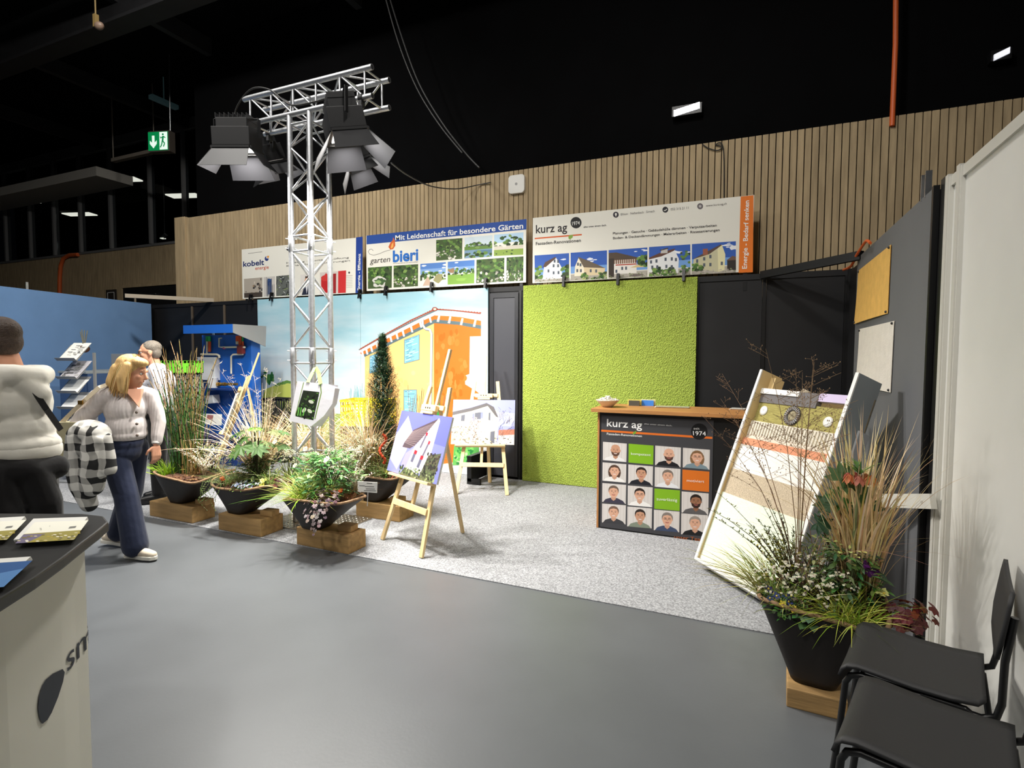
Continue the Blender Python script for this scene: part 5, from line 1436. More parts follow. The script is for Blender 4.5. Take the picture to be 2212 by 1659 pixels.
# print on the curved body: map along the outline
seg = [V((x, d, 0)) for x, d in body_out]
ln = [0.0]
for i in range(1, len(seg)):
    ln.append(ln[-1] + (seg[i] - seg[i - 1]).length)
def around(s, z, off):
    for i in range(1, len(seg)):
        if s <= ln[i] or i == len(seg) - 1:
            t_ = (s - ln[i - 1]) / (ln[i] - ln[i - 1]); p = seg[i - 1].lerp(seg[i], t_); d = (seg[i] - seg[i - 1]).normalized(); n_ = V((-d.y, d.x, 0)); p = p + n_ * off
            return cw(p.x, p.y, z)
m_navy = M('navy_print', (28, 34, 48), 0.6)
drop = [(0.0, 0.1), (0.03, 0.092), (0.075, 0.06), (0.085, 0.03), (0.075, -0.01), (0.05, -0.06), (0.02, -0.1), (0.0, -0.11), (-0.02, -0.1), (-0.03, -0.06), (-0.035, 0.0), (-0.03, 0.05), (-0.015, 0.09)]
# the drop and the text run along the front; s grows towards the camera
def find_s(px, py):
    best = None
    for i in range(400):
        s = ln[-1] * i / 400; p = around(s, 0.5, 0.0) - C0
        x = CX + F_PX * p.dot(CR) / p.dot(CF)
        if s > 0.5 and (best is None or abs(x - px) < best[0]):
            best = (abs(x - px), s, p.dot(CF))
    return best[1], CAMZ - (py - 773) / F_PX * best[2] * 1.0
s0_, z0_ = find_s(100, 1515)
fix_parent(mesh1('logo_drop', m_navy, lc, lambda b: b.poly([around(s0_ - x * 1.35, z0_ + z * 0.6, 0.003) for x, z in drop])))
me = text_mesh('smz', 0.0, 0.0)
s1_, z1_ = find_s(142, 1474)
xs = [v.co.x for v in me.vertices]; w_ = max(xs)
for v in me.vertices:
    v.co = around(max(0.36, s1_ - v.co.x / w_ * 0.30), z1_ + 0.02 + v.co.y / CAPH * 0.085, 0.003)
me.materials.append(m_navy); o = obj('lettering', me, lc); fix_parent(o)

def brochure_print(px_q, z, label, kind):
    q = [onz(x, y, z) for x, y in px_q]
    t = empty('brochure', sum(q, V()) / 4, 0, label, 'brochure')
    for k in range(4):
        off = V((0.004 * k, -0.003 * k, 0.0015 + 0.004 * k))
        fix_parent(mesh1('booklet', m_white, t, lambda b: b.prism([p + off for p in q], (0, 0, 0.0036)), fix=True))
    zt_ = z + 0.0015 + 0.012 + 0.0038
    pr = Print(lambda x, y, o_=0.0: onz(x, y, zt_) + V((0, 0, o_)))
    if kind == 'blue':
        pr.poly(px_q, (52, 88, 140)); pr.poly([bil(px_q, 0.55, 0.5), bil(px_q, 1, 0.3), bil(px_q, 1, 1), bil(px_q, 0.5, 1)], (84, 126, 176))
    else:
        pr.poly(px_q, (232, 230, 216)); B = lambda u, v: bil(px_q, u, v)
        pr.poly([B(0, 0.56), B(1, 0.5), B(1, 1), B(0, 1)], (150, 140, 72)); pr.poly([B(0, 0.58), B(0.4, 0.6), B(0.2, 1), B(0, 1)], (112, 104, 128)); r = random.Random(2)
        for i in range(40):
            u, v = r.random(), r.uniform(0.62, 0.98); pr.disc(*B(u, v), 4, 1.2, r.choice([(196, 186, 150), (120, 110, 50), (90, 84, 60), (220, 214, 196), (170, 150, 60)]), 7)
        pr.poly([B(0.74, 0.3), B(0.86, 0.28), B(0.86, 0.38), B(0.74, 0.4)], (120, 120, 116)); pr.line([B(0.2, 0.3), B(0.25, 0.42)], 1, (150, 148, 140)); pr.line([B(0.22, 0.3), B(0.27, 0.42)], 1, (150, 148, 140)); pr.line([B(0.35, 0.2), B(0.36, 0.26)], 1, (170, 168, 160))
    fix_parent(pr.build(t))
brochure_print([(75, 1128), (191, 1124), (160, 1166), (33, 1174)], 1.0, 'stack of white and olive brochures lying on the black counter top near its rounded end', 'land')
brochure_print([(-60, 1130), (57, 1123), (15, 1166), (-100, 1172)], 1.0, 'second stack of white and olive brochures cut off beside the first', 'land')
brochure_print([(-90, 1222), (70, 1211), (8, 1268), (-150, 1280)], 1.0, 'blue brochures with white edges on the black counter top', 'blue')

# ================================================================== CHAIRS
m_seat = M('black_plastic', (44, 44, 45), 0.55, spec=0.35, bump=(220, 0.06)); m_tubeb = M('black_tube', (20, 20, 21), 0.35, spec=0.5)


def chair(loc, fwd, label):
    rz = math.atan2(fwd[1], fwd[0]) - PI / 2        # local +y is the front
    t = empty('chair', loc, rz, label, 'chair')
    # seat: loft of cross sections from back to front with a waterfall edge
    prof = [(-0.19, 0.475), (-0.17, 0.464), (-0.1, 0.456), (0.0, 0.455), (0.1, 0.462), (0.16, 0.466), (0.195, 0.46), (0.215, 0.443), (0.222, 0.42)]
    def shell(b, prof, hw, th, nrm):
        n = 10; top = []; bot = []
        for k, (y, z) in enumerate(prof):
            for i in range(n + 1):
                u = -1 + 2 * i / n
                w = hw(k / (len(prof) - 1))
                top.append(V((u * w, y, z + 0.012 * u * u))); bot.append(V((u * w, y, z + 0.012 * u * u)) + nrm(k))
        N = n + 1; fs = []
        for k in range(len(prof) - 1):
            for i in range(n):
                fs.append((k * N + i, k * N + i + 1, (k + 1) * N + i + 1, (k + 1) * N + i))
        o_ = len(top)
        allv = top + bot
        f2 = [tuple(reversed([q + o_ for q in f])) for f in fs]
        rim = []
        K_ = len(prof) - 1
        for k in range(K_):
            rim.append((k * N, (k + 1) * N, (k + 1) * N + o_, k * N + o_)); rim.append((k * N + n, k * N + n + o_, (k + 1) * N + n + o_, (k + 1) * N + n))
        for i in range(n):
            rim.append((i, i + o_, i + 1 + o_, i + 1)); rim.append((K_ * N + i, K_ * N + i + 1, K_ * N + i + 1 + o_, K_ * N + i + o_))
        b.faces(allv, fs + f2 + rim, None, True)
    mesh1('seat', m_seat, t, lambda b: shell(b, prof, lambda s: 0.195 + 0.02 * s - (0.02 if s < 0.08 else 0), 0.01, lambda k: V((0, 0, -0.012)) if k < 7 else V((0, -0.01, -0.004))), fix=True)
    bp = [(-0.205, 0.60), (-0.21, 0.66), (-0.218, 0.72), (-0.226, 0.78), (-0.232, 0.82)]
    mesh1('backrest', m_seat, t, lambda b: shell(b, [(y, z) for y, z in bp], lambda s: 0.19 + 0.015 * math.sin(s * PI) - (0.03 if s < 0.1 else 0), 0.01, lambda k: V((0, -0.012, 0))), fix=True)
    for s in (-1, 1):
        x = s * 0.185
        mesh1('leg', m_tubeb, t, lambda b: b.tube([(x * 1.08, 0.235, 0.012), (x * 1.04, 0.215, 0.2), (x, 0.2, 0.40), (x, 0.185, 0.428), (x, 0.15, 0.44), (x, 0.0, 0.436), (x, -0.14, 0.438)], 0.011, 10))
        mesh1('leg', m_tubeb, t, lambda b: b.tube([(x * 1.08, -0.24, 0.012), (x * 1.04, -0.22, 0.22), (x, -0.19, 0.41), (x, -0.14, 0.438), (x, -0.02, 0.44)], 0.011, 10))
        mesh1('back_upright', m_tubeb, t, lambda b: b.tube([(x, -0.1, 0.43), (x, -0.18, 0.428), (x, -0.215, 0.445), (x, -0.226, 0.49), (x, -0.228, 0.62), (x, -0.246, 0.76)], 0.011, 10))
    mesh1('stretcher', m_tubeb, t, lambda b: (b.tube([(-0.185, 0.15, 0.436), (0.185, 0.15, 0.436)], 0.009, 8), b.tube([(-0.185, -0.12, 0.436), (0.185, -0.12, 0.436)], 0.009, 8)))
    t.scale = (1.0, 0.99, 1.05)
    return t


chair((0.592, 2.38, 0), (-0.960, 0.279), 'black plastic chair facing the aisle, beside the right-hand planter')
chair((0.52, 1.925, 0), (-0.955, 0.298), 'black plastic chair cut off by the picture edge, next to the other black chair')

# ================================================================== LITERATURE RACK
rk = empty('literature_rack', (-7.72, 3.98, 0.006), math.radians(YAW - 8), 'grey zigzag literature rack standing before the blue wall', 'rack')
m_rack = M('rack_grey', (150, 150, 150), 0.45, metal=0.3); m_rackd = M('rack_dark', (90, 88, 86), 0.5)
mesh1('base', m_rack, rk, lambda b: b.box((0.02, 0.12, 0.012), (0.42, 0.36, 0.02)), bevel=0.004)
mesh1('column', m_rack, rk, lambda b: (b.bar((-0.13, 0.2, 0.02), (-0.13, 0.2, 1.62), 0.03, 0.02, up=(0, 1, 0)), b.bar((0.16, 0.2, 0.02), (0.16, 0.2, 1.62), 0.03, 0.02, up=(0, 1, 0)))) 
lips = [787, 827, 858, 893, 927, 948, 977, 1022]
rnd = random.Random(6)
papers = [((238, 236, 226), 'white sketch sheets'), ((196, 192, 196), 'grey photo leaflets'), ((236, 236, 232), 'curling white leaflets'), ((228, 228, 226), 'bent white leaflets'), ((206, 200, 196), 'pale grey leaflets'), ((214, 118, 50), 'orange leaflets'), ((214, 190, 184), 'red and white leaflets'), ((170, 176, 196), 'blue-grey photo leaflets')]
zz = [1.6 - (py - 773) / 176.0 for py in lips]
dv = V((0, 0.19, 0.2)); up_ = dv.normalized(); nt_ = V((0, -up_.z, up_.y))
for i, z in enumerate(zz):
    x0, x1 = -0.16, 0.12
    tr_ = mesh1('tray', m_rack, rk, lambda b: (b.prism([(x0, 0, z), (x1, 0, z), V((x1, 0, z)) + dv, V((x0, 0, z)) + dv], nt_ * -0.004), b.prism([(x0, 0.0, z), (x1, 0.0, z), V((x1, 0.0, z)) + nt_ * 0.05, V((x0, 0.0, z)) + nt_ * 0.05], -up_ * 0.004)), fix=True)
    c_, nm = papers[i]
    Wm = Matrix.Translation(rk.location) @ Matrix.Rotation(rk.rotation_euler[2], 4, 'Z')
    t = empty('leaflet_stack', Wm @ V((0, 0.0, z)), rk.rotation_euler[2], nm + ' in a tray of the grey literature rack', 'leaflets')
    off = V((0, 0, z)); bend = 0.05 if i in (2, 3) else 0.0
    def lf_(b):
        n = 5; L = dv * 1.08
        for k in range(2):
            rows_ = []
            for j in range(n + 1):
                s = j / n; q = L * s + nt_ * (0.006 + 0.004 * k) + V((0, -bend * s * s, -bend * 1.2 * s * s)) + V((0.02 * s, 0, 0))
                rows_.append((V((x0 + 0.015, 0, 0)) + q, V((x1 - 0.01, 0, 0)) + q))
            for (a_, b2), (c2, d2) in zip(rows_[:-1], rows_[1:]):
                b.faces([a_, b2, d2, c2], [(0, 1, 2, 3)], None, True)
    mesh1('paper', M('paper_%d' % i, c_, 0.5), t, lf_)
    if i in (0, 1, 4, 6, 7):
        uv = lambda u, v, o_=0.0: Wm @ (off + V((x0 + 0.025 + (x1 - x0 - 0.05) * u, 0, 0)) + dv * (1.02 * (1 - v) + 0.02) + nt_ * (0.012 + o_) + V((0.02 * (1 - v), 0, 0)))
        pr = Print(uv)
        for k in range(26):
            u, v = rnd.random() * 0.85, 0.05 + rnd.random() * 0.8; w_, h_ = rnd.uniform(0.03, 0.3), rnd.uniform(0.02, 0.14 if i else 0.03)
            pr.poly([(u, v), (min(1, u + w_), v), (min(1, u + w_), min(1, v + h_)), (u, min(1, v + h_))], rnd.choice([(120, 118, 116), (80, 80, 84), (170, 168, 164)] if i in (0, 1, 4) else ([(176, 60, 52), (230, 220, 214), (120, 90, 84)] if i == 6 else [(60, 64, 80), (90, 120, 170), (200, 204, 214)])))
        o = pr.build(t, 'print'); fix_parent(o)
dcr = empty('rack_ornament', Matrix.Translation(rk.location) @ Matrix.Rotation(rk.rotation_euler[2], 4, 'Z') @ V((0.02, 0.2, 1.62)), 0, 'small dried twig bundle on top of the literature rack', 'ornament')
mesh1('ball', M('brown_ball', (92, 60, 44), 0.8), dcr, lambda b: b.ell((0, 0, 0.05), (0.07, 0.06, 0.05), None, 10, 8)); mesh1('twigs', M('grey_twig', (120, 118, 104), 0.8), dcr, lambda b: [b.tube([(0, 0, 0.06), (rnd.uniform(-.06, .06), rnd.uniform(-.04, .04), rnd.uniform(0.2, 0.3))], 0.006, 5) for _ in range(7)])

# ================================================================== DEMO CABINETS BY THE BLUE WALL
m_cab = M('cabinet_dark', (52, 54, 62), 0.5)
for (xa, ya, xb, yb, Y, mat, lab) in ((128, 802, 196, 1000, 4.4, M('cabinet_blue', (58, 82, 120), 0.5), 'dark blue low cabinet behind the literature rack'), (202, 799, 262, 1000, 4.95, m_cab, 'dark grey cabinet with a white notice behind the walking woman')):
    a_, c_ = ony(xa, ya, Y), ony(xb, yb, Y)
    t = empty('cabinet', ((a_.x + c_.x) / 2, Y + 0.2, 0.006), 0, lab, 'cabinet')
    w = c_.x - a_.x; h = a_.z
    mesh1('body', mat, t, lambda b: b.bbox((-w / 2, -0.2, 0), (w / 2, 0.25, h - 0.03)), bevel=0.003)
    mesh1('top', m_boxg, t, lambda b: b.bbox((-w / 2, -0.22, h - 0.03), (w / 2, 0.26, h)), bevel=0.003)
    mesh1('door', mat, t, lambda b: b.bbox((-w / 2 + 0.03, -0.215, 0.05), (w / 2 - 0.03, -0.2, h - 0.08)), bevel=0.003)
    if lab.startswith('dark grey'):
        mesh1('notice', m_white, t, lambda b: b.bbox((-0.12, -0.219, h - 0.5), (0.1, -0.2152, h - 0.12)))
        mesh1('notice_print', M('notice_ink', (120, 120, 124), 0.6), t, lambda b: [b.bbox((-0.1, -0.2205, h - 0.2 - k * 0.05), (0.05 - 0.02 * (k % 3), -0.2195, h - 0.185 - k * 0.05)) for k in range(5)])
p = ony(247, 798, 5.1)
lt = empty('display_monitor', (p.x, 5.15, p.z + 0.004), 0.0, 'small grey monitor on the dark grey cabinet', 'monitor')
mesh1('screen', M('screen_grey', (140, 140, 138), 0.4), lt, lambda b: b.box((0, 0, 0.13), (0.26, 0.03, 0.2)), bevel=0.004); mesh1('stand', m_rack, lt, lambda b: (b.box((0, 0, 0.02), (0.04, 0.03, 0.06)), b.box((0, 0, 0.004), (0.16, 0.1, 0.008))))

# ================================================================== PLUMBING DEMO STAND
YP = 5.72
pp = PL((0, YP, 0), (0, -1, 0))
b0, b1 = ony(436, 724, YP), ony(542, 723, YP)
ps = empty('plumbing_display', ((b0.x + b1.x) / 2, YP + 0.1, 0.006), 0, 'blue plumbing demonstration wall with pipes, controller and slanted canopy', 'display')
m_pblue = M('display_blue', (24, 92, 186), 0.5, noise=(3, 0.05)); m_brass = M('brass', (206, 160, 80), 0.3, metal=0.9); m_pvc = M('pipe_ivory', (226, 218, 196), 0.4); m_dev = M('device_grey', (200, 202, 204), 0.4)
def PF(o): return fix_parent(o)
PF(mesh1('panel', m_pblue, ps, lambda b: b.bbox((b0.x, YP, 0.4), (b1.x, YP + 0.16, b0.z)), bevel=0.003))
PF(mesh1('base', M('display_navy', (30, 62, 130), 0.5), ps, lambda b: b.bbox((b0.x - 0.03, YP - 0.2, 0.01), (b1.x + 0.0, YP + 0.16, 0.4)), bevel=0.003))
c0_, c1_ = ony(397, 703, YP - 0.35), ony(504, 703, YP - 0.35); cz = c0_.z
PF(mesh1('canopy_front', m_pblue, ps, lambda b: b.bbox((c0_.x, YP - 0.36, cz - 0.12), (c1_.x, YP - 0.35, cz))))
PF(mesh1('canopy_top', m_dev, ps, lambda b: b.bbox((c0_.x, YP - 0.35, cz - 0.02), (c1_.x, YP + 0.2, cz))))
PF(mesh1('canopy_side', M('canopy_grey', (150, 152, 154), 0.5), ps, lambda b: b.prism([(c1_.x, YP - 0.36, cz), (c1_.x, YP - 0.36, cz - 0.12), (c1_.x, YP + 0.18, cz - 0.3), (c1_.x, YP + 0.2, cz)], (0.012, 0, 0))))
PF(mesh1('canopy_underside', m_white, ps, lambda b: b.prism([(c0_.x, YP - 0.35, cz - 0.118), (c1_.x, YP - 0.35, cz - 0.118), (c1_.x, YP + 0.1, cz - 0.05), (c0_.x, YP + 0.1, cz - 0.05)], (0, 0, 0.01))))
PF(mesh1('canopy_strut', m_alu, ps, lambda b: [b.tube([(x, YP + 0.08, b0.z - 0.02), (x, YP + 0.08, cz - 0.02)], 0.018, 8) for x in (b0.x + 0.15, b1.x - 0.25)]))


def h3(x, y):
    return 380 + 0.1627 * x, 690 + 0.1627 * y


def pipe(pts, r, mat, name='pipe', off=0.05):
    return PF(mesh1(name, mat, ps, lambda b: b.tube([pp(*h3(x, y), off) for x, y in pts], r, 8)))


m_pgreen = M('insul_green', (40, 178, 96), 0.6); m_por = M('insul_orange', (226, 96, 46), 0.6)
for x in (412, 445):
    pipe([(x, 222), (x, 292)], 0.02, m_pgreen, 'insulation', 0.03)
pipe([(412, 292), (412, 450)], 0.012, m_pvc); pipe([(447, 292), (447, 430)], 0.02, m_por, 'insulation', 0.03)
for k, x in enumerate((803, 823, 843, 863, 888)):
    pipe([(x, 216), (x, 292)], 0.011, m_pgreen if k == 4 else m_por, 'insulation', 0.03); pipe([(x, 292), (x + 4, 390 if k > 1 else 330)], 0.012, m_por if k > 1 else m_pvc, 'insulation', 0.04)
pipe([(605, 250), (574, 250), (574, 366), (640, 372)], 0.012, m_pvc); pipe([(620, 370), (860, 366), (915, 370)], 0.014, m_pvc)
PF(mesh1('valve', M('valve_pink', (186, 90, 140), 0.5), ps, lambda b: b.ell(pp(*h3(641, 380), 0.05), (0.03, 0.02, 0.02), None, 8, 6)))
PF(mesh1('manifold', M('manifold_red', (116, 40, 36), 0.5), ps, lambda b: b.obox(pp(*h3(865, 400), 0.05), (0.05, 0, 0), (0, 0.03, 0), (0, 0, 0.06))))
pipe([(335, 462), (545, 466), (575, 480), (578, 510)], 0.016, m_pvc); pipe([(890, 462), (760, 466), (735, 490), (735, 720)], 0.013, m_pvc)
def dev_(b):
    a_, c_ = pp(*h3(348, 500)), pp(*h3(590, 808)); b.bbox((a_.x, YP - 0.09, c_.z), (c_.x, YP, a_.z))
dv_ = PF(mesh1('controller', m_dev, ps, dev_, bevel=0.008))
def scr(b):
    a_, c_ = pp(*h3(385, 540), 0.09), pp(*h3(580, 625), 0.09); b.bbox((a_.x, YP - 0.096, c_.z), (c_.x, YP - 0.09, a_.z))
o = mesh1('display', M('panel_grey', (120, 124, 128), 0.4), dv_, scr); fix_parent(o)
def scr2(b):
    a_, c_ = pp(*h3(400, 556), 0.09), pp(*h3(455, 600), 0.09); b.bbox((a_.x, YP - 0.099, c_.z), (c_.x, YP - 0.096, a_.z))
o = mesh1('lcd', M('lcd_dark', (30, 34, 36), 0.3), dv_, scr2); fix_parent(o)
for x, y in ((435, 700), (513, 700), (435, 738), (475, 738), (513, 738)):
    o = mesh1('button', m_white, dv_, lambda b: b.ell(pp(*h3(x, y), 0.092), (0.014, 0.008, 0.014), None, 8, 6)); fix_parent(o)
PF(mesh1('filter_cup', m_dev, ps, lambda b: b.lathe([(0.07, -0.09), (0.07, 0.09)], 16, pp(*h3(490, 856), 0.1))))
def fit(b):
    for k in range(7):
        p0 = pp(*h3(555 + k * 38, 860), 0.08); p1 = pp(*h3(585 + k * 38, 860), 0.08); b.tube([p0, p1], 0.032 - 0.006 * (k % 2) - 0.002 * k, 10)
PF(mesh1('brass_fitting', m_brass, ps, fit))
pipe([(440, 832), (380, 832), (362, 850), (362, 1240)], 0.013, m_pvc)
PF(mesh1('drain_box', m_dev, ps, lambda b: b.obox(pp(*h3(485, 1060), 0.08), (0.085, 0, 0.01), (0, 0.06, 0), (-0.01, 0, 0.06)), bevel=0.004))
PF(mesh1('shelf', M('shelf_navy', (20, 50, 110), 0.5), ps, lambda b: b.obox(pp(*h3(560, 920), 0.1), (0.36, 0, 0), (0, 0.1, 0), (0, 0, 0.012))))
# white valve sign flower-shaped tag on a pipe end
PF(mesh1('shower_head', m_white, ps, lambda b: (b.ell(pp(*h3(255, 915), 0.3), (0.075, 0.04, 0.07), None, 12, 8), b.tube([pp(*h3(262, 940), 0.3), pp(*h3(320, 990), 0.2), pp(*h3(362, 1010), 0.05)], [0.03, 0.026, 0.018], 8))))
# white product card in front of it
q = [ony(x, y, 5.3) for x, y in ((418, 893), (478, 895), (477, 919), (416, 914))]
pc = empty('product_card', (q[2] + q[3]) / 2, 0, 'white product card with red drawing in front of the plumbing display', 'sign')
fix_parent(mesh1('card', m_white, pc, lambda b: b.prism(q, (0, 0.012, 0)), fix=True)); fix_parent(mesh1('post', m_alu, pc, lambda b: b.tube([(q[2] + q[3]) / 2 + V((0, 0.006, 0)), V(((q[2].x + q[3].x) / 2, q[2].y + 0.006, 0.01))], 0.012, 8)))
pr = Print(lambda x, y, o_=0.0: ony(x, y, 5.299 - o_)); pr.line([(420, 899), (438, 899)], 1, (190, 150, 150)); pr.line([(420, 905), (430, 905)], 2, (80, 80, 86)); pr.line([(418, 910), (438, 911)], 1.6, (120, 120, 124)); pr.poly([(448, 896), (461, 897), (458, 908), (446, 906)], (150, 96, 96)); pr.line([(455, 905), (467, 915)], 2.4, (176, 172, 172)); fix_parent(pr.build(pc))

# ================================================================== CRATES
def crate_mesh(w, d, h, mat, slot, name_group=None):
    def f(b):
        t = 0.012
        b.bbox((-w / 2, -d / 2, 0), (w / 2, d / 2, t))
        nx = 9; nz = 4
        for s in (-1, 1):
            for (L, ax) in ((w, 0), (d, 1)):
                off = (d if ax == 0 else w) / 2 * s
                n = nx if ax == 0 else 6
                def strip(u0, u1, z0, z1, th=t):
                    if ax == 0:
                        b.bbox((u0, min(off, off - s * th), z0), (u1, max(off, off - s * th), z1))
                    else:
                        b.bbox((min(off, off - s * th), u0, z0), (max(off, off - s * th), u1, z1))
                if slot:
                    for i in range(n + 1):
                        u = -L / 2 + i * L / n; strip(max(-L / 2, u - 0.009), min(L / 2, u + 0.009), 0, h)
                    for k in range(nz + 1):
                        z = k * h / nz; strip(-L / 2, L / 2, max(0, z - 0.011), min(h, z + 0.011))
                else:
                    strip(-L / 2, L / 2, 0, h, 0.006)
                    for i in range(7):
                        u = -L / 2 + (i + 0.5) * L / 7; strip(u - 0.006, u + 0.006, 0, h, -0.006 + 0.0)
                strip(-L / 2 - 0.008, L / 2 + 0.008, h - 0.03, h, 0.022)
    return f
def crate(loc, rz, size, mat, slot, label, group=None):
    t = empty('crate', loc, rz, label, 'crate', group)
    mesh1('shell', mat, t, crate_mesh(*size, mat, slot)); return t
m_cg = M('crate_green', (126, 222, 54), 0.5); m_cgr = M('crate_grey', (150, 152, 150), 0.5); m_cy = M('crate_yellow', (222, 206, 40), 0.5)
YK = 4.85
kx = ony(392, 850, YK + 0.2).x
ztop = ony(400, 776, YK).z
hcr = 0.26
for k in range(5):
    zc = 0.006 + k * (ztop - 0.2) / 5.0
    crate((kx, YK + 0.2, zc), 0.0, (0.34, 0.36, (ztop - 0.2) / 5.0 - 0.003), m_cgr, True, 'grey slotted plastic crate, ' + ['lowest', 'second from the floor', 'third from the floor', 'fourth from the floor', 'topmost grey one'][k] + ' in the stack under the lime green crate', 'grey crates in the stack')
crate((kx, YK + 0.2, 0.006 + ztop - 0.2), 0.0, (0.4, 0.38, 0.17), m_cg, False, 'lime green plastic crate on top of the grey crate stack')
ky = ony(772, 900, 5.55).x
for k in range(3):
    crate((ky, 5.78, 0.006 + k * 0.345), 0.25, (0.6, 0.4, 0.34), m_cy if k == 2 else M('crate_black', (34, 34, 36), 0.5), True, ['black slotted crate at the bottom of the stack before the mural', 'black slotted crate in the middle of the stack before the mural', 'yellow slotted crate on top of the stack before the mural'][k])
crate((ony(600, 870, 6.1).x, 6.15, 0.006), 0.0, (0.45, 0.3, 0.95), M('crate_black', (34, 34, 36), 0.5), True, 'tall black slotted crate behind the dry grasses')

# ================================================================== PLANTERS
m_bowl = M('dark_iron', (40, 36, 34), 0.6, metal=0.25, noise=(6, 0.25), bump=(30, 0.15)); m_rim = M('rusty_rim', (142, 112, 82), 0.8, noise=(22, 0.3), bump=(60, 0.4))
m_soil = M('bark_mulch', (84, 56, 40), 0.95, noise=(50, 0.4), bump=(60, 0.8)); m_beam = M('sawn_timber', (168, 134, 86), 0.75, noise=(6, 0.25), stretch=(0.5, 4, 4), bump=(30, 0.2))
ZB, ZRIM = 0.15, 0.44


def timber(x0, x1, y0, y1, z0, z1, label, rz=0.0, name='timber_block', zbase=0.006):
    t = mesh1(name, m_beam, None, lambda b: b.bbox((-(x1 - x0) / 2, -(y1 - y0) / 2, 0), ((x1 - x0) / 2, (y1 - y0) / 2, z1 - z0)), bevel=0.006)
    t.location = ((x0 + x1) / 2, (y0 + y1) / 2, z0 + (zbase if z0 == 0 else 0)); t.rotation_euler = (0, 0, rz)
    return tag(t, label, 'timber')


PLANTERS = {}


def planter(key, c, half, base, label, rz=0.0, wave=0.02, ph=0.0, zr=ZRIM, ZB=ZB):
    t = empty('planter', (c[0] + base[0], c[1] + base[1], ZB + 0.007), rz, label, 'planter')
    n = 40; prof = [0.0, 0.08, 0.2, 0.36, 0.55, 0.75, 0.92, 1.0]
    H_ = zr - ZB - 0.007
    def ring(s, inset=0.0, dz=0.0):
        out = []
        k = s ** 1.05
        hx = 0.1 + (half[0] - 0.1) * k - inset; hy = 0.1 + (half[1] - 0.1) * k - inset
        cx_, cy_ = -base[0] * k, -base[1] * k
        for i in range(n):
            a_ = 2 * PI * i / n; e_ = 0.55
            ca_, sa_ = math.cos(a_), math.sin(a_)
            x = math.copysign(abs(ca_) ** e_, ca_) * hx; y = math.copysign(abs(sa_) ** e_, sa_) * hy
            z = H_ * s + wave * s * s * (math.sin(2 * a_ + ph) + 0.5 * math.sin(3 * a_ + ph * 2)) + dz
            out.append(V((cx_ + x, cy_ + y, z)))
        return out
    rings = [ring(s) for s in prof]
    def bowl(b):
        vs = [p for r in rings for p in r]; fs = []
        for k in range(len(prof) - 1):
            for i in range(n):
                j = (i + 1) % n; fs.append((k * n + i, k * n + j, (k + 1) * n + j, (k + 1) * n + i))
        fs.append(tuple(reversed(range(n))))
        inner = [ring(s, 0.012, 0.004) for s in (1.0, 0.9, 0.8)]
        o_ = len(vs); vs += [p for r in inner for p in r]
        for i in range(n):
            j = (i + 1) % n
            fs.append(((len(prof) - 1) * n + i, (len(prof) - 1) * n + j, o_ + j, o_ + i)); fs.append((o_ + i, o_ + j, o_ + n + j, o_ + n + i)); fs.append((o_ + n + i, o_ + n + j, o_ + 2 * n + j, o_ + 2 * n + i))
        b.faces(vs, fs, None, True)
    mesh1('bowl', m_bowl, t, bowl)
    rim = [p + V((0, 0, 0.004)) for p in ring(1.0, 0.004)]; rim.append(rim[0])
    mesh1('rim', m_rim, t, lambda b: b.tube(rim, 0.011, 8, cap=False))
    soil = ring(0.86, 0.01)
    def so(b):
        c_ = sum(soil, V()) / n + V((0, 0, 0.035))
        mid = [p.lerp(c_, 0.5) + V((0, 0, 0.02)) for p in soil]
        for i in range(n):
            j = (i + 1) % n; b.faces([soil[i], soil[j], mid[j], mid[i]], [(0, 1, 2, 3)], None, True); b.faces([mid[i], mid[j], c_], [(0, 1, 2)], None, True)
    mesh1('soil', m_soil, t, so)
    rr = random.Random(len(key) * 7 + int(abs(c[0]) * 10))
    chipc = [(110, 76, 52), (150, 108, 76), (84, 56, 40), (176, 138, 100)]
    def chips(b):
        for i in range(260):
            a_ = rr.uniform(0, 2 * PI); d = math.sqrt(rr.random()) * 0.8
            p = V((-base[0] * 0.9 + math.cos(a_) * half[0] * d, -base[1] * 0.9 + math.sin(a_) * half[1] * d, H_ * 0.86 + 0.04 * (1 - d) + rr.uniform(0, 0.012)))
            m3 = Euler((rr.uniform(-.5, .5), rr.uniform(-.5, .5), rr.uniform(0, 6))).to_matrix()
            b.box(p, (rr.uniform(0.015, 0.045), rr.uniform(0.008, 0.018), 0.005), rot=m3, col=lin(rr.choice(chipc)))
    tag(mesh1('mulch', DRY, t, chips), kind='stuff')
    PLANTERS[key] = (V((c[0], c[1], ZB + 0.007 + H_ * 0.88)), half, rz)
    return t


planter('a', (-4.98, 3.62), (0.36, 0.26), (-0.13, -0.03), 'black iron hopper planter with horsetail, next to the walking woman', ph=0.5)
planter('b', (-4.15, 3.59), (0.37, 0.24), (-0.13, -0.02), 'black iron hopper planter with blue flowers and a big-leaved shrub', ph=2.0)
planter('c', (-3.19, 3.46), (0.31, 0.24), (-0.14, 0.05), 'black iron hopper planter at the carpet edge with peony and sedge', ph=3.6)
planter('d', (-3.32, 4.50), (0.33, 0.24), (-0.1, -0.08), 'black iron hopper planter with the dark conifer behind the truss', ph=1.2)
planter('e', (0.335, 2.93), (0.27, 0.22), (-0.02, -0.06), 'black iron hopper planter beside the sample display and chairs', ph=0.2, rz=-0.12, ZB=0.09)
timber(-5.42, -4.8, 3.45, 3.69, 0, ZB, 'sawn timber block under the horsetail planter')
timber(-4.42, -3.89, 3.43, 3.68, 0, ZB, 'sawn timber block under the blue-flower planter')
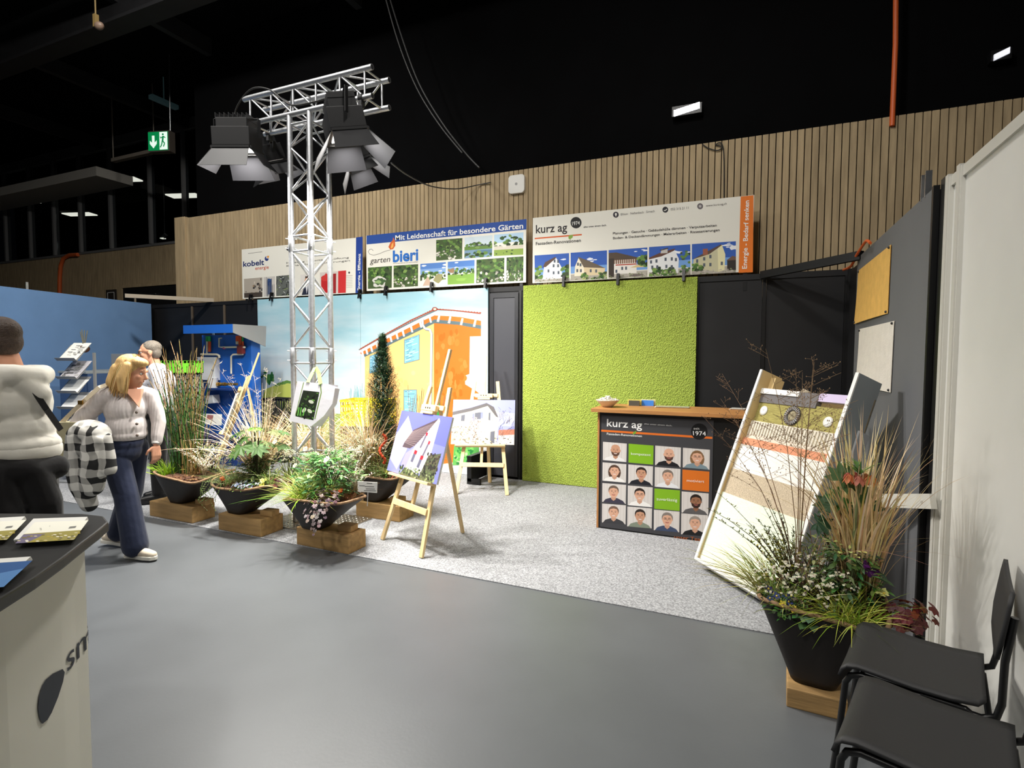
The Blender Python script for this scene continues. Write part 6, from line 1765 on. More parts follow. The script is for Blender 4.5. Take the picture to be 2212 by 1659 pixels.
timber(-3.47, -2.91, 3.42, 3.63, 0, ZB, 'sawn timber block under the peony planter at the carpet edge', -0.02)
timber(-3.56, -3.04, 4.29, 4.53, 0, ZB, 'sawn timber block under the conifer planter')
timber(0.2, 0.44, 2.72, 2.96, 0, 0.09, 'sawn timber block under the planter by the chairs', -0.05, zbase=0.0)
for x, y, lab in ((-4.86, 3.6, 'horsetail'), (-3.98, 3.58, 'blue-flower'), (-3.05, 3.53, 'peony'), (-3.2, 4.44, 'conifer')):
    timber(x - 0.03, x + 0.1, y - 0.05, y + 0.05, ZB + 0.007, ZB + 0.06, 'small wooden chock wedged beside the %s planter foot' % lab, 0.1, 'timber_chock')

# ================================================================== PLANTS
G_ = lambda c, r, v=18: lin(tuple(max(0, min(255, q + r.uniform(-v, v))) for q in c))


def blade(mb, p, az, L, lean, droop, w, col, seg=6, twist=0.0):
    out = V((math.cos(az), math.sin(az), 0)); side = V((-math.sin(az), math.cos(az), 0))
    L_, R_ = [], []
    for i in range(seg + 1):
        t = i / seg
        q = p + out * (L * (lean * t + droop * t * t)) + V((0, 0, L * (t * (1 - lean * 0.3) - droop * 0.75 * t ** 2.4)))
        ww = w * (1 - t ** 2.2) * (0.5 + 0.5 * min(1, t * 5)) * 0.5
        s = side * math.cos(twist * t) + V((0, 0, 1)) * math.sin(twist * t)
        L_.append(q - s * ww); R_.append(q + s * ww)
    vs = L_ + R_; n = seg + 1
    mb.faces(vs, [(i, i + 1, n + i + 1, n + i) for i in range(seg)], col, True)


def grass(r, n, h, lean, droop, w, cols, spread=0.05, az=None, seg=6):
    mb = MB()
    for i in range(n):
        a_ = r.uniform(0, 2 * PI) if az is None else r.gauss(az[0], az[1]); d = spread * math.sqrt(r.random()); b_ = r.uniform(0, 2 * PI)
        blade(mb, V((d * math.cos(b_), d * math.sin(b_), -0.02)), a_, r.uniform(*h), r.uniform(*lean), r.uniform(*droop), w * r.uniform(0.7, 1.2), G_(r.choice(cols), r, 12), seg, r.uniform(-1, 1))
    return mb


def leaf(mb, p, d, up, L, W, col, fold=0.15, droop=0.25):
    d = d.normalized(); s = d.cross(up)
    s = s.normalized() if s.length > 1e-4 else V((1, 0, 0)); n_ = s.cross(d)
    ts = (0, 0.22, 0.5, 0.78, 1.0); ws = (0.06, 0.8, 1.0, 0.6, 0.0)
    mid = [p + d * (L * t) - n_ * (droop * L * t * t) for t in ts]
    l_ = [m - s * (W * 0.5 * w) + n_ * (fold * W * w * 0.5) for m, w in zip(mid, ws)]; r_ = [m + s * (W * 0.5 * w) + n_ * (fold * W * w * 0.5) for m, w in zip(mid, ws)]
    vs = mid + l_ + r_; fs = []
    for i in range(4):
        fs.append((i, i + 1, 5 + i + 1, 5 + i)); fs.append((i, 10 + i, 10 + i + 1, i + 1))
    mb.faces(vs, fs, col, True)


def lobed(mb, p, n_, d, Rr, col, lobes=7, deep=0.5, droop=0.2):
    """palmate lobed leaf: centre p, normal n_, direction d"""
    n_ = n_.normalized(); x = (d - n_ * d.dot(n_)).normalized(); y = n_.cross(x)
    pts = []
    m = lobes * 2
    for i in range(m + 1):
        a_ = -2.5 + 5.0 * i / m
        rr_ = Rr * (1.0 if i % 2 == 1 else deep) * (1 - 0.12 * abs(a_))
        q = p + (x * math.cos(a_) + y * math.sin(a_)) * rr_ - n_ * (droop * rr_ * rr_ / Rr)
        pts.append(q)
    for i in range(m):
        mb.faces([p - x * Rr * 0.1, pts[i], pts[i + 1]], [(0, 1, 2)], col, True)


def flower(mb, p, n_, R0, col, petals=5, ctr=None, cup=0.2):
    n_ = n_.normalized(); x = n_.orthogonal().normalized(); y = n_.cross(x)
    for k in range(petals):
        a_ = 2 * PI * k / petals; a0, a1 = a_ - PI / petals * 0.85, a_ + PI / petals * 0.85
        P_ = lambda a, r_: p + (x * math.cos(a) + y * math.sin(a)) * r_ + n_ * (cup * r_)
        mb.faces([p, P_(a0, R0 * 0.7), P_(a_, R0), P_(a1, R0 * 0.7)], [(0, 1, 2, 3)], col, True)
    if ctr:
        mb.ell(p + n_ * 0.003, R0 * 0.25, ctr, 6, 4)


def place(mb, name, mat, loc, label, cat='plant'):
    o = mb.build(name, mat, None); o.location = loc
    return tag(o, label, cat)


def soil_at(key, u, v):
    c, half, rz = PLANTERS[key]
    q = V((u * half[0], v * half[1], 0)); q.rotate(Euler((0, 0, rz)))
    return c + q + V((0, 0, -0.0))


def bush(r, n, rad, h, L, W, cols, flat=0.6, stems=12, scol=(70, 60, 40)):
    mb = MB()
    for i in range(stems):
        a_ = r.uniform(0, 2 * PI); d = rad * r.uniform(0.2, 0.7)
        mb.tube([(0, 0, -0.02), (d * 0.4 * math.cos(a_), d * 0.4 * math.sin(a_), h * 0.4), (d * math.cos(a_), d * math.sin(a_), h * r.uniform(0.6, 0.9))], [0.004, 0.003, 0.0015], 5, lin(scol))
    for i in range(n):
        a_ = r.uniform(0, 2 * PI); z = r.random() ** 0.8; d = rad * math.sqrt(r.random()) * (0.5 + 0.6 * math.sin(min(1, z * 1.1) * PI * 0.8 + 0.3))
        p = V((d * math.cos(a_), d * math.sin(a_), h * z)); dd = V((math.cos(a_), math.sin(a_), r.uniform(-0.3, 0.8))) + V((r.uniform(-.6, .6), r.uniform(-.6, .6), 0))
        leaf(mb, p, dd, V((0, 0, 1)) + V((r.uniform(-.4, .4), r.uniform(-.4, .4), 0)), L * r.uniform(0.6, 1.2), W * r.uniform(0.6, 1.2), G_(r.choice(cols), r, 14))
    return mb


def panicle(r, n, h, spread, col, lean, branches=9, bl=0.16, beads=True):
    """thin wiry grass with branching seed heads"""
    mb = MB(); c = lin(col)
    for i in range(n):
        a_ = r.uniform(0, 2 * PI) if len(lean) == 2 else r.gauss(lean[2], 0.5); H_ = r.uniform(*h); ln_ = r.uniform(lean[0], lean[1])
        o = V((math.cos(a_), math.sin(a_), 0)); pts = [V((0, 0, 0)) + o * (spread * 0.2) + (o * ln_ * t * t + V((0, 0, t))) * H_ for t in (0, 0.3, 0.6, 0.8, 1.0)]
        mb.tube(pts, [0.0022, 0.002, 0.0016, 0.0012, 0.0006], 4, c, False)
        for k in range(branches):
            t = r.uniform(0.55, 0.98); p = pts[0].lerp(pts[-1], t) if False else (o * (spread * 0.2) + (o * ln_ * t * t + V((0, 0, t))) * H_)
            b_ = r.uniform(0, 2 * PI); L_ = bl * H_ * r.uniform(0.5, 1.1) * (1.25 - t)
            q = p + V((math.cos(b_), math.sin(b_), 0.55)) * L_ * 1.6
            m = p.lerp(q, 0.5) + V((0, 0, 0.04 * L_))
            mb.tube([p, m, q], 0.0009, 3, c, False)
            for e_ in range(4):
                s = p.lerp(q, 0.4 + 0.15 * e_); f = s + V((r.uniform(-1, 1), r.uniform(-1, 1), r.uniform(0, 0.8))) * 0.03
                mb.tube([s, f], 0.0006, 3, c, False)
                if beads:
                    mb.ell(f, (0.0022, 0.0022, 0.004), c, 4, 3)
    return mb


r = random.Random(21)
DRYC = [(230, 210, 174), (214, 190, 148), (238, 224, 196), (196, 168, 124)]
GRN = [(70, 104, 44), (94, 130, 58), (52, 84, 38), (118, 150, 74)]
SEDGE = [(150, 178, 56), (190, 200, 90), (120, 156, 48), (206, 208, 120)]

# ---- planter a: horsetail, sedge, white dried stems
def horsetail():
    mb = MB()
    for i in range(115):
        a_ = r.uniform(0, 2 * PI); d = 0.13 * math.sqrt(r.random()); x, y = d * math.cos(a_) * 1.2, d * math.sin(a_)
        L_ = r.uniform(0.62, 1.3) * (1.05 - 0.2 * abs(x) / 0.15); lx, ly = r.gauss(-0.07, 0.14) + x * 0.7, r.gauss(0, 0.06) + y * 0.6
        dead = r.random() < 0.2
        base_c = r.choice([(74, 116, 58), (100, 142, 74), (58, 96, 48)]) if not dead else r.choice([(176, 146, 96), (150, 128, 80)])
        nn_ = 9; prev = None
        for k in range(nn_):
            t0, t1 = k / nn_, (k + 1) / nn_
            p0 = V((x + lx * t0 * t0 * L_, y + ly * t0 * t0 * L_, L_ * t0)); p1 = V((x + lx * t1 * t1 * L_, y + ly * t1 * t1 * L_, L_ * t1))
            rad = 0.0055 * (1 - 0.45 * t0)
            cc = base_c if t0 < 0.75 or dead else (150, 124, 84)
            mb.tube([p0, p1], [rad, rad * 0.93], 5, G_(cc, r, 8), False)
            mb.tube([p1 - (p1 - p0) * 0.06, p1 + (p1 - p0) * 0.04], rad * 1.12, 5, lin((52, 50, 34)), False)
    return mb
place(horsetail(), 'horsetail', LEAF, soil_at('a', -0.36, 0.05), 'tall clump of upright green horsetail stems in the leftmost planter')
place(grass(r, 120, (0.16, 0.3), (0.2, 0.9), (0.1, 0.5), 0.009, [(150, 190, 40), (178, 206, 70), (130, 170, 40)], 0.06), 'sedge', LEAF, soil_at('a', -0.72, -0.35), 'bright yellow-green sedge tuft at the end of the horsetail planter')
place(grass(r, 70, (0.25, 0.75), (0.0, 0.35), (0.0, 0.25), 0.006, [(196, 164, 110), (170, 140, 90)], 0.07), 'dry_grass', DRY, soil_at('a', 0.02, -0.05), 'straw-coloured dead stems beside the horsetail')
def white_twigs(n, L0, L1):
    mb = MB()
    for i in range(n):
        a_ = r.uniform(0, 2 * PI); L_ = r.uniform(L0, L1); ln_ = r.uniform(0.3, 1.0)
        o = V((math.cos(a_), math.sin(a_), 0)); pts = [(o * ln_ * t * t + V((0, 0, t * (1 - 0.25 * t)))) * L_ for t in (0, 0.35, 0.7, 1)]
        mb.tube(pts, [0.0025, 0.002, 0.0016, 0.001], 4, lin((206, 190, 160)), False)
        for k in range(26):
            t = r.uniform(0.4, 1.0); p = (o * ln_ * t * t + V((0, 0, t * (1 - 0.25 * t)))) * L_
            leaf(mb, p, V((r.uniform(-1, 1), r.uniform(-1, 1), r.uniform(-.2, 1))), V((0, 0, 1)), r.uniform(0.012, 0.026), 0.007, G_((226, 218, 196), r, 14))
    return mb
place(white_twigs(34, 0.2, 0.5), 'dried_flower', DRY, soil_at('a', 0.45, -0.1), 'bleached white dried flower stems in the horsetail planter')
place(white_twigs(10, 0.35, 0.6), 'dried_flower', DRY, soil_at('a', 0.75, 0.3), 'taller bleached stems leaning over the horsetail planter edge')

# ---- planter b
place(grass(r, 260, (0.5, 1.05), (0.0, 0.45), (0.05, 0.6), 0.009, DRYC, 0.07, seg=8), 'miscanthus', DRY, soil_at('b', -0.35, 0.75), 'tall arching straw-coloured grass behind the big-leaved shrub')
place(panicle(r, 16, (0.8, 1.15), 0.05, (222, 206, 176), (0.1, 0.45), 5, 0.1, False), 'feather_grass', DRY, soil_at('b', -0.1, 0.6), 'fine pale feather grass rising behind the big-leaved shrub')
def bigleaf():
    root = empty('leafy_shrub', soil_at('b', 0.0, 0.1), 0, 'shrub with large lobed green leaves on a dark stem above the blue flowers', 'plant')
    mesh1('stem', M('dark_stem', (54, 44, 30), 0.8), root, lambda b: [b.tube([(0, 0, -0.02), (x * 0.5, y * 0.5, 0.25), (x, y, z)], [0.009, 0.007, 0.005], 6) for x, y, z in ((0.0, 0, 0.45), (-0.06, 0.02, 0.38), (0.07, -0.03, 0.4))])
    for i in range(17):
        a_ = i * 2.4 + r.uniform(-.3, .3); d = r.uniform(0.04, 0.17); z = r.uniform(0.26, 0.46)
        mb = MB(); n_ = V((math.cos(a_) * 0.55, math.sin(a_) * 0.55 - 0.25, 1))
        lobed(mb, V((0, 0, 0)), n_, V((math.cos(a_), math.sin(a_), -0.2)), r.uniform(0.07, 0.11), G_(r.choice([(86, 112, 62), (66, 96, 48), (110, 134, 80), (120, 140, 92)]), r, 10), 7, 0.58, 0.25)
        o = mb.build('leaf', LEAF, root); o.location = (d * math.cos(a_), d * math.sin(a_), z)
    for i in range(8):
        mb = MB(); a_ = i * 0.8; lobed(mb, V((0, 0, 0)), V((math.cos(a_) * 0.6, math.sin(a_) * 0.6, 1)), V((math.cos(a_), math.sin(a_), 0.3)), 0.045, G_((120, 170, 70), r, 14), 5, 0.5, 0.1)
        o = mb.build('leaf', LEAF, root); o.location = (0.03 * math.cos(a_), 0.03 * math.sin(a_), 0.47)
    return root
bigleaf().scale = (1.3, 1.3, 1.12)
place(bush(r, 420, 0.16, 0.24, 0.045, 0.02, [(54, 78, 34), (74, 100, 46), (44, 64, 30), (96, 116, 60)], stems=16), 'evergreen_shrub', LEAF, soil_at('b', 0.0, 0.2), 'dark small-leaved evergreen under the big lobed leaves')
place(grass(r, 200, (0.16, 0.34), (0.2, 1.0), (0.1, 0.6), 0.0055, [(110, 130, 70), (140, 152, 92), (84, 108, 54), (160, 160, 110)], 0.08), 'grass_tuft', LEAF, soil_at('b', -0.55, -0.25), 'fine grey-green grass tuft at the rim of the blue-flower planter')
def trailing(n):
    mb = MB()
    for i in range(n):
        x = r.uniform(-0.14, 0.14); L_ = r.uniform(0.08, 0.2); pts = [V((x, 0.05, 0.03)), V((x, -0.04, 0.04)), V((x + r.uniform(-.02, .02), -0.08, -0.02)), V((x + r.uniform(-.05, .05), -0.09, -L_ * 0.6)), V((x + r.uniform(-.06, .06), -0.08, -L_))]
        mb.tube(pts, 0.0013, 4, lin((110, 120, 70)), False)
        for k in range(16):
            t = k / 15 * 3.99; i0 = int(t); p = pts[i0].lerp(pts[i0 + 1], t - i0); mb.ell(p + V((r.uniform(-.005, .005), -0.004, 0)), 0.0042, G_((120, 140, 80), r, 10), 5, 4)
    return mb
place(trailing(9), 'trailing_plant', LEAF, soil_at('b', -0.45, -0.95) + V((0, -0.02, 0.03)), 'thin trailing strings of beads over the rim of the blue-flower planter')
def flower_mat(n, rad, cols, R0, h=0.06, gcols=GRN, leaves=160, ctr=(240, 214, 90), petals=5, L=0.03, W=0.016):
    mb = bush(r, leaves, rad, h, L, W, gcols, stems=6)
    for i in range(n):
        a_ = r.uniform(0, 2 * PI); d = rad * math.sqrt(r.random()); flower(mb, V((d * math.cos(a_), d * math.sin(a_), h * r.uniform(0.7, 1.15))), V((r.uniform(-.4, .4), -0.7 + r.uniform(-.3, .3), 1)), R0 * r.uniform(0.7, 1.15), G_(r.choice(cols), r, 8), petals, lin(ctr) if ctr else None)
    return mb
place(flower_mat(70, 0.13, [(150, 178, 226), (176, 196, 232), (206, 216, 238)], 0.011, 0.06), 'forget_me_not', LEAF, soil_at('b', 0.25, -0.6), 'low carpet of pale blue forget-me-nots')
place(flower_mat(6, 0.04, [(226, 222, 90), (236, 230, 130)], 0.022, 0.08, leaves=30), 'primrose', LEAF, soil_at('b', 0.68, -0.45), 'small yellow primrose beside the forget-me-nots')
place(flower_mat(2, 0.015, [(226, 74, 34)], 0.022, 0.08, leaves=10), 'orange_flower', LEAF, soil_at('b', -0.62, -0.6), 'single orange flower in the grey-green grass tuft')

def heuchera(n, rad, Rr, cols, drop=0.0):
    mb = MB()
    for i in range(n):
        a_ = r.uniform(0, 2 * PI); d = rad * math.sqrt(r.random()); z = r.uniform(0.0, 0.09) - drop * max(0, -math.sin(a_)) * d / rad * r.uniform(0.3, 1.2)
        lobed(mb, V((d * math.cos(a_), d * math.sin(a_), z)), V((math.cos(a_) * 0.7, math.sin(a_) * 0.7 - 0.3, 0.9)), V((math.cos(a_), math.sin(a_), -0.1)), Rr * r.uniform(0.6, 1.15), G_(r.choice(cols), r, 10), 6, 0.75, 0.3)
    return mb
RED = [(92, 42, 44), (120, 60, 58), (72, 34, 36), (140, 84, 76)]
place(heuchera(46, 0.1, 0.034, RED), 'heuchera', LEAF, soil_at('b', 0.92, -0.2) + V((0.04, 0, 0.03)), 'dark red heuchera between the blue-flower and peony planters')

# ---- planter c (front)
place(bush(r, 620, 0.22, 0.34, 0.062, 0.024, [(78, 130, 66), (104, 156, 84), (56, 104, 52), (136, 178, 110)], stems=20), 'peony', LEAF, soil_at('c', -0.1, 0.35), 'dense glossy green peony bush in the planter at the carpet edge').scale = (1.12, 1.12, 1.1)
def blossom(n, spots, R0, col, layers=3):
    mb = MB()
    for p in spots:
        for l_ in range(layers):
            flower(mb, V(p) + V((0, 0, 0.004 * l_)), V((r.uniform(-.3, .3), -0.9, 0.7)), R0 * (1 - 0.25 * l_), G_(col, r, 6), 7, lin((226, 206, 120)) if l_ == layers - 1 else None, 0.3)
    return mb
place(blossom(1, [(0, 0, 0)], 0.036, (236, 234, 226)), 'white_blossom', LEAF, ony(707, 993, 3.36), 'single white blossom on the peony bush', 'flower')
for (x, y) in ((638, 1006), (595, 955), (660, 970)):
    place(blossom(1, [(0, 0, 0)], 0.026, (230, 228, 206), 2), 'white_blossom', LEAF, ony(x, y, 3.4), 'small cream blossom among the peony leaves', 'flower')['group'] = 'small cream blossoms'
place(grass(r, 150, (0.2, 0.36), (0.2, 1.0), (0.2, 0.8), 0.009, SEDGE, 0.06), 'sedge', LEAF, soil_at('c', -0.42, -0.45), 'yellow-green variegated sedge spilling over the peony planter rim')
place(heuchera(120, 0.13, 0.024, [(112, 96, 96), (140, 124, 124), (88, 72, 72), (166, 152, 148)], 0.28), 'trailing_heuchera', LEAF, soil_at('c', 0.5, -0.8) + V((0, -0.02, 0.05)), 'brown-purple leaves cascading over the front of the peony planter')
place(flower_mat(5, 0.05, [(232, 76, 30), (220, 60, 24)], 0.022, 0.1, gcols=[(60, 80, 50), (96, 120, 84)], leaves=70), 'ranunculus', LEAF, soil_at('c', 0.5, -0.15), 'bright orange flowers beside the white plant label')
place(grass(r, 110, (0.12, 0.26), (0.2, 0.9), (0.1, 0.5), 0.003, [(150, 104, 70), (128, 84, 56), (176, 130, 92)], 0.06), 'bronze_sedge', DRY, soil_at('c', 0.62, 0.3), 'wiry bronze sedge behind the orange flowers')
place(grass(r, 40, (0.2, 0.4), (0.0, 0.5), (0.0, 0.5), 0.004, [(110, 120, 64), (150, 150, 90)], 0.05), 'grass_tuft', LEAF, soil_at('c', 0.25, 0.1), 'thin green stems beside the peony bush')
q = [ony(x, y, 3.42) for x, y in ((772, 1040), (815, 1042), (814, 1065), (775, 1062))]
lb = empty('plant_label', (q[2] + q[3]) / 2, 0, 'white plant label with black writing in the peony planter', 'label')
fix_parent(mesh1('card', m_white, lb, lambda b: b.prism(q, (0, 0.004, 0)), fix=True)); fix_parent(mesh1('stake', m_alu, lb, lambda b: b.tube([(q[2] + q[3]) / 2 + V((0, 0.002, 0)), (q[2] + q[3]) / 2 + V((-0.03, 0.03, -0.12))], 0.003, 5)))
pr = Print(lambda x, y, o_=0.0: ony(x, y, 3.419 - o_))
for x0_, x1_, y in ((792, 804, 1044), (776, 788, 1049), (788, 808, 1051), (790, 810, 1056), (786, 812, 1060)):
    pr.line([(x0_, y), (x1_, y + 0.5)], 1.2, (60, 60, 60))
fix_parent(pr.build(lb))

# ---- behind the front planters, around the truss
def umbels(n, rad, h):
    mb = bush(r, 130, rad, h, 0.04, 0.012, [(96, 116, 60), (130, 144, 84), (80, 98, 54)], stems=18, scol=(120, 120, 70))
    for i in range(n):
        a_ = r.uniform(0, 2 * PI); d = rad * math.sqrt(r.random()); c_ = V((d * math.cos(a_), d * math.sin(a_), h * r.uniform(0.75, 1.1)))
        for k in range(14):
            mb.ell(c_ + V((r.gauss(0, 0.014), r.gauss(0, 0.014), r.gauss(0, 0.008))), r.uniform(0.003, 0.006), G_((232, 228, 206), r, 10), 5, 4)
    return mb
pb_ = [('b', 0.75, 0.6, 0.3, 'white-flowering shrub between the big-leaved shrub and the truss'), ('c', -0.75, 0.95, 0.36, 'white-flowering shrub just before the truss tower')]
for key, u, v, h, lab in pb_:
    place(umbels(26, 0.16, h), 'candytuft', LEAF, soil_at(key, u, v), lab)
place(grass(r, 120, (0.2, 0.4), (0.2, 0.9), (0.1, 0.6), 0.007, [(170, 180, 100), (196, 200, 130), (130, 150, 76)], 0.07), 'sedge', LEAF, soil_at('c', -0.85, 0.55), 'pale variegated sedge left of the peony bush')
# large pots of ornamental grass standing on the floor behind
def pot(loc, label, rad=0.15, h=0.3):
    t = empty('plant_pot', loc, 0, label, 'pot')
    mesh1('pot', M('pot_black', (30, 30, 30), 0.6), t, lambda b: b.lathe([(rad * 0.75, 0), (rad, h), (rad * 1.06, h), (rad * 1.06, h - 0.02), (rad * 0.95, h - 0.02), (rad * 0.9, h - 0.03)], 24))
    mesh1('soil', m_soil, t, lambda b: b.lathe([(0.001, h - 0.04), (rad * 0.95, h - 0.045)], 20, cap=False)); return V(loc) + V((0, 0, h - 0.04))
s_ = pot((-4.45, 4.62, 0.006), 'black plastic pot with straw grass left of the truss')
place(grass(r, 330, (0.6, 1.2), (0.0, 0.4), (0.05, 0.65), 0.008, DRYC, 0.11, seg=8), 'miscanthus', DRY, s_, 'large straw-coloured miscanthus clump left of the truss tower')
place(grass(r, 60, (0.5, 1.1), (0.0, 0.25), (0.0, 0.2), 0.005, [(104, 112, 64), (140, 136, 84), (120, 96, 60)], 0.1), 'reed_grass', DRY, s_ + V((0.12, 0, 0)), 'thin upright reed stems beside the miscanthus clump')
s_ = pot((-3.98, 4.62, 0.006), 'black plastic pot behind the truss tower')
place(grass(r, 60, (0.45, 0.95), (0.0, 0.3), (0.0, 0.3), 0.006, [(104, 122, 60), (140, 146, 84), (150, 120, 76)], 0.1), 'reed_grass', LEAF, s_, 'greenish reed grass behind the shopping bag')
place(grass(r, 280, (0.5, 1.1), (0.0, 0.35), (0.05, 0.7), 0.009, DRYC, 0.09, seg=8), 'miscanthus', DRY, soil_at('d', -0.55, -0.35), 'straw-coloured miscanthus clump right of the truss tower')
place(umbels(40, 0.17, 0.36), 'candytuft', LEAF, soil_at('d', -0.35, -0.75), 'white-flowering shrub below the miscanthus right of the truss')
# ---- planter d: conifer and companions
def conifer():
    mb = MB(); H_ = 1.36
    mb.tube([(0, 0, -0.05), (0, 0, H_ * 0.95)], [0.016, 0.004], 6, lin((60, 46, 34)), False)
    for i in range(2300):
        z = r.random() ** 0.85; a_ = r.uniform(0, 2 * PI)
        rad = 0.135 * (1 - max(0, z - 0.6) / 0.4 * 0.88) * (0.75 + 0.25 * min(1, z * 6)) * (1 + 0.12 * math.sin(z * 30 + a_ * 3))
        rad *= r.uniform(0.75, 1.05)
        o = V((math.cos(a_), math.sin(a_), 0)); p = o * rad * 0.45 + V((0, 0, z * H_ - 0.02)); q = o * rad + V((0, 0, z * H_ + 0.05 + 0.02 * r.random()))
        col = r.choice([(38, 66, 40), (28, 52, 34), (52, 82, 48), (24, 44, 30)])
        for k in range(7):
            t = k / 6; s = p.lerp(q, t); sd = V((r.uniform(-1, 1), r.uniform(-1, 1), r.uniform(0.1, 0.9))).normalized() * 0.034
            w_ = o.cross(V((0, 0, 1))) * 0.0036
            mb.faces([s - w_, s + w_, s + sd], [(0, 1, 2)], G_(col, r, 8))
    return mb
cpos = soil_at('d', -0.1, 0.3); cpos.x = ony(828, 960, cpos.y).x
place(conifer(), 'yew', LEAF, cpos, 'slender dark green columnar yew standing before the mural').scale = (1.35, 1.35, 1.0)
place(grass(r, 170, (0.15, 0.4), (0.1, 0.7), (0.1, 0.6), 0.005, [(90, 116, 60), (120, 136, 80), (160, 150, 100)], 0.09), 'grass_tuft', LEAF, soil_at('d', 0.1, -0.6), 'hanging green grass below the yew')
place(flower_mat(44, 0.11, [(236, 232, 220)], 0.014, 0.3, leaves=90, L=0.04, W=0.008), 'white_aster', LEAF, soil_at('d', -0.2, -0.35), 'white daisy-like flowers at the foot of the yew')
def corkscrew():
    mb = MB(); pts = []
    for i in range(46):
        t = i / 45; pts.append(V((0.028 * math.sin(t * 9) + 0.02 * t, 0.028 * math.cos(t * 9), 0.02 + 0.3 * t)))
    mb.tube(pts, [0.012 + 0.004 * math.sin(i * 1.7) for i in range(46)], 8, lin((206, 84, 56)))
    return mb
place(corkscrew(), 'coral_root', DRY, ony(825, 1000, 4.3) - V((0, 0, 0.03)), 'coral red twisted root sticking up beside the yew', 'ornament')
place(grass(r, 300, (0.2, 0.42), (0.2, 0.9), (0.2, 0.7), 0.0045, [(190, 200, 110), (166, 176, 92), (206, 208, 140), (140, 150, 80)], 0.09), 'broom', LEAF, soil_at('d', 0.85, 0.1), 'pale yellow-green broom spilling towards the easel')
mbb = bush(r, 520, 0.17, 0.34, 0.022, 0.007, [(196, 204, 120), (176, 184, 100), (150, 160, 86)], stems=26, scol=(150, 150, 90))
place(mbb, 'broom_shrub', LEAF, soil_at('d', 0.95, 0.45), 'feathery yellow-green shrub behind the front easel')
place(flower_mat(8, 0.05, [(214, 220, 70), (226, 226, 110)], 0.02, 0.07, leaves=50), 'primrose', LEAF, soil_at('d', 0.4, -0.75), 'yellow primroses in the conifer planter')
place(heuchera(26, 0.06, 0.02, [(176, 84, 56), (150, 70, 50), (130, 92, 60)]), 'heuchera', LEAF, soil_at('d', 0.55, -0.7), 'rust-red low leaves beside the yellow primroses')

# ---- planter e (right)
place(grass(r, 240, (0.55, 1.1), (0.0, 0.14), (0.04, 0.34), 0.012, [(232, 210, 166), (218, 192, 144), (240, 222, 184), (196, 168, 122)], 0.07, seg=8), 'miscanthus', DRY, soil_at('e', 0.6, 0.6), 'tall straw-coloured grass clump against the grey board')
place(grass(r, 30, (0.8, 1.25), (0.0, 0.15), (0.25, 0.5), 0.009, [(222, 196, 146), (206, 178, 124)], 0.06, az=(3.6, 1.2), seg=10), 'miscanthus', DRY, soil_at('e', 0.62, 0.5), 'arching straw blades curling over the white wall')
place(panicle(r, 5, (1.1, 1.42), 0.02, (150, 124, 96), (0.0, 0.16), 12, 0.2), 'panic_grass', DRY, soil_at('e', -0.35, 0.35), 'tall airy seed head grass rising above the sample display')
place(panicle(r, 6, (0.75, 1.1), 0.02, (140, 112, 88), (0.45, 0.8, 2.5), 10, 0.22), 'panic_grass', DRY, soil_at('e', -0.4, 0.3), 'airy seed head grass leaning over the kurz counter')
place(grass(r, 46, (0.45, 0.85), (0.0, 0.3), (0.1, 0.7), 0.0035, [(150, 120, 92), (128, 96, 72), (176, 146, 110)], 0.05, seg=8), 'hair_grass', DRY, soil_at('e', -0.2, 0.3), 'thin brown curling grass before the sample display')
def twiggy(n, h, cols, seedlen=0.02, lean=(0.2, 0.9)):
    mb = MB()
    for i in range(n):
        a_ = r.gauss(2.7, 0.75); H_ = r.uniform(*h); ln_ = r.uniform(*lean); o = V((math.cos(a_), math.sin(a_), 0))
        f = lambda t: (o * ln_ * t * (0.4 + 0.6 * t) + V((0, 0, t * (1 - 0.15 * t)))) * H_
        mb.tube([f(t) for t in (0, 0.3, 0.6, 0.85, 1)], [0.0026, 0.0022, 0.0018, 0.0013, 0.0008], 4, lin(cols[0]), False)
        for k in range(34):
            t = r.uniform(0.5, 1.0); p = f(t); leaf(mb, p, V((r.uniform(-1, 1), r.uniform(-1, 1), r.uniform(0, 1))), V((0, 0, 1)), seedlen * r.uniform(0.5, 1), seedlen * 0.35, G_(r.choice(cols[1:]), r, 10))
    return mb
place(twiggy(14, (0.35, 0.62), [(70, 60, 46), (76, 82, 52), (92, 92, 62), (120, 118, 80)]), 'veronica', LEAF, soil_at('e', -0.35, 0.1), 'dark wiry stems with small seed spikes before the pale green sample')
place(twiggy(22, (0.22, 0.4), [(96, 96, 50), (150, 150, 50), (176, 170, 70), (120, 130, 50)], 0.022, (0.1, 0.6)), 'euphorbia', LEAF, soil_at('e', -0.5, 0.15), 'yellow-green spurge at the foot of the sample display')
place(grass(r, 140, (0.2, 0.42), (0.3, 0.9), (0.2, 0.8), 0.0055, [(150, 150, 70), (176, 170, 90), (120, 124, 56), (196, 186, 116)], 0.06, az=(2.8, 0.7)), 'sedge', LEAF, soil_at('e', -0.75, 0.1), 'olive sedge leaning out over the grey carpet')
def alyssum():
    mb = bush(r, 360, 0.2, 0.2, 0.026, 0.012, [(66, 80, 44), (50, 60, 36), (84, 92, 56), (70, 56, 44)], stems=40, scol=(66, 50, 40))
    for i in range(150):
        a_ = r.uniform(0, 2 * PI); d = 0.22 * math.sqrt(r.random()); c_ = V((d * math.cos(a_), d * math.sin(a_) * 0.9, 0.2 * r.uniform(0.5, 1.25)))
        for k in range(r.randint(1, 5)):
            flower(mb, c_ + V((r.gauss(0, 0.006), r.gauss(0, 0.006), r.gauss(0, 0.004))), V((r.uniform(-.5, .5), -0.6, 1)), 0.0065, G_((236, 232, 216), r, 8), 4, lin((200, 190, 110)))
    return mb
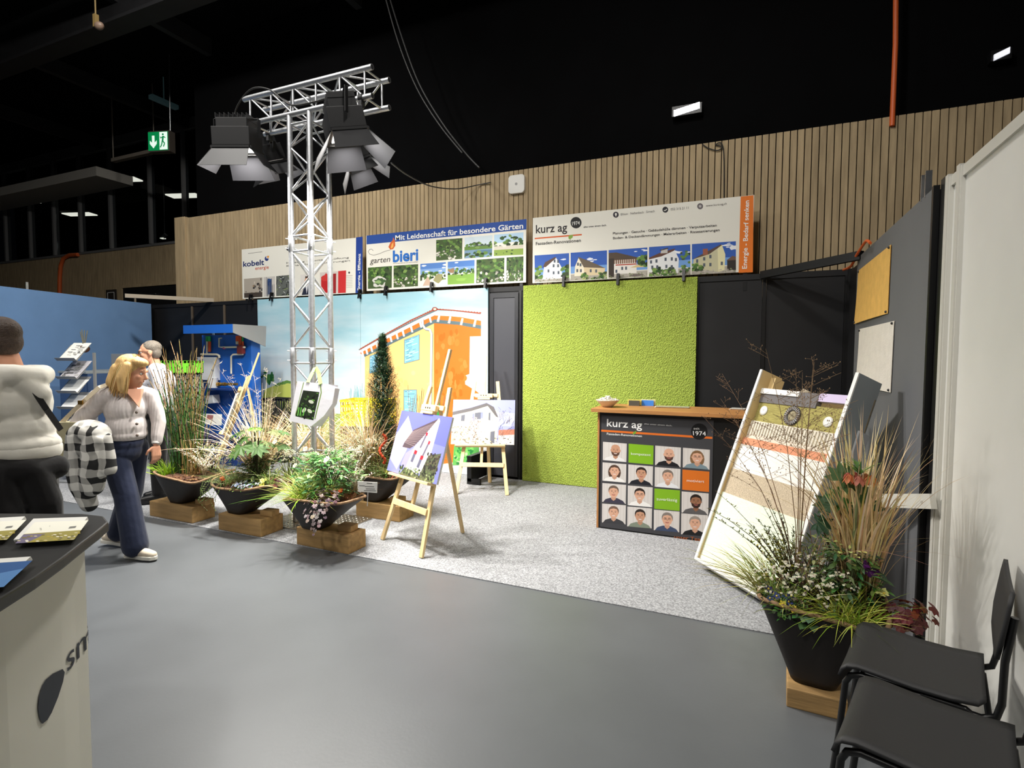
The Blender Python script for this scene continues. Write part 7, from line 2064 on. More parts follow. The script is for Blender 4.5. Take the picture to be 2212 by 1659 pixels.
place(alyssum(), 'alyssum', LEAF, soil_at('e', -0.2, -0.2), 'white-dotted alyssum cushion in the planter by the chairs')
place(grass(r, 190, (0.18, 0.34), (0.2, 0.8), (0.2, 0.8), 0.0055, [(170, 186, 60), (196, 204, 90), (130, 160, 48), (210, 208, 110)], 0.07), 'sedge', LEAF, soil_at('e', 0.42, -0.6), 'lime and yellow striped sedge hanging over the planter rim by the chairs')
mbb = bush(r, 260, 0.13, 0.3, 0.06, 0.02, [(70, 104, 56), (96, 128, 74), (54, 84, 46)], stems=14)
for i in range(22):
    a_ = r.uniform(0, 2 * PI); d = r.uniform(0, 0.11); leaf(mbb, V((d * math.cos(a_), d * math.sin(a_), 0.3 * r.uniform(0.75, 1.15))), V((math.cos(a_), math.sin(a_) - 0.4, 0.6)), V((0, 0, 1)), 0.04, 0.02, G_((206, 208, 130), r, 10))
place(mbb, 'hellebore', LEAF, soil_at('e', 0.42, 0.15), 'green hellebore with pale yellow buds in the planter by the chairs')
place(flower_mat(5, 0.05, [(74, 24, 84), (96, 34, 104)], 0.03, 0.3, leaves=50, ctr=None, gcols=GRN), 'purple_pansy', LEAF, soil_at('e', 0.72, 0.2), 'deep purple flower at the foot of the straw grass')
place(flower_mat(8, 0.06, [(50, 62, 110), (70, 84, 140), (44, 50, 88)], 0.02, 0.09, leaves=50, gcols=[(60, 84, 52)]), 'blue_pansy', LEAF, soil_at('e', -0.62, -0.72), 'dark blue pansies at the corner of the planter by the chairs')
place(flower_mat(6, 0.05, [(226, 212, 70), (236, 226, 120)], 0.022, 0.07, leaves=80, gcols=[(60, 96, 48), (84, 120, 60)]), 'yellow_pansy', LEAF, soil_at('e', -0.5, -0.85), 'yellow pansies on the rim of the planter by the chairs')
mbb = MB()
for i in range(14):
    a_ = r.uniform(0, 2 * PI); leaf(mbb, V((0.05 * math.cos(a_), 0.04 * math.sin(a_), r.uniform(0, 0.05))), V((math.cos(a_), math.sin(a_) - 0.3, 0.35)), V((0, 0, 1)), 0.055, 0.045, G_((92, 128, 80), r, 14), 0.1, 0.4)
place(mbb, 'ivy', LEAF, soil_at('e', -0.08, -0.78), 'broad green leaves at the rim of the planter by the chairs')
place(heuchera(44, 0.1, 0.042, [(96, 40, 36), (124, 56, 46), (76, 32, 32)]), 'heuchera', LEAF, soil_at('e', 1.02, -0.1) + V((0.06, -0.02, 0.04)), 'wine red heuchera leaves behind the black chair')
place(flower_mat(2, 0.015, [(220, 214, 130)], 0.03, 0.1, leaves=16), 'primrose', LEAF, soil_at('e', 0.85, -0.1) + V((0.02, 0, 0.06)), 'pale yellow primrose beside the wine red leaves')
# big palmate leaves and the crown imperial
root = empty('fatsia', soil_at('e', 0.3, 0.6), 0, 'shrub with big dark green palmate leaves beside the sample box', 'plant')
mesh1('stem', M('dark_stem', (54, 44, 30), 0.8), root, lambda b: [b.tube([(0, 0, -0.02), (x * 0.4, y * 0.4, z * 0.6), (x, y, z)], [0.007, 0.006, 0.004], 6) for x, y, z in ((0.0, 0, 0.5), (-0.1, 0.0, 0.42), (0.1, -0.03, 0.4))])
for (x, y, Rr) in ((1818, 1035, 0.1), (1880, 1100, 0.095), (1848, 1120, 0.085), (1790, 1090, 0.085), (1770, 1130, 0.08), (1862, 1065, 0.075), (1815, 1075, 0.08), (1875, 1140, 0.07)):
    P_ = ony(x, y, root.location.y - r.uniform(0.02, 0.1)); mb = MB(); lobed(mb, V((0, 0, 0)), V((r.uniform(-.35, .35), -0.8, r.uniform(0.3, 0.7))), V((r.uniform(-.5, .8), 0, r.uniform(-.2, .6))), Rr, G_(r.choice([(56, 92, 46), (74, 112, 58), (44, 76, 40)]), r, 8), 7, 0.6, 0.15)
    o = mb.build('leaf', LEAF, root); o.location = P_ - root.location
st0 = soil_at('e', 0.5, 0.25); tp = ony(1857, 1030, st0.y - 0.03)
root = empty('crown_imperial', st0, 0, 'crown imperial with drooping orange bells on a tall stem', 'plant')
tl_ = tp - st0
mesh1('stem', M('green_stem', (112, 124, 84), 0.6), root, lambda b: b.tube([(0, 0, -0.02), tl_ * 0.5 + V((-0.01, 0, 0)), tl_], [0.009, 0.008, 0.006], 8))
for k in range(7):
    a_ = 2 * PI * k / 7; c_ = tl_ + V((0.048 * math.cos(a_), 0.045 * math.sin(a_), 0.0))
    def bell(b):
        col = G_((186, 112, 70), r, 16)
        for j in range(6):
            a2 = 2 * PI * j / 6
            leaf(b, c_ + V((0.004 * math.cos(a2), 0.004 * math.sin(a2), 0.012)), V((math.cos(a2) * 0.45, math.sin(a2) * 0.45, -1)), V((math.cos(a2), math.sin(a2), 0.3)), 0.052, 0.026, col, 0.2, -0.1)
    mesh1('bell', LEAF, root, bell)
mbb = MB()
for k in range(26):
    a_ = r.uniform(0, 2 * PI); blade(mbb, tl_ + V((0, 0, 0.012)), a_, r.uniform(0.06, 0.12), r.uniform(0.2, 1.0), 0.3, 0.009, G_((96, 136, 72), r, 12), 4)
mbb.build('leaf_tuft', LEAF, root)

# ---- filler plants knitting the groups together
FILL = [('b', 0.55, 0.1, 'grass', 'light green tuft beside the forget-me-nots'), ('b', -0.2, 0.5, 'bush', 'olive shrub at the back of the blue-flower planter'), ('b', 0.95, 0.75, 'grass', 'pale grass at the back corner of the blue-flower planter'),
        ('c', -0.8, 0.1, 'grass', 'yellow-green tuft at the end of the peony planter'), ('c', 0.55, 0.75, 'twig', 'silvery dried stems at the back of the peony planter'), ('c', 0.1, 0.9, 'umbel', 'white umbels behind the peony bush'),
        ('d', -0.8, -0.5, 'umbel', 'white umbels at the truss end of the conifer planter'), ('d', -0.75, 0.3, 'grass', 'mixed green grass at the truss end of the conifer planter'), ('d', 0.35, 0.3, 'bush', 'olive shrub at the foot of the yew'),
        ('a', 0.2, 0.5, 'bush', 'dark green shrub behind the bleached stems'), ('e', 0.05, 0.6, 'bush', 'olive shrub at the back of the planter by the chairs'), ('e', -0.5, -0.3, 'grass', 'short green tuft behind the blue pansies')]
for key, u, v, k, lab in FILL:
    if k == 'grass':
        mb = grass(r, 130, (0.15, 0.36), (0.1, 0.8), (0.1, 0.6), 0.007, [(140, 160, 80), (170, 186, 100), (100, 130, 60), (200, 200, 140)], 0.08)
    elif k == 'bush':
        mb = bush(r, 380, 0.16, 0.3, 0.035, 0.014, [(84, 100, 50), (110, 124, 66), (64, 80, 40), (140, 146, 90)], stems=16)
    elif k == 'twig':
        mb = white_twigs(20, 0.25, 0.5)
    else:
        mb = umbels(34, 0.17, 0.38)
    place(mb, {'grass': 'grass_tuft', 'bush': 'shrub', 'twig': 'dried_flower', 'umbel': 'candytuft'}[k], LEAF, soil_at(key, u, v), lab)

# ================================================================== PEOPLE
def rcone(mb, p0, r0, p1, r1, n=14):
    p0, p1 = V(p0), V(p1); k = 5
    mb.ell(p0, r0, None, n, 8); mb.ell(p1, r1, None, n, 8)
    mb.tube([p0, p1], [r0, r1], n)


def blob(name, prims, voxel, mat, parent=None, smooth=4, fac=0.5):
    """one continuous surface grown over tapered limbs and ellipsoids"""
    mb = MB()
    for q in prims:
        if q[0] == 'c':
            rcone(mb, q[1], q[2], q[3], q[4])
        elif q[0] == 'l':            # chain of (point, radius)
            for (a_, ra), (b_, rb) in zip(q[1][:-1], q[1][1:]):
                rcone(mb, a_, ra, b_, rb)
        else:
            m3 = Euler(q[3]).to_matrix() if len(q) > 3 else None
            mb.ell(q[1], q[2], None, 18, 12, m3)
    o = mb.build(name, mat, None)
    md = o.modifiers.new('r', 'REMESH'); md.mode = 'VOXEL'; md.voxel_size = voxel; md.use_smooth_shade = True
    if smooth:
        ms = o.modifiers.new('s', 'SMOOTH'); ms.factor = fac; ms.iterations = smooth
    dg = bpy.context.evaluated_depsgraph_get()
    me = bpy.data.meshes.new_from_object(o.evaluated_get(dg))
    me.name = name
    old = o.data; o.modifiers.clear(); o.data = me; bpy.data.meshes.remove(old)
    if not me.materials:
        me.materials.append(mat)
    for p in me.polygons:
        p.use_smooth = True
    if parent is not None:
        o.parent = parent
    return o


def hand_prims(w, d, out, up, s=1.0, curl=0.6):
    """palm and five separate bent fingers; w wrist point, d pointing direction, out = thumb side, up = back of hand"""
    w, d, out, up = V(w), V(d).normalized(), V(out).normalized(), V(up).normalized()
    pr_ = []
    pc = w + d * 0.05 * s
    for k in range(4):
        b_ = w + d * 0.02 * s + out * (0.021 - 0.014 * k) * s; e_ = w + d * 0.088 * s + out * (0.027 - 0.018 * k) * s
        pr_.append(('c', b_, 0.0125 * s, e_, 0.0115 * s))
    Ls = (0.068, 0.076, 0.071, 0.055)
    for k in range(4):
        p = w + d * 0.088 * s + out * (0.027 - 0.018 * k) * s; dd = d.copy(); ch = [(p, 0.0095 * s)]
        for j, f in enumerate((0.45, 0.32, 0.26)):
            ang_ = curl * (0.35 + 0.3 * j + 0.04 * k)
            dd = (dd * math.cos(ang_) - up * math.sin(ang_)).normalized() if j else (d * math.cos(ang_) - up * math.sin(ang_)).normalized()
            p = p + dd * Ls[k] * f * s; ch.append((p, (0.0088 - 0.001 * j) * s))
        pr_.append(('l', ch))
    t0 = w + d * 0.022 * s + out * 0.026 * s; t1 = t0 + (d * 0.6 + out * 0.75 - up * 0.25).normalized() * 0.036 * s; t2 = t1 + (d * 0.85 + out * 0.2 - up * 0.45).normalized() * 0.032 * s
    pr_.append(('l', [(t0, 0.0125 * s), (t1, 0.0105 * s), (t2, 0.0085 * s)]))
    return pr_


def head_prims(c, f, s=1.0, tilt=0.0):
    """skull, jaw, nose, brow, lips, ears around centre c, facing f"""
    f = V((f[0], f[1], 0)).normalized(); rt = V((f.y, -f.x, 0)); u = V((0, 0, 1))
    u2 = (u * math.cos(tilt) + f * math.sin(tilt)).normalized(); f2 = (f * math.cos(tilt) - u * math.sin(tilt)).normalized()
    c = V(c); az_ = math.atan2(f.y, f.x)
    P_ = lambda a_, b_, z_: c + f2 * (a_ * s) + rt * (b_ * s) + u2 * (z_ * s)
    rot = (0, tilt, az_)
    pr_ = [('e', P_(-0.012, 0, 0.03), (0.098 * s, 0.077 * s, 0.093 * s), rot), ('e', P_(0.022, 0, -0.035), (0.070 * s, 0.062 * s, 0.085 * s), rot),
           ('c', P_(0.062, 0, -0.088), 0.024 * s, P_(0.05, 0, -0.075), 0.034 * s),
           ('l', [(P_(0.084, 0, 0.016), 0.010 * s), (P_(0.102, 0, -0.016), 0.0125 * s), (P_(0.106, 0, -0.024), 0.0125 * s), (P_(0.09, 0, -0.033), 0.012 * s)]),
           ('c', P_(0.079, 0.034, 0.028), 0.0135 * s, P_(0.082, -0.034, 0.028), 0.0135 * s),
           ('c', P_(0.083, 0.018, -0.054), 0.0095 * s, P_(0.083, -0.018, -0.054), 0.0095 * s),
           ('e', P_(0.06, 0.038, -0.022), (0.024 * s, 0.02 * s, 0.022 * s)), ('e', P_(0.06, -0.038, -0.022), (0.024 * s, 0.02 * s, 0.022 * s))]
    for b_ in (-1, 1):
        pr_.append(('e', P_(-0.008, b_ * 0.078, -0.005), (0.02 * s, 0.009 * s, 0.032 * s), rot))
    return pr_, P_


def face_parts(P_, parent, s, eye=(70, 60, 50), lip=(170, 96, 88), brow=(110, 84, 60)):
    for b_ in (-1, 1):
        e = mesh1('eye', M('eye_white', (226, 220, 214), 0.3), parent, lambda b: b.ell(P_(0.0735, b_ * 0.031, 0.008), 0.0112 * s, None, 10, 8))
        mesh1('iris', M('iris_%d' % eye[0], eye, 0.3), e, lambda b: b.ell(P_(0.0818, b_ * 0.0315, 0.007), 0.0055 * s, None, 8, 6))
        mesh1('eyebrow', M('brow_%d' % brow[0], brow, 0.8), parent, lambda b: b.tube([P_(0.088, b_ * 0.014, 0.031), P_(0.09, b_ * 0.032, 0.036), P_(0.078, b_ * 0.05, 0.03)], [0.003, 0.004, 0.002], 6))
    mesh1('lips', M('lips', lip, 0.5), parent, lambda b: b.tube([P_(0.085, 0.021, -0.054), P_(0.0925, 0.0, -0.052), P_(0.085, -0.021, -0.054)], [0.002, 0.0045, 0.002], 6))


m_skin = M('skin', (206, 150, 122), 0.55, noise=(20, 0.05), spec=0.3)
MM = M


def knit(name, col, sc=160, stren=0.5):
    if name in MATS:
        return MATS[name]
    m = M(name, col, 0.95, noise=(30, 0.06), spec=0.1, sheen=0.2)
    nt = m.node_tree; b = nt.nodes['Principled BSDF']
    tc = nt.nodes.new('ShaderNodeTexCoord'); w = nt.nodes.new('ShaderNodeTexWave'); w.bands_direction = 'X'; w.inputs['Scale'].default_value = sc / 10; w.inputs['Distortion'].default_value = 0.6
    nt.links.new(tc.outputs['Object'], w.inputs[0])
    bp = nt.nodes.new('ShaderNodeBump'); bp.inputs['Strength'].default_value = stren; bp.inputs['Distance'].default_value = 0.004
    nt.links.new(w.outputs['Fac'], bp.inputs['Height']); nt.links.new(bp.outputs[0], b.inputs['Normal'])
    return m


def cloth(name, col, sc=9, stren=0.5, rough=0.9):
    return M(name, col, rough, noise=(6, 0.06), bump=(sc, stren), spec=0.12, sheen=0.15)


# ------------------------------------------------------------------ the woman
def shoe(parent, c, f, mat, sole, s=1.0, pitch=0.0):
    f = V((f[0], f[1], 0)).normalized(); az_ = math.atan2(f.y, f.x); c = V(c); rt = V((f.y, -f.x, 0))
    fp = V((f.x * math.cos(pitch), f.y * math.cos(pitch), -math.sin(pitch))); up = V((f.x * math.sin(pitch), f.y * math.sin(pitch), math.cos(pitch)))
    P_ = lambda a_, b_, z_: c + fp * a_ * s + rt * b_ * s + up * z_ * s
    o = blob('shoe', [('l', [(P_(-0.09, 0, 0.05), 0.036 * s), (P_(-0.02, 0, 0.052), 0.038 * s), (P_(0.06, 0, 0.044), 0.037 * s), (P_(0.12, 0, 0.036), 0.032 * s)]), ('c', P_(-0.07, 0, 0.06), 0.034 * s, P_(-0.05, 0, 0.095), 0.036 * s)], 0.006, mat, parent, 3)
    mesh1('sole', sole, o, lambda b: b.prism([P_(x, y, 0.0) for x, y in ((-0.125, -0.02), (-0.115, -0.035), (-0.02, -0.035), (0.06, -0.043), (0.13, -0.036), (0.155, -0.01), (0.155, 0.012), (0.13, 0.036), (0.06, 0.042), (-0.02, 0.033), (-0.115, 0.034), (-0.125, 0.02))], up * 0.03 * s), bevel=0.006, fix=True)
    mesh1('laces', m_white, o, lambda b: [b.tube([P_(0.02 + k * 0.02, -0.022, 0.078 - k * 0.006), P_(0.025 + k * 0.02, 0.0, 0.088 - k * 0.006), P_(0.02 + k * 0.02, 0.022, 0.078 - k * 0.006)], 0.003, 5) for k in range(4)])
    return o


def person(name, prims, loc, label, voxel=0.007):
    o = blob(name, prims, voxel, m_skin, None, 3); o.location = loc; o.rotation_euler = (0, 0, math.radians(YAW))
    return tag(o, label, 'person')


f_ = (0.86, -0.5)
hp_, HP = head_prims((0.122, -0.02, 1.462), (0.97, 0.2), 1.0, 0.24)
body = hp_ + [('l', [((0.1, -0.015, 1.42), 0.052), ((0.075, -0.005, 1.33), 0.058), ((0.045, 0, 1.24), 0.09)]),
              ('e', (0.045, 0, 1.17), (0.12, 0.15, 0.15)), ('e', (0.035, 0, 1.0), (0.11, 0.135, 0.13)), ('e', (0.03, 0, 0.9), (0.1, 0.13, 0.09)),
              ('l', [((-0.055, -0.13, 1.275), 0.05), ((-0.21, -0.16, 1.04), 0.038), ((-0.06, -0.29, 1.035), 0.027)]),
              ('l', [((0.155, 0.12, 1.265), 0.05), ((0.232, 0.11, 1.06), 0.038), ((0.248, 0.05, 0.885), 0.026)]),
              ('l', [((-0.01, -0.06, 0.86), 0.075), ((0.12, -0.12, 0.47), 0.055), ((0.195, -0.139, 0.09), 0.036)]),
              ('l', [((0.06, 0.06, 0.86), 0.075), ((-0.01, 0.11, 0.47), 0.055), ((-0.175, 0.15, 0.11), 0.036)])]
body += hand_prims((0.25, 0.04, 0.875), (0.12, -0.12, -1), (-0.5, -0.85, 0), (0.85, -0.3, 0.1), 1.0, 0.7)
body += hand_prims((-0.05, -0.295, 1.035), (0.9, -0.25, -0.1), (0.2, 0.1, 0.9), (0.1, -0.9, 0.1), 1.0, 0.9)
wom = person('person', body, (-4.6, 2.72, 0), 'woman with blonde bob in a grey cardigan and jeans walking past the planters', 0.0055)
face_parts(HP, wom, 1.0)
m_hair = M('blonde_hair', (206, 168, 110), 0.6, noise=(40, 0.25), stretch=(1, 1, 0.15), bump=(90, 0.5))
H1 = lambda a_, b_, z_: HP(a_, b_, z_)
blob('hair', [('e', H1(-0.03, 0, 0.05), (0.1, 0.098, 0.092), (0, 0.24, 0.2)), ('e', H1(-0.055, 0, -0.02), (0.085, 0.1, 0.12), (0, 0.24, 0.2)), ('e', H1(0.028, 0.02, 0.092), (0.075, 0.07, 0.04), (0, 0.24, 0.2)),
              ('l', [(H1(-0.01, 0.085, 0.05), 0.035), (H1(-0.02, 0.1, -0.05), 0.042), (H1(0.0, 0.1, -0.13), 0.036)]), ('l', [(H1(-0.01, -0.085, 0.05), 0.035), (H1(-0.02, -0.1, -0.05), 0.04), (H1(0.01, -0.095, -0.15), 0.036), (H1(0.03, -0.07, -0.19), 0.022)]),
              ('l', [(H1(-0.08, 0.04, 0), 0.06), (H1(-0.09, 0.06, -0.1), 0.05)]), ('l', [(H1(-0.08, -0.04, 0), 0.06), (H1(-0.09, -0.05, -0.12), 0.05)])], 0.007, m_hair, wom, 3)
def strands(b):
    r2 = random.Random(4)
    for i in range(300):
        ph = r2.uniform(-2.0, 2.0); dx, dy = -math.cos(ph), math.sin(ph); k = r2.uniform(0.97, 1.06); w = r2.uniform(-0.012, 0.012); e = r2.uniform(-0.2, -0.13) if abs(ph) > 0.9 else r2.uniform(-0.17, -0.1)
        b.tube([HP(0.01 - 0.03 * abs(dx), 0.02 * dy, 0.143), HP(dx * 0.085 * k - 0.02, dy * 0.082 * k, 0.09), HP(dx * 0.112 * k - 0.02, dy * 0.108 * k, 0.0), HP(dx * 0.114 * k - 0.015 + w, dy * 0.12 * k, -0.08), HP(dx * 0.1 * k + w * 2 - 0.01, dy * 0.125 * k, e)], [0.004, 0.0045, 0.0045, 0.004, 0.0015], 4, G_(r2.choice([(214, 178, 120), (190, 150, 92), (226, 196, 142), (170, 130, 78)]), r2, 8), False)
mesh1('hair_strands', DRY, wom, strands)
m_card = knit('grey_knit', (196, 188, 186), 170, 0.5)
cg = blob('cardigan', [('e', (0.045, 0.0, 1.17), (0.135, 0.17, 0.16)), ('e', (0.05, -0.01, 1.03), (0.135, 0.16, 0.15)), ('e', (0.045, -0.005, 0.965), (0.14, 0.165, 0.07)),
                       ('l', [((0.03, -0.06, 1.3), 0.075), ((-0.06, -0.13, 1.27), 0.075), ((-0.15, -0.155, 1.14), 0.07), ((-0.215, -0.165, 1.035), 0.066), ((-0.13, -0.24, 1.035), 0.052), ((-0.07, -0.285, 1.035), 0.04)]),
                       ('l', [((0.07, 0.06, 1.3), 0.07), ((0.155, 0.12, 1.265), 0.068), ((0.21, 0.12, 1.14), 0.058), ((0.234, 0.11, 1.05), 0.054), ((0.244, 0.07, 0.94), 0.045), ((0.247, 0.06, 0.9), 0.04)])], 0.008, m_card, wom, 5)
# V neck of skin, buttons
fx, fy = V(f_).normalized()[:2]
mesh1('neckline', m_skin, cg, lambda b: b.prism([(0.045 + fx * 0.155 + 0.02, fy * 0.155 + 0.005, 1.19), (0.045 + fx * 0.1 - 0.03, fy * 0.1 - 0.05, 1.335), (0.045 + fx * 0.1 + 0.055, fy * 0.1 + 0.055, 1.33)], (fx * 0.012, fy * 0.012, 0)))
for z in (1.15, 1.06, 0.97):
    mesh1('button', M('horn_button', (96, 84, 74), 0.4), cg, lambda b: b.ell((0.05 + fx * 0.162, fy * 0.162 - 0.005, z), (0.011, 0.011, 0.011), None, 8, 6))
m_jean = cloth('dark_denim', (38, 44, 64), 12, 0.5)
blob('jeans', [('e', (0.03, 0, 0.9), (0.135, 0.165, 0.09)), ('e', (0.025, 0, 0.84), (0.13, 0.165, 0.11)), ('l', [((-0.015, -0.07, 0.85), 0.1), ((0.11, -0.115, 0.5), 0.085), ((0.17, -0.135, 0.2), 0.09), ((0.185, -0.139, 0.11), 0.094)]), ('l', [((0.06, 0.07, 0.85), 0.1), ((0.0, 0.105, 0.5), 0.085), ((-0.11, 0.14, 0.22), 0.088), ((-0.145, 0.15, 0.13), 0.09)])], 0.008, m_jean, wom, 4)
m_shoe = M('cream_leather', (214, 200, 180), 0.55, noise=(20, 0.08)); m_sole = M('sole_white', (226, 222, 212), 0.5)
shoe(wom, (0.225, -0.15, 0.012), (0.97, -0.2), m_shoe, m_sole); shoe(wom, (-0.175, 0.15, 0.0185), (0.99, -0.05), m_shoe, m_sole, 1.0, 0.12)
mesh1('watch', M('watch_white', (232, 230, 226), 0.3), wom, lambda b: b.tube([(0.248, 0.05, 0.9), (0.249, 0.045, 0.885)], 0.031, 14))
mesh1('earring', m_brass, wom, lambda b: b.ell(HP(0.0, 0.085, -0.05), 0.007, None, 8, 6))
WM = Matrix.Translation((-4.6, 2.72, 0)) @ Matrix.Rotation(math.radians(YAW), 4, 'Z')
# plaid coat over the forearm
m_pl = bpy.data.materials.new('plaid_wool'); m_pl.use_nodes = True; nt = m_pl.node_tree; bs = nt.nodes['Principled BSDF']; bs.inputs['Roughness'].default_value = 0.95; bs.inputs['Specular IOR Level'].default_value = 0.1
tc = nt.nodes.new('ShaderNodeTexCoord'); facs = []
nzd = nt.nodes.new('ShaderNodeTexNoise'); nzd.inputs['Scale'].default_value = 6
mxv = nt.nodes.new('ShaderNodeVectorMath'); mxv.operation = 'MULTIPLY_ADD'; mxv.inputs[1].default_value = (0.09, 0.09, 0.09)
nt.links.new(tc.outputs['Object'], nzd.inputs[0]); nt.links.new(nzd.outputs['Color'], mxv.inputs[0]); nt.links.new(tc.outputs['Object'], mxv.inputs[2])
for dirn, sc in (('X', 3.0), ('Z', 2.6)):
    w = nt.nodes.new('ShaderNodeTexWave'); w.bands_direction = dirn; w.inputs['Scale'].default_value = sc; nt.links.new(mxv.outputs[0], w.inputs[0])
    rp = nt.nodes.new('ShaderNodeValToRGB'); rp.color_ramp.interpolation = 'CONSTANT'; rp.color_ramp.elements[0].color = (0.03, 0.03, 0.03, 1); rp.color_ramp.elements[1].position = 0.45; rp.color_ramp.elements[1].color = (0.75, 0.73, 0.68, 1)
    nt.links.new(w.outputs['Fac'], rp.inputs[0]); facs.append(rp)
mi = nt.nodes.new('ShaderNodeMix'); mi.data_type = 'RGBA'; mi.inputs[0].default_value = 0.5
nt.links.new(facs[0].outputs[0], mi.inputs[6]); nt.links.new(facs[1].outputs[0], mi.inputs[7]); nt.links.new(mi.outputs[2], bs.inputs['Base Color'])
coat = blob('plaid_coat', [('e', (0.0, -0.3, 1.03), (0.14, 0.085, 0.085), (0, 0.2, 0)), ('e', (-0.1, -0.27, 0.99), (0.09, 0.09, 0.1)), ('l', [((-0.09, -0.3, 1.0), 0.085), ((-0.13, -0.3, 0.8), 0.075), ((-0.11, -0.28, 0.62), 0.075), ((-0.07, -0.26, 0.47), 0.06)]),
                           ('l', [((0.05, -0.33, 1.0), 0.08), ((0.03, -0.32, 0.8), 0.09), ((-0.01, -0.3, 0.62), 0.08)]), ('l', [((0.1, -0.32, 0.98), 0.055), ((0.13, -0.32, 0.84), 0.05), ((0.135, -0.32, 0.75), 0.052)]),
                           ('l', [((-0.02, -0.36, 1.03), 0.05), ((0.1, -0.36, 0.98), 0.04)]), ('l', [((-0.06, -0.33, 0.9), 0.05), ((0.06, -0.36, 0.9), 0.05)])], 0.008, m_pl, None, 4)
coat.matrix_basis = WM.copy(); tag(coat, 'black and white plaid wool coat hanging over the woman\'s forearm', 'coat')
bagw = empty('handbag', WM @ V((-0.22, -0.2, 0.82)), math.radians(YAW), 'olive beige leather handbag hanging at the woman\'s side', 'handbag')
m_lea = M('beige_leather', (176, 168, 136), 0.5, noise=(10, 0.06), bump=(90, 0.15)); m_lea2 = M('beige_strap', (196, 182, 156), 0.6)
mesh1('body', m_lea, bagw, lambda b: b.prism([(x * 0.13, -0.06, 0.13 + z * 0.14) for x, z in [(-1, -0.7), (-0.8, -1), (0.8, -1), (1, -0.7), (0.85, 1), (-0.85, 1)]], (0, 0.1, 0)), bevel=0.015, fix=True)
mesh1('flap', m_lea, bagw, lambda b: b.prism([(x * 0.13, -0.068, 0.13 + z * 0.14) for x, z in [(-0.95, -0.1), (0.95, -0.1), (0.87, 1.02), (-0.87, 1.02)]], (0, 0.008, 0)), bevel=0.003, fix=True)
def strapf(b):
    pts = [V((-0.08, -0.01, 0.26)), V((0.03, -0.02, 0.36)), V((0.13, -0.035, 0.44)), V((0.2, 0.01, 0.53)), V((0.22, 0.07, 0.55)), V((0.2, 0.15, 0.5)), V((0.14, 0.19, 0.38)), V((0.06, 0.08, 0.27))]
    for i in range(len(pts) - 1):
        b.bar(pts[i], pts[i + 1], 0.03, 0.006, up=(0.3, -1, 0.3))
mesh1('strap', m_lea2, bagw, strapf)
mesh1('buckle', m_brass, bagw, lambda b: b.box((0.1, -0.045, 0.42), (0.035, 0.01, 0.03)))

# ------------------------------------------------------------------ man in the hoodie (seen from behind)
f_ = (-0.97, -0.15)
hp_, HP = head_prims((-0.105, 0.0, 1.665), (-0.95, 0.25), 1.0, 0.08)
body = hp_ + [('l', [((-0.075, 0, 1.59), 0.062), ((-0.045, 0, 1.5), 0.064), ((-0.03, 0, 1.42), 0.1)]), ('e', (-0.03, 0, 1.35), (0.12, 0.16, 0.17)), ('e', (-0.03, 0, 1.13), (0.12, 0.14, 0.18)), ('e', (-0.02, 0, 0.98), (0.12, 0.14, 0.12)),
              ('l', [((-0.04, -0.17, 1.43), 0.056), ((-0.05, -0.22, 1.18), 0.046), ((-0.27, -0.15, 1.13), 0.034)]), ('l', [((-0.07, 0.17, 1.43), 0.056), ((-0.09, 0.2, 1.18), 0.046), ((-0.3, 0.12, 1.12), 0.034)]),
              ('l', [((-0.03, -0.08, 0.95), 0.09), ((-0.04, -0.1, 0.52), 0.064), ((-0.02, -0.1, 0.1), 0.045)]), ('l', [((-0.03, 0.08, 0.95), 0.09), ((-0.05, 0.09, 0.52), 0.064), ((-0.03, 0.09, 0.1), 0.045)])]
body += hand_prims((-0.27, -0.15, 1.13), (-0.9, 0.3, -0.1), (0, 0.2, 1), (-0.2, -0.9, 0), 1.1, 0.8) + hand_prims((-0.3, 0.12, 1.12), (-0.95, -0.2, -0.1), (0, -0.2, 1), (0.1, 0.9, 0), 1.1, 0.8)
man = person('person', body, cw(-2.63, 2.9), 'man in an off-white hoodie and black trousers seen from behind at the promotion counter', 0.0065)
face_parts(HP, man, 1.0)
m_bh = M('brown_hair', (66, 50, 40), 0.65, noise=(60, 0.3), bump=(140, 0.6))
blob('hair', [('e', HP(-0.028, 0, 0.05), (0.098, 0.086, 0.084), (0, 0.08, 2.88)), ('e', HP(-0.05, 0, 0.0), (0.068, 0.08, 0.085), (0, 0.08, 2.88)), ('e', HP(0.035, 0, 0.09), (0.06, 0.064, 0.035), (0, 0.08, 2.88))], 0.006, m_bh, man, 2)
m_hood = cloth('offwhite_jersey', (222, 218, 208), 7, 0.5)
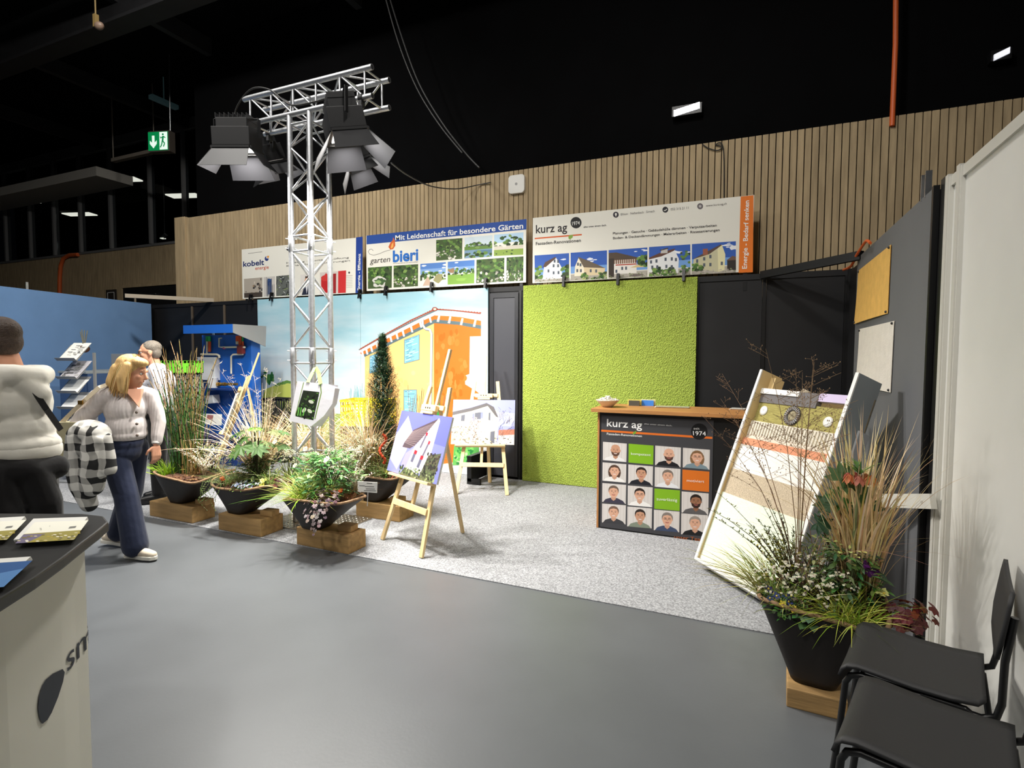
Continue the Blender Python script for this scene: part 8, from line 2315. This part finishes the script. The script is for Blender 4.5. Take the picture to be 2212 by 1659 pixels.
hd = blob('hoodie', [('e', (-0.03, 0, 1.34), (0.15, 0.18, 0.18)), ('e', (-0.015, 0, 1.2), (0.155, 0.165, 0.16)), ('e', (0.0, 0, 1.12), (0.17, 0.17, 0.08)),
                     ('l', [((-0.03, -0.07, 1.465), 0.08), ((-0.04, -0.165, 1.43), 0.082), ((-0.05, -0.2, 1.3), 0.078), ((-0.06, -0.22, 1.19), 0.075), ((-0.17, -0.18, 1.145), 0.062), ((-0.25, -0.155, 1.135), 0.05)]),
                     ('l', [((-0.04, 0.07, 1.465), 0.08), ((-0.07, 0.16, 1.43), 0.075), ((-0.09, 0.19, 1.3), 0.068), ((-0.1, 0.2, 1.18), 0.065), ((-0.2, 0.15, 1.13), 0.056), ((-0.28, 0.125, 1.12), 0.048)]),
                     ('l', [((-0.11, -0.08, 1.5), 0.042), ((-0.03, -0.115, 1.5), 0.052), ((0.05, -0.09, 1.49), 0.06), ((0.085, 0.0, 1.475), 0.062), ((0.05, 0.09, 1.49), 0.055), ((-0.04, 0.11, 1.5), 0.045)]),
                     ('l', [((0.06, -0.05, 1.45), 0.07), ((0.105, -0.01, 1.39), 0.062), ((0.12, 0.0, 1.32), 0.035)])], 0.009, m_hood, man, 4)
mesh1('hem_band', m_hood, hd, lambda b: b.lathe([(0.162, 0.0), (0.17, 0.02), (0.17, 0.055), (0.162, 0.07)], 28, (0.0, 0, 1.05), cap=False))
m_bp = cloth('black_cloth', (20, 19, 20), 8, 0.7)
blob('trousers', [('e', (-0.01, 0, 1.0), (0.155, 0.165, 0.1)), ('l', [((-0.02, -0.08, 0.93), 0.115), ((-0.03, -0.1, 0.55), 0.1), ((-0.02, -0.1, 0.12), 0.085)]), ('l', [((-0.02, 0.08, 0.93), 0.115), ((-0.03, 0.09, 0.55), 0.1), ((-0.02, 0.09, 0.12), 0.085)])], 0.009, m_bp, man, 4)
shoe(man, (-0.05, -0.1, 0.012), f_, m_blackm, m_sole, 1.1); shoe(man, (-0.05, 0.09, 0.012), f_, m_blackm, m_sole, 1.1)
MWm = Matrix.Translation(cw(-2.63, 2.9)) @ Matrix.Rotation(math.radians(YAW), 4, 'Z')
jk = blob('black_jacket', [('l', [((-0.17, -0.14, 1.0), 0.07), ((0.0, -0.17, 1.0), 0.075), ((0.12, -0.1, 0.99), 0.07), ((0.15, 0.03, 0.99), 0.065)]), ('l', [((0.02, -0.17, 0.99), 0.08), ((0.06, -0.19, 0.8), 0.09), ((0.07, -0.19, 0.64), 0.08)]), ('l', [((0.12, -0.08, 0.98), 0.08), ((0.16, -0.06, 0.82), 0.08), ((0.17, -0.04, 0.68), 0.06)]), ('l', [((-0.13, -0.15, 0.98), 0.07), ((-0.12, -0.18, 0.75), 0.08)])], 0.009, m_bp, None, 3)
jk.matrix_basis = MWm.copy(); tag(jk, 'black jacket tied round the hips of the man in the hoodie', 'jacket')
sb_ = empty('sling_bag', MWm @ V((0.13, 0, 1.25)), math.radians(YAW), 'black sling strap across the back of the off-white hoodie', 'bag')
mesh1('strap', m_blackm, sb_, lambda b: [b.bar(p0, p1, 0.028, 0.006, up=(1, -0.5, 0.2)) for p0, p1 in (((-0.1, -0.05, 0.24), (-0.0, -0.06, 0.16)), ((-0.0, -0.06, 0.16), (0.035, -0.03, 0.06)), ((0.035, -0.03, 0.06), (0.04, 0.05, -0.06)))])

# ------------------------------------------------------------------ man in the striped shirt behind the horsetail
f_ = (-0.85, -0.5)
hp_, HP = head_prims((-0.04, -0.03, 1.655), f_, 1.0, 0.1)
body = hp_ + [('l', [((-0.02, 0, 1.58), 0.06), ((0.0, 0, 1.5), 0.062), ((0.02, 0, 1.4), 0.1)]), ('e', (0.02, 0, 1.33), (0.15, 0.17, 0.17)), ('e', (0.02, 0, 1.1), (0.14, 0.16, 0.17)), ('e', (0.02, 0, 0.95), (0.14, 0.16, 0.12)),
              ('l', [((-0.06, 0.17, 1.44), 0.055), ((-0.1, 0.22, 1.18), 0.044), ((-0.2, 0.05, 1.08), 0.032)]), ('l', [((0.12, -0.16, 1.44), 0.055), ((0.18, -0.18, 1.18), 0.044), ((0.12, -0.34, 1.13), 0.032)]),
              ('l', [((-0.02, 0.08, 0.93), 0.09), ((-0.02, 0.1, 0.5), 0.06), ((-0.02, 0.1, 0.1), 0.042)]), ('l', [((0.06, -0.08, 0.93), 0.09), ((0.07, -0.1, 0.5), 0.06), ((0.07, -0.1, 0.1), 0.042)])]
body += hand_prims((-0.2, 0.05, 1.08), (-0.6, -0.8, 0), (0, 0.1, 1), (-0.7, 0.6, 0), 1.05, 0.8) + hand_prims((0.12, -0.34, 1.13), (-0.7, -0.7, 0), (0, 0.1, 1), (0.7, -0.6, 0), 1.05, 0.8)
man2 = person('person', body, cw(-3.87, 5.9, 0.006), 'grey-haired man with glasses in a pale striped shirt standing behind the horsetail', 0.007)
man2.scale = (0.978,) * 3
face_parts(HP, man2, 1.0, brow=(90, 84, 78))
blob('hair', [('e', HP(-0.03, 0, 0.055), (0.096, 0.086, 0.08), (0, 0.1, -2.6)), ('e', HP(-0.055, 0, 0.0), (0.06, 0.08, 0.075), (0, 0.1, -2.6))], 0.007, M('grey_hair', (112, 104, 94), 0.7, noise=(60, 0.3), bump=(140, 0.5)), man2, 2)
mesh1('glasses', m_blackm, man2, lambda b: [b.tube([HP(0.098, s * 0.032 + 0.02 * math.cos(a0), 0.008 + 0.016 * math.sin(a0)) for a0 in [k * PI / 6 for k in range(13)]], 0.0022, 5) for s in (-1, 1)] + [b.tube([HP(0.098, s * 0.052, 0.01), HP(0.0, s * 0.08, 0.012)], 0.0022, 5) for s in (-1, 1)])
m_shirt = knit('striped_shirt', (196, 196, 204), 60, 0.15)
blob('shirt', [('e', (0.02, 0, 1.33), (0.17, 0.19, 0.18)), ('e', (0.02, 0, 1.14), (0.165, 0.18, 0.17)), ('e', (0.02, 0, 1.04), (0.17, 0.185, 0.08)), ('l', [((0.0, 0.07, 1.47), 0.075), ((-0.06, 0.17, 1.44), 0.075), ((-0.1, 0.22, 1.18), 0.066), ((-0.18, 0.09, 1.095), 0.045)]), ('l', [((0.05, -0.07, 1.47), 0.075), ((0.12, -0.16, 1.44), 0.075), ((0.18, -0.18, 1.18), 0.066), ((0.13, -0.3, 1.135), 0.045)])], 0.009, m_shirt, man2, 4)
blob('trousers', [('e', (0.02, 0, 0.97), (0.16, 0.18, 0.1)), ('l', [((-0.02, 0.08, 0.9), 0.105), ((-0.02, 0.1, 0.5), 0.085), ((-0.02, 0.1, 0.12), 0.07)]), ('l', [((0.06, -0.08, 0.9), 0.105), ((0.07, -0.1, 0.5), 0.085), ((0.07, -0.1, 0.12), 0.07)])], 0.01, m_bp, man2, 3)
shoe(man2, (-0.04, 0.09, 0.012), f_, m_blackm, m_blackm, 1.1); shoe(man2, (0.05, -0.11, 0.012), f_, m_blackm, m_blackm, 1.1)
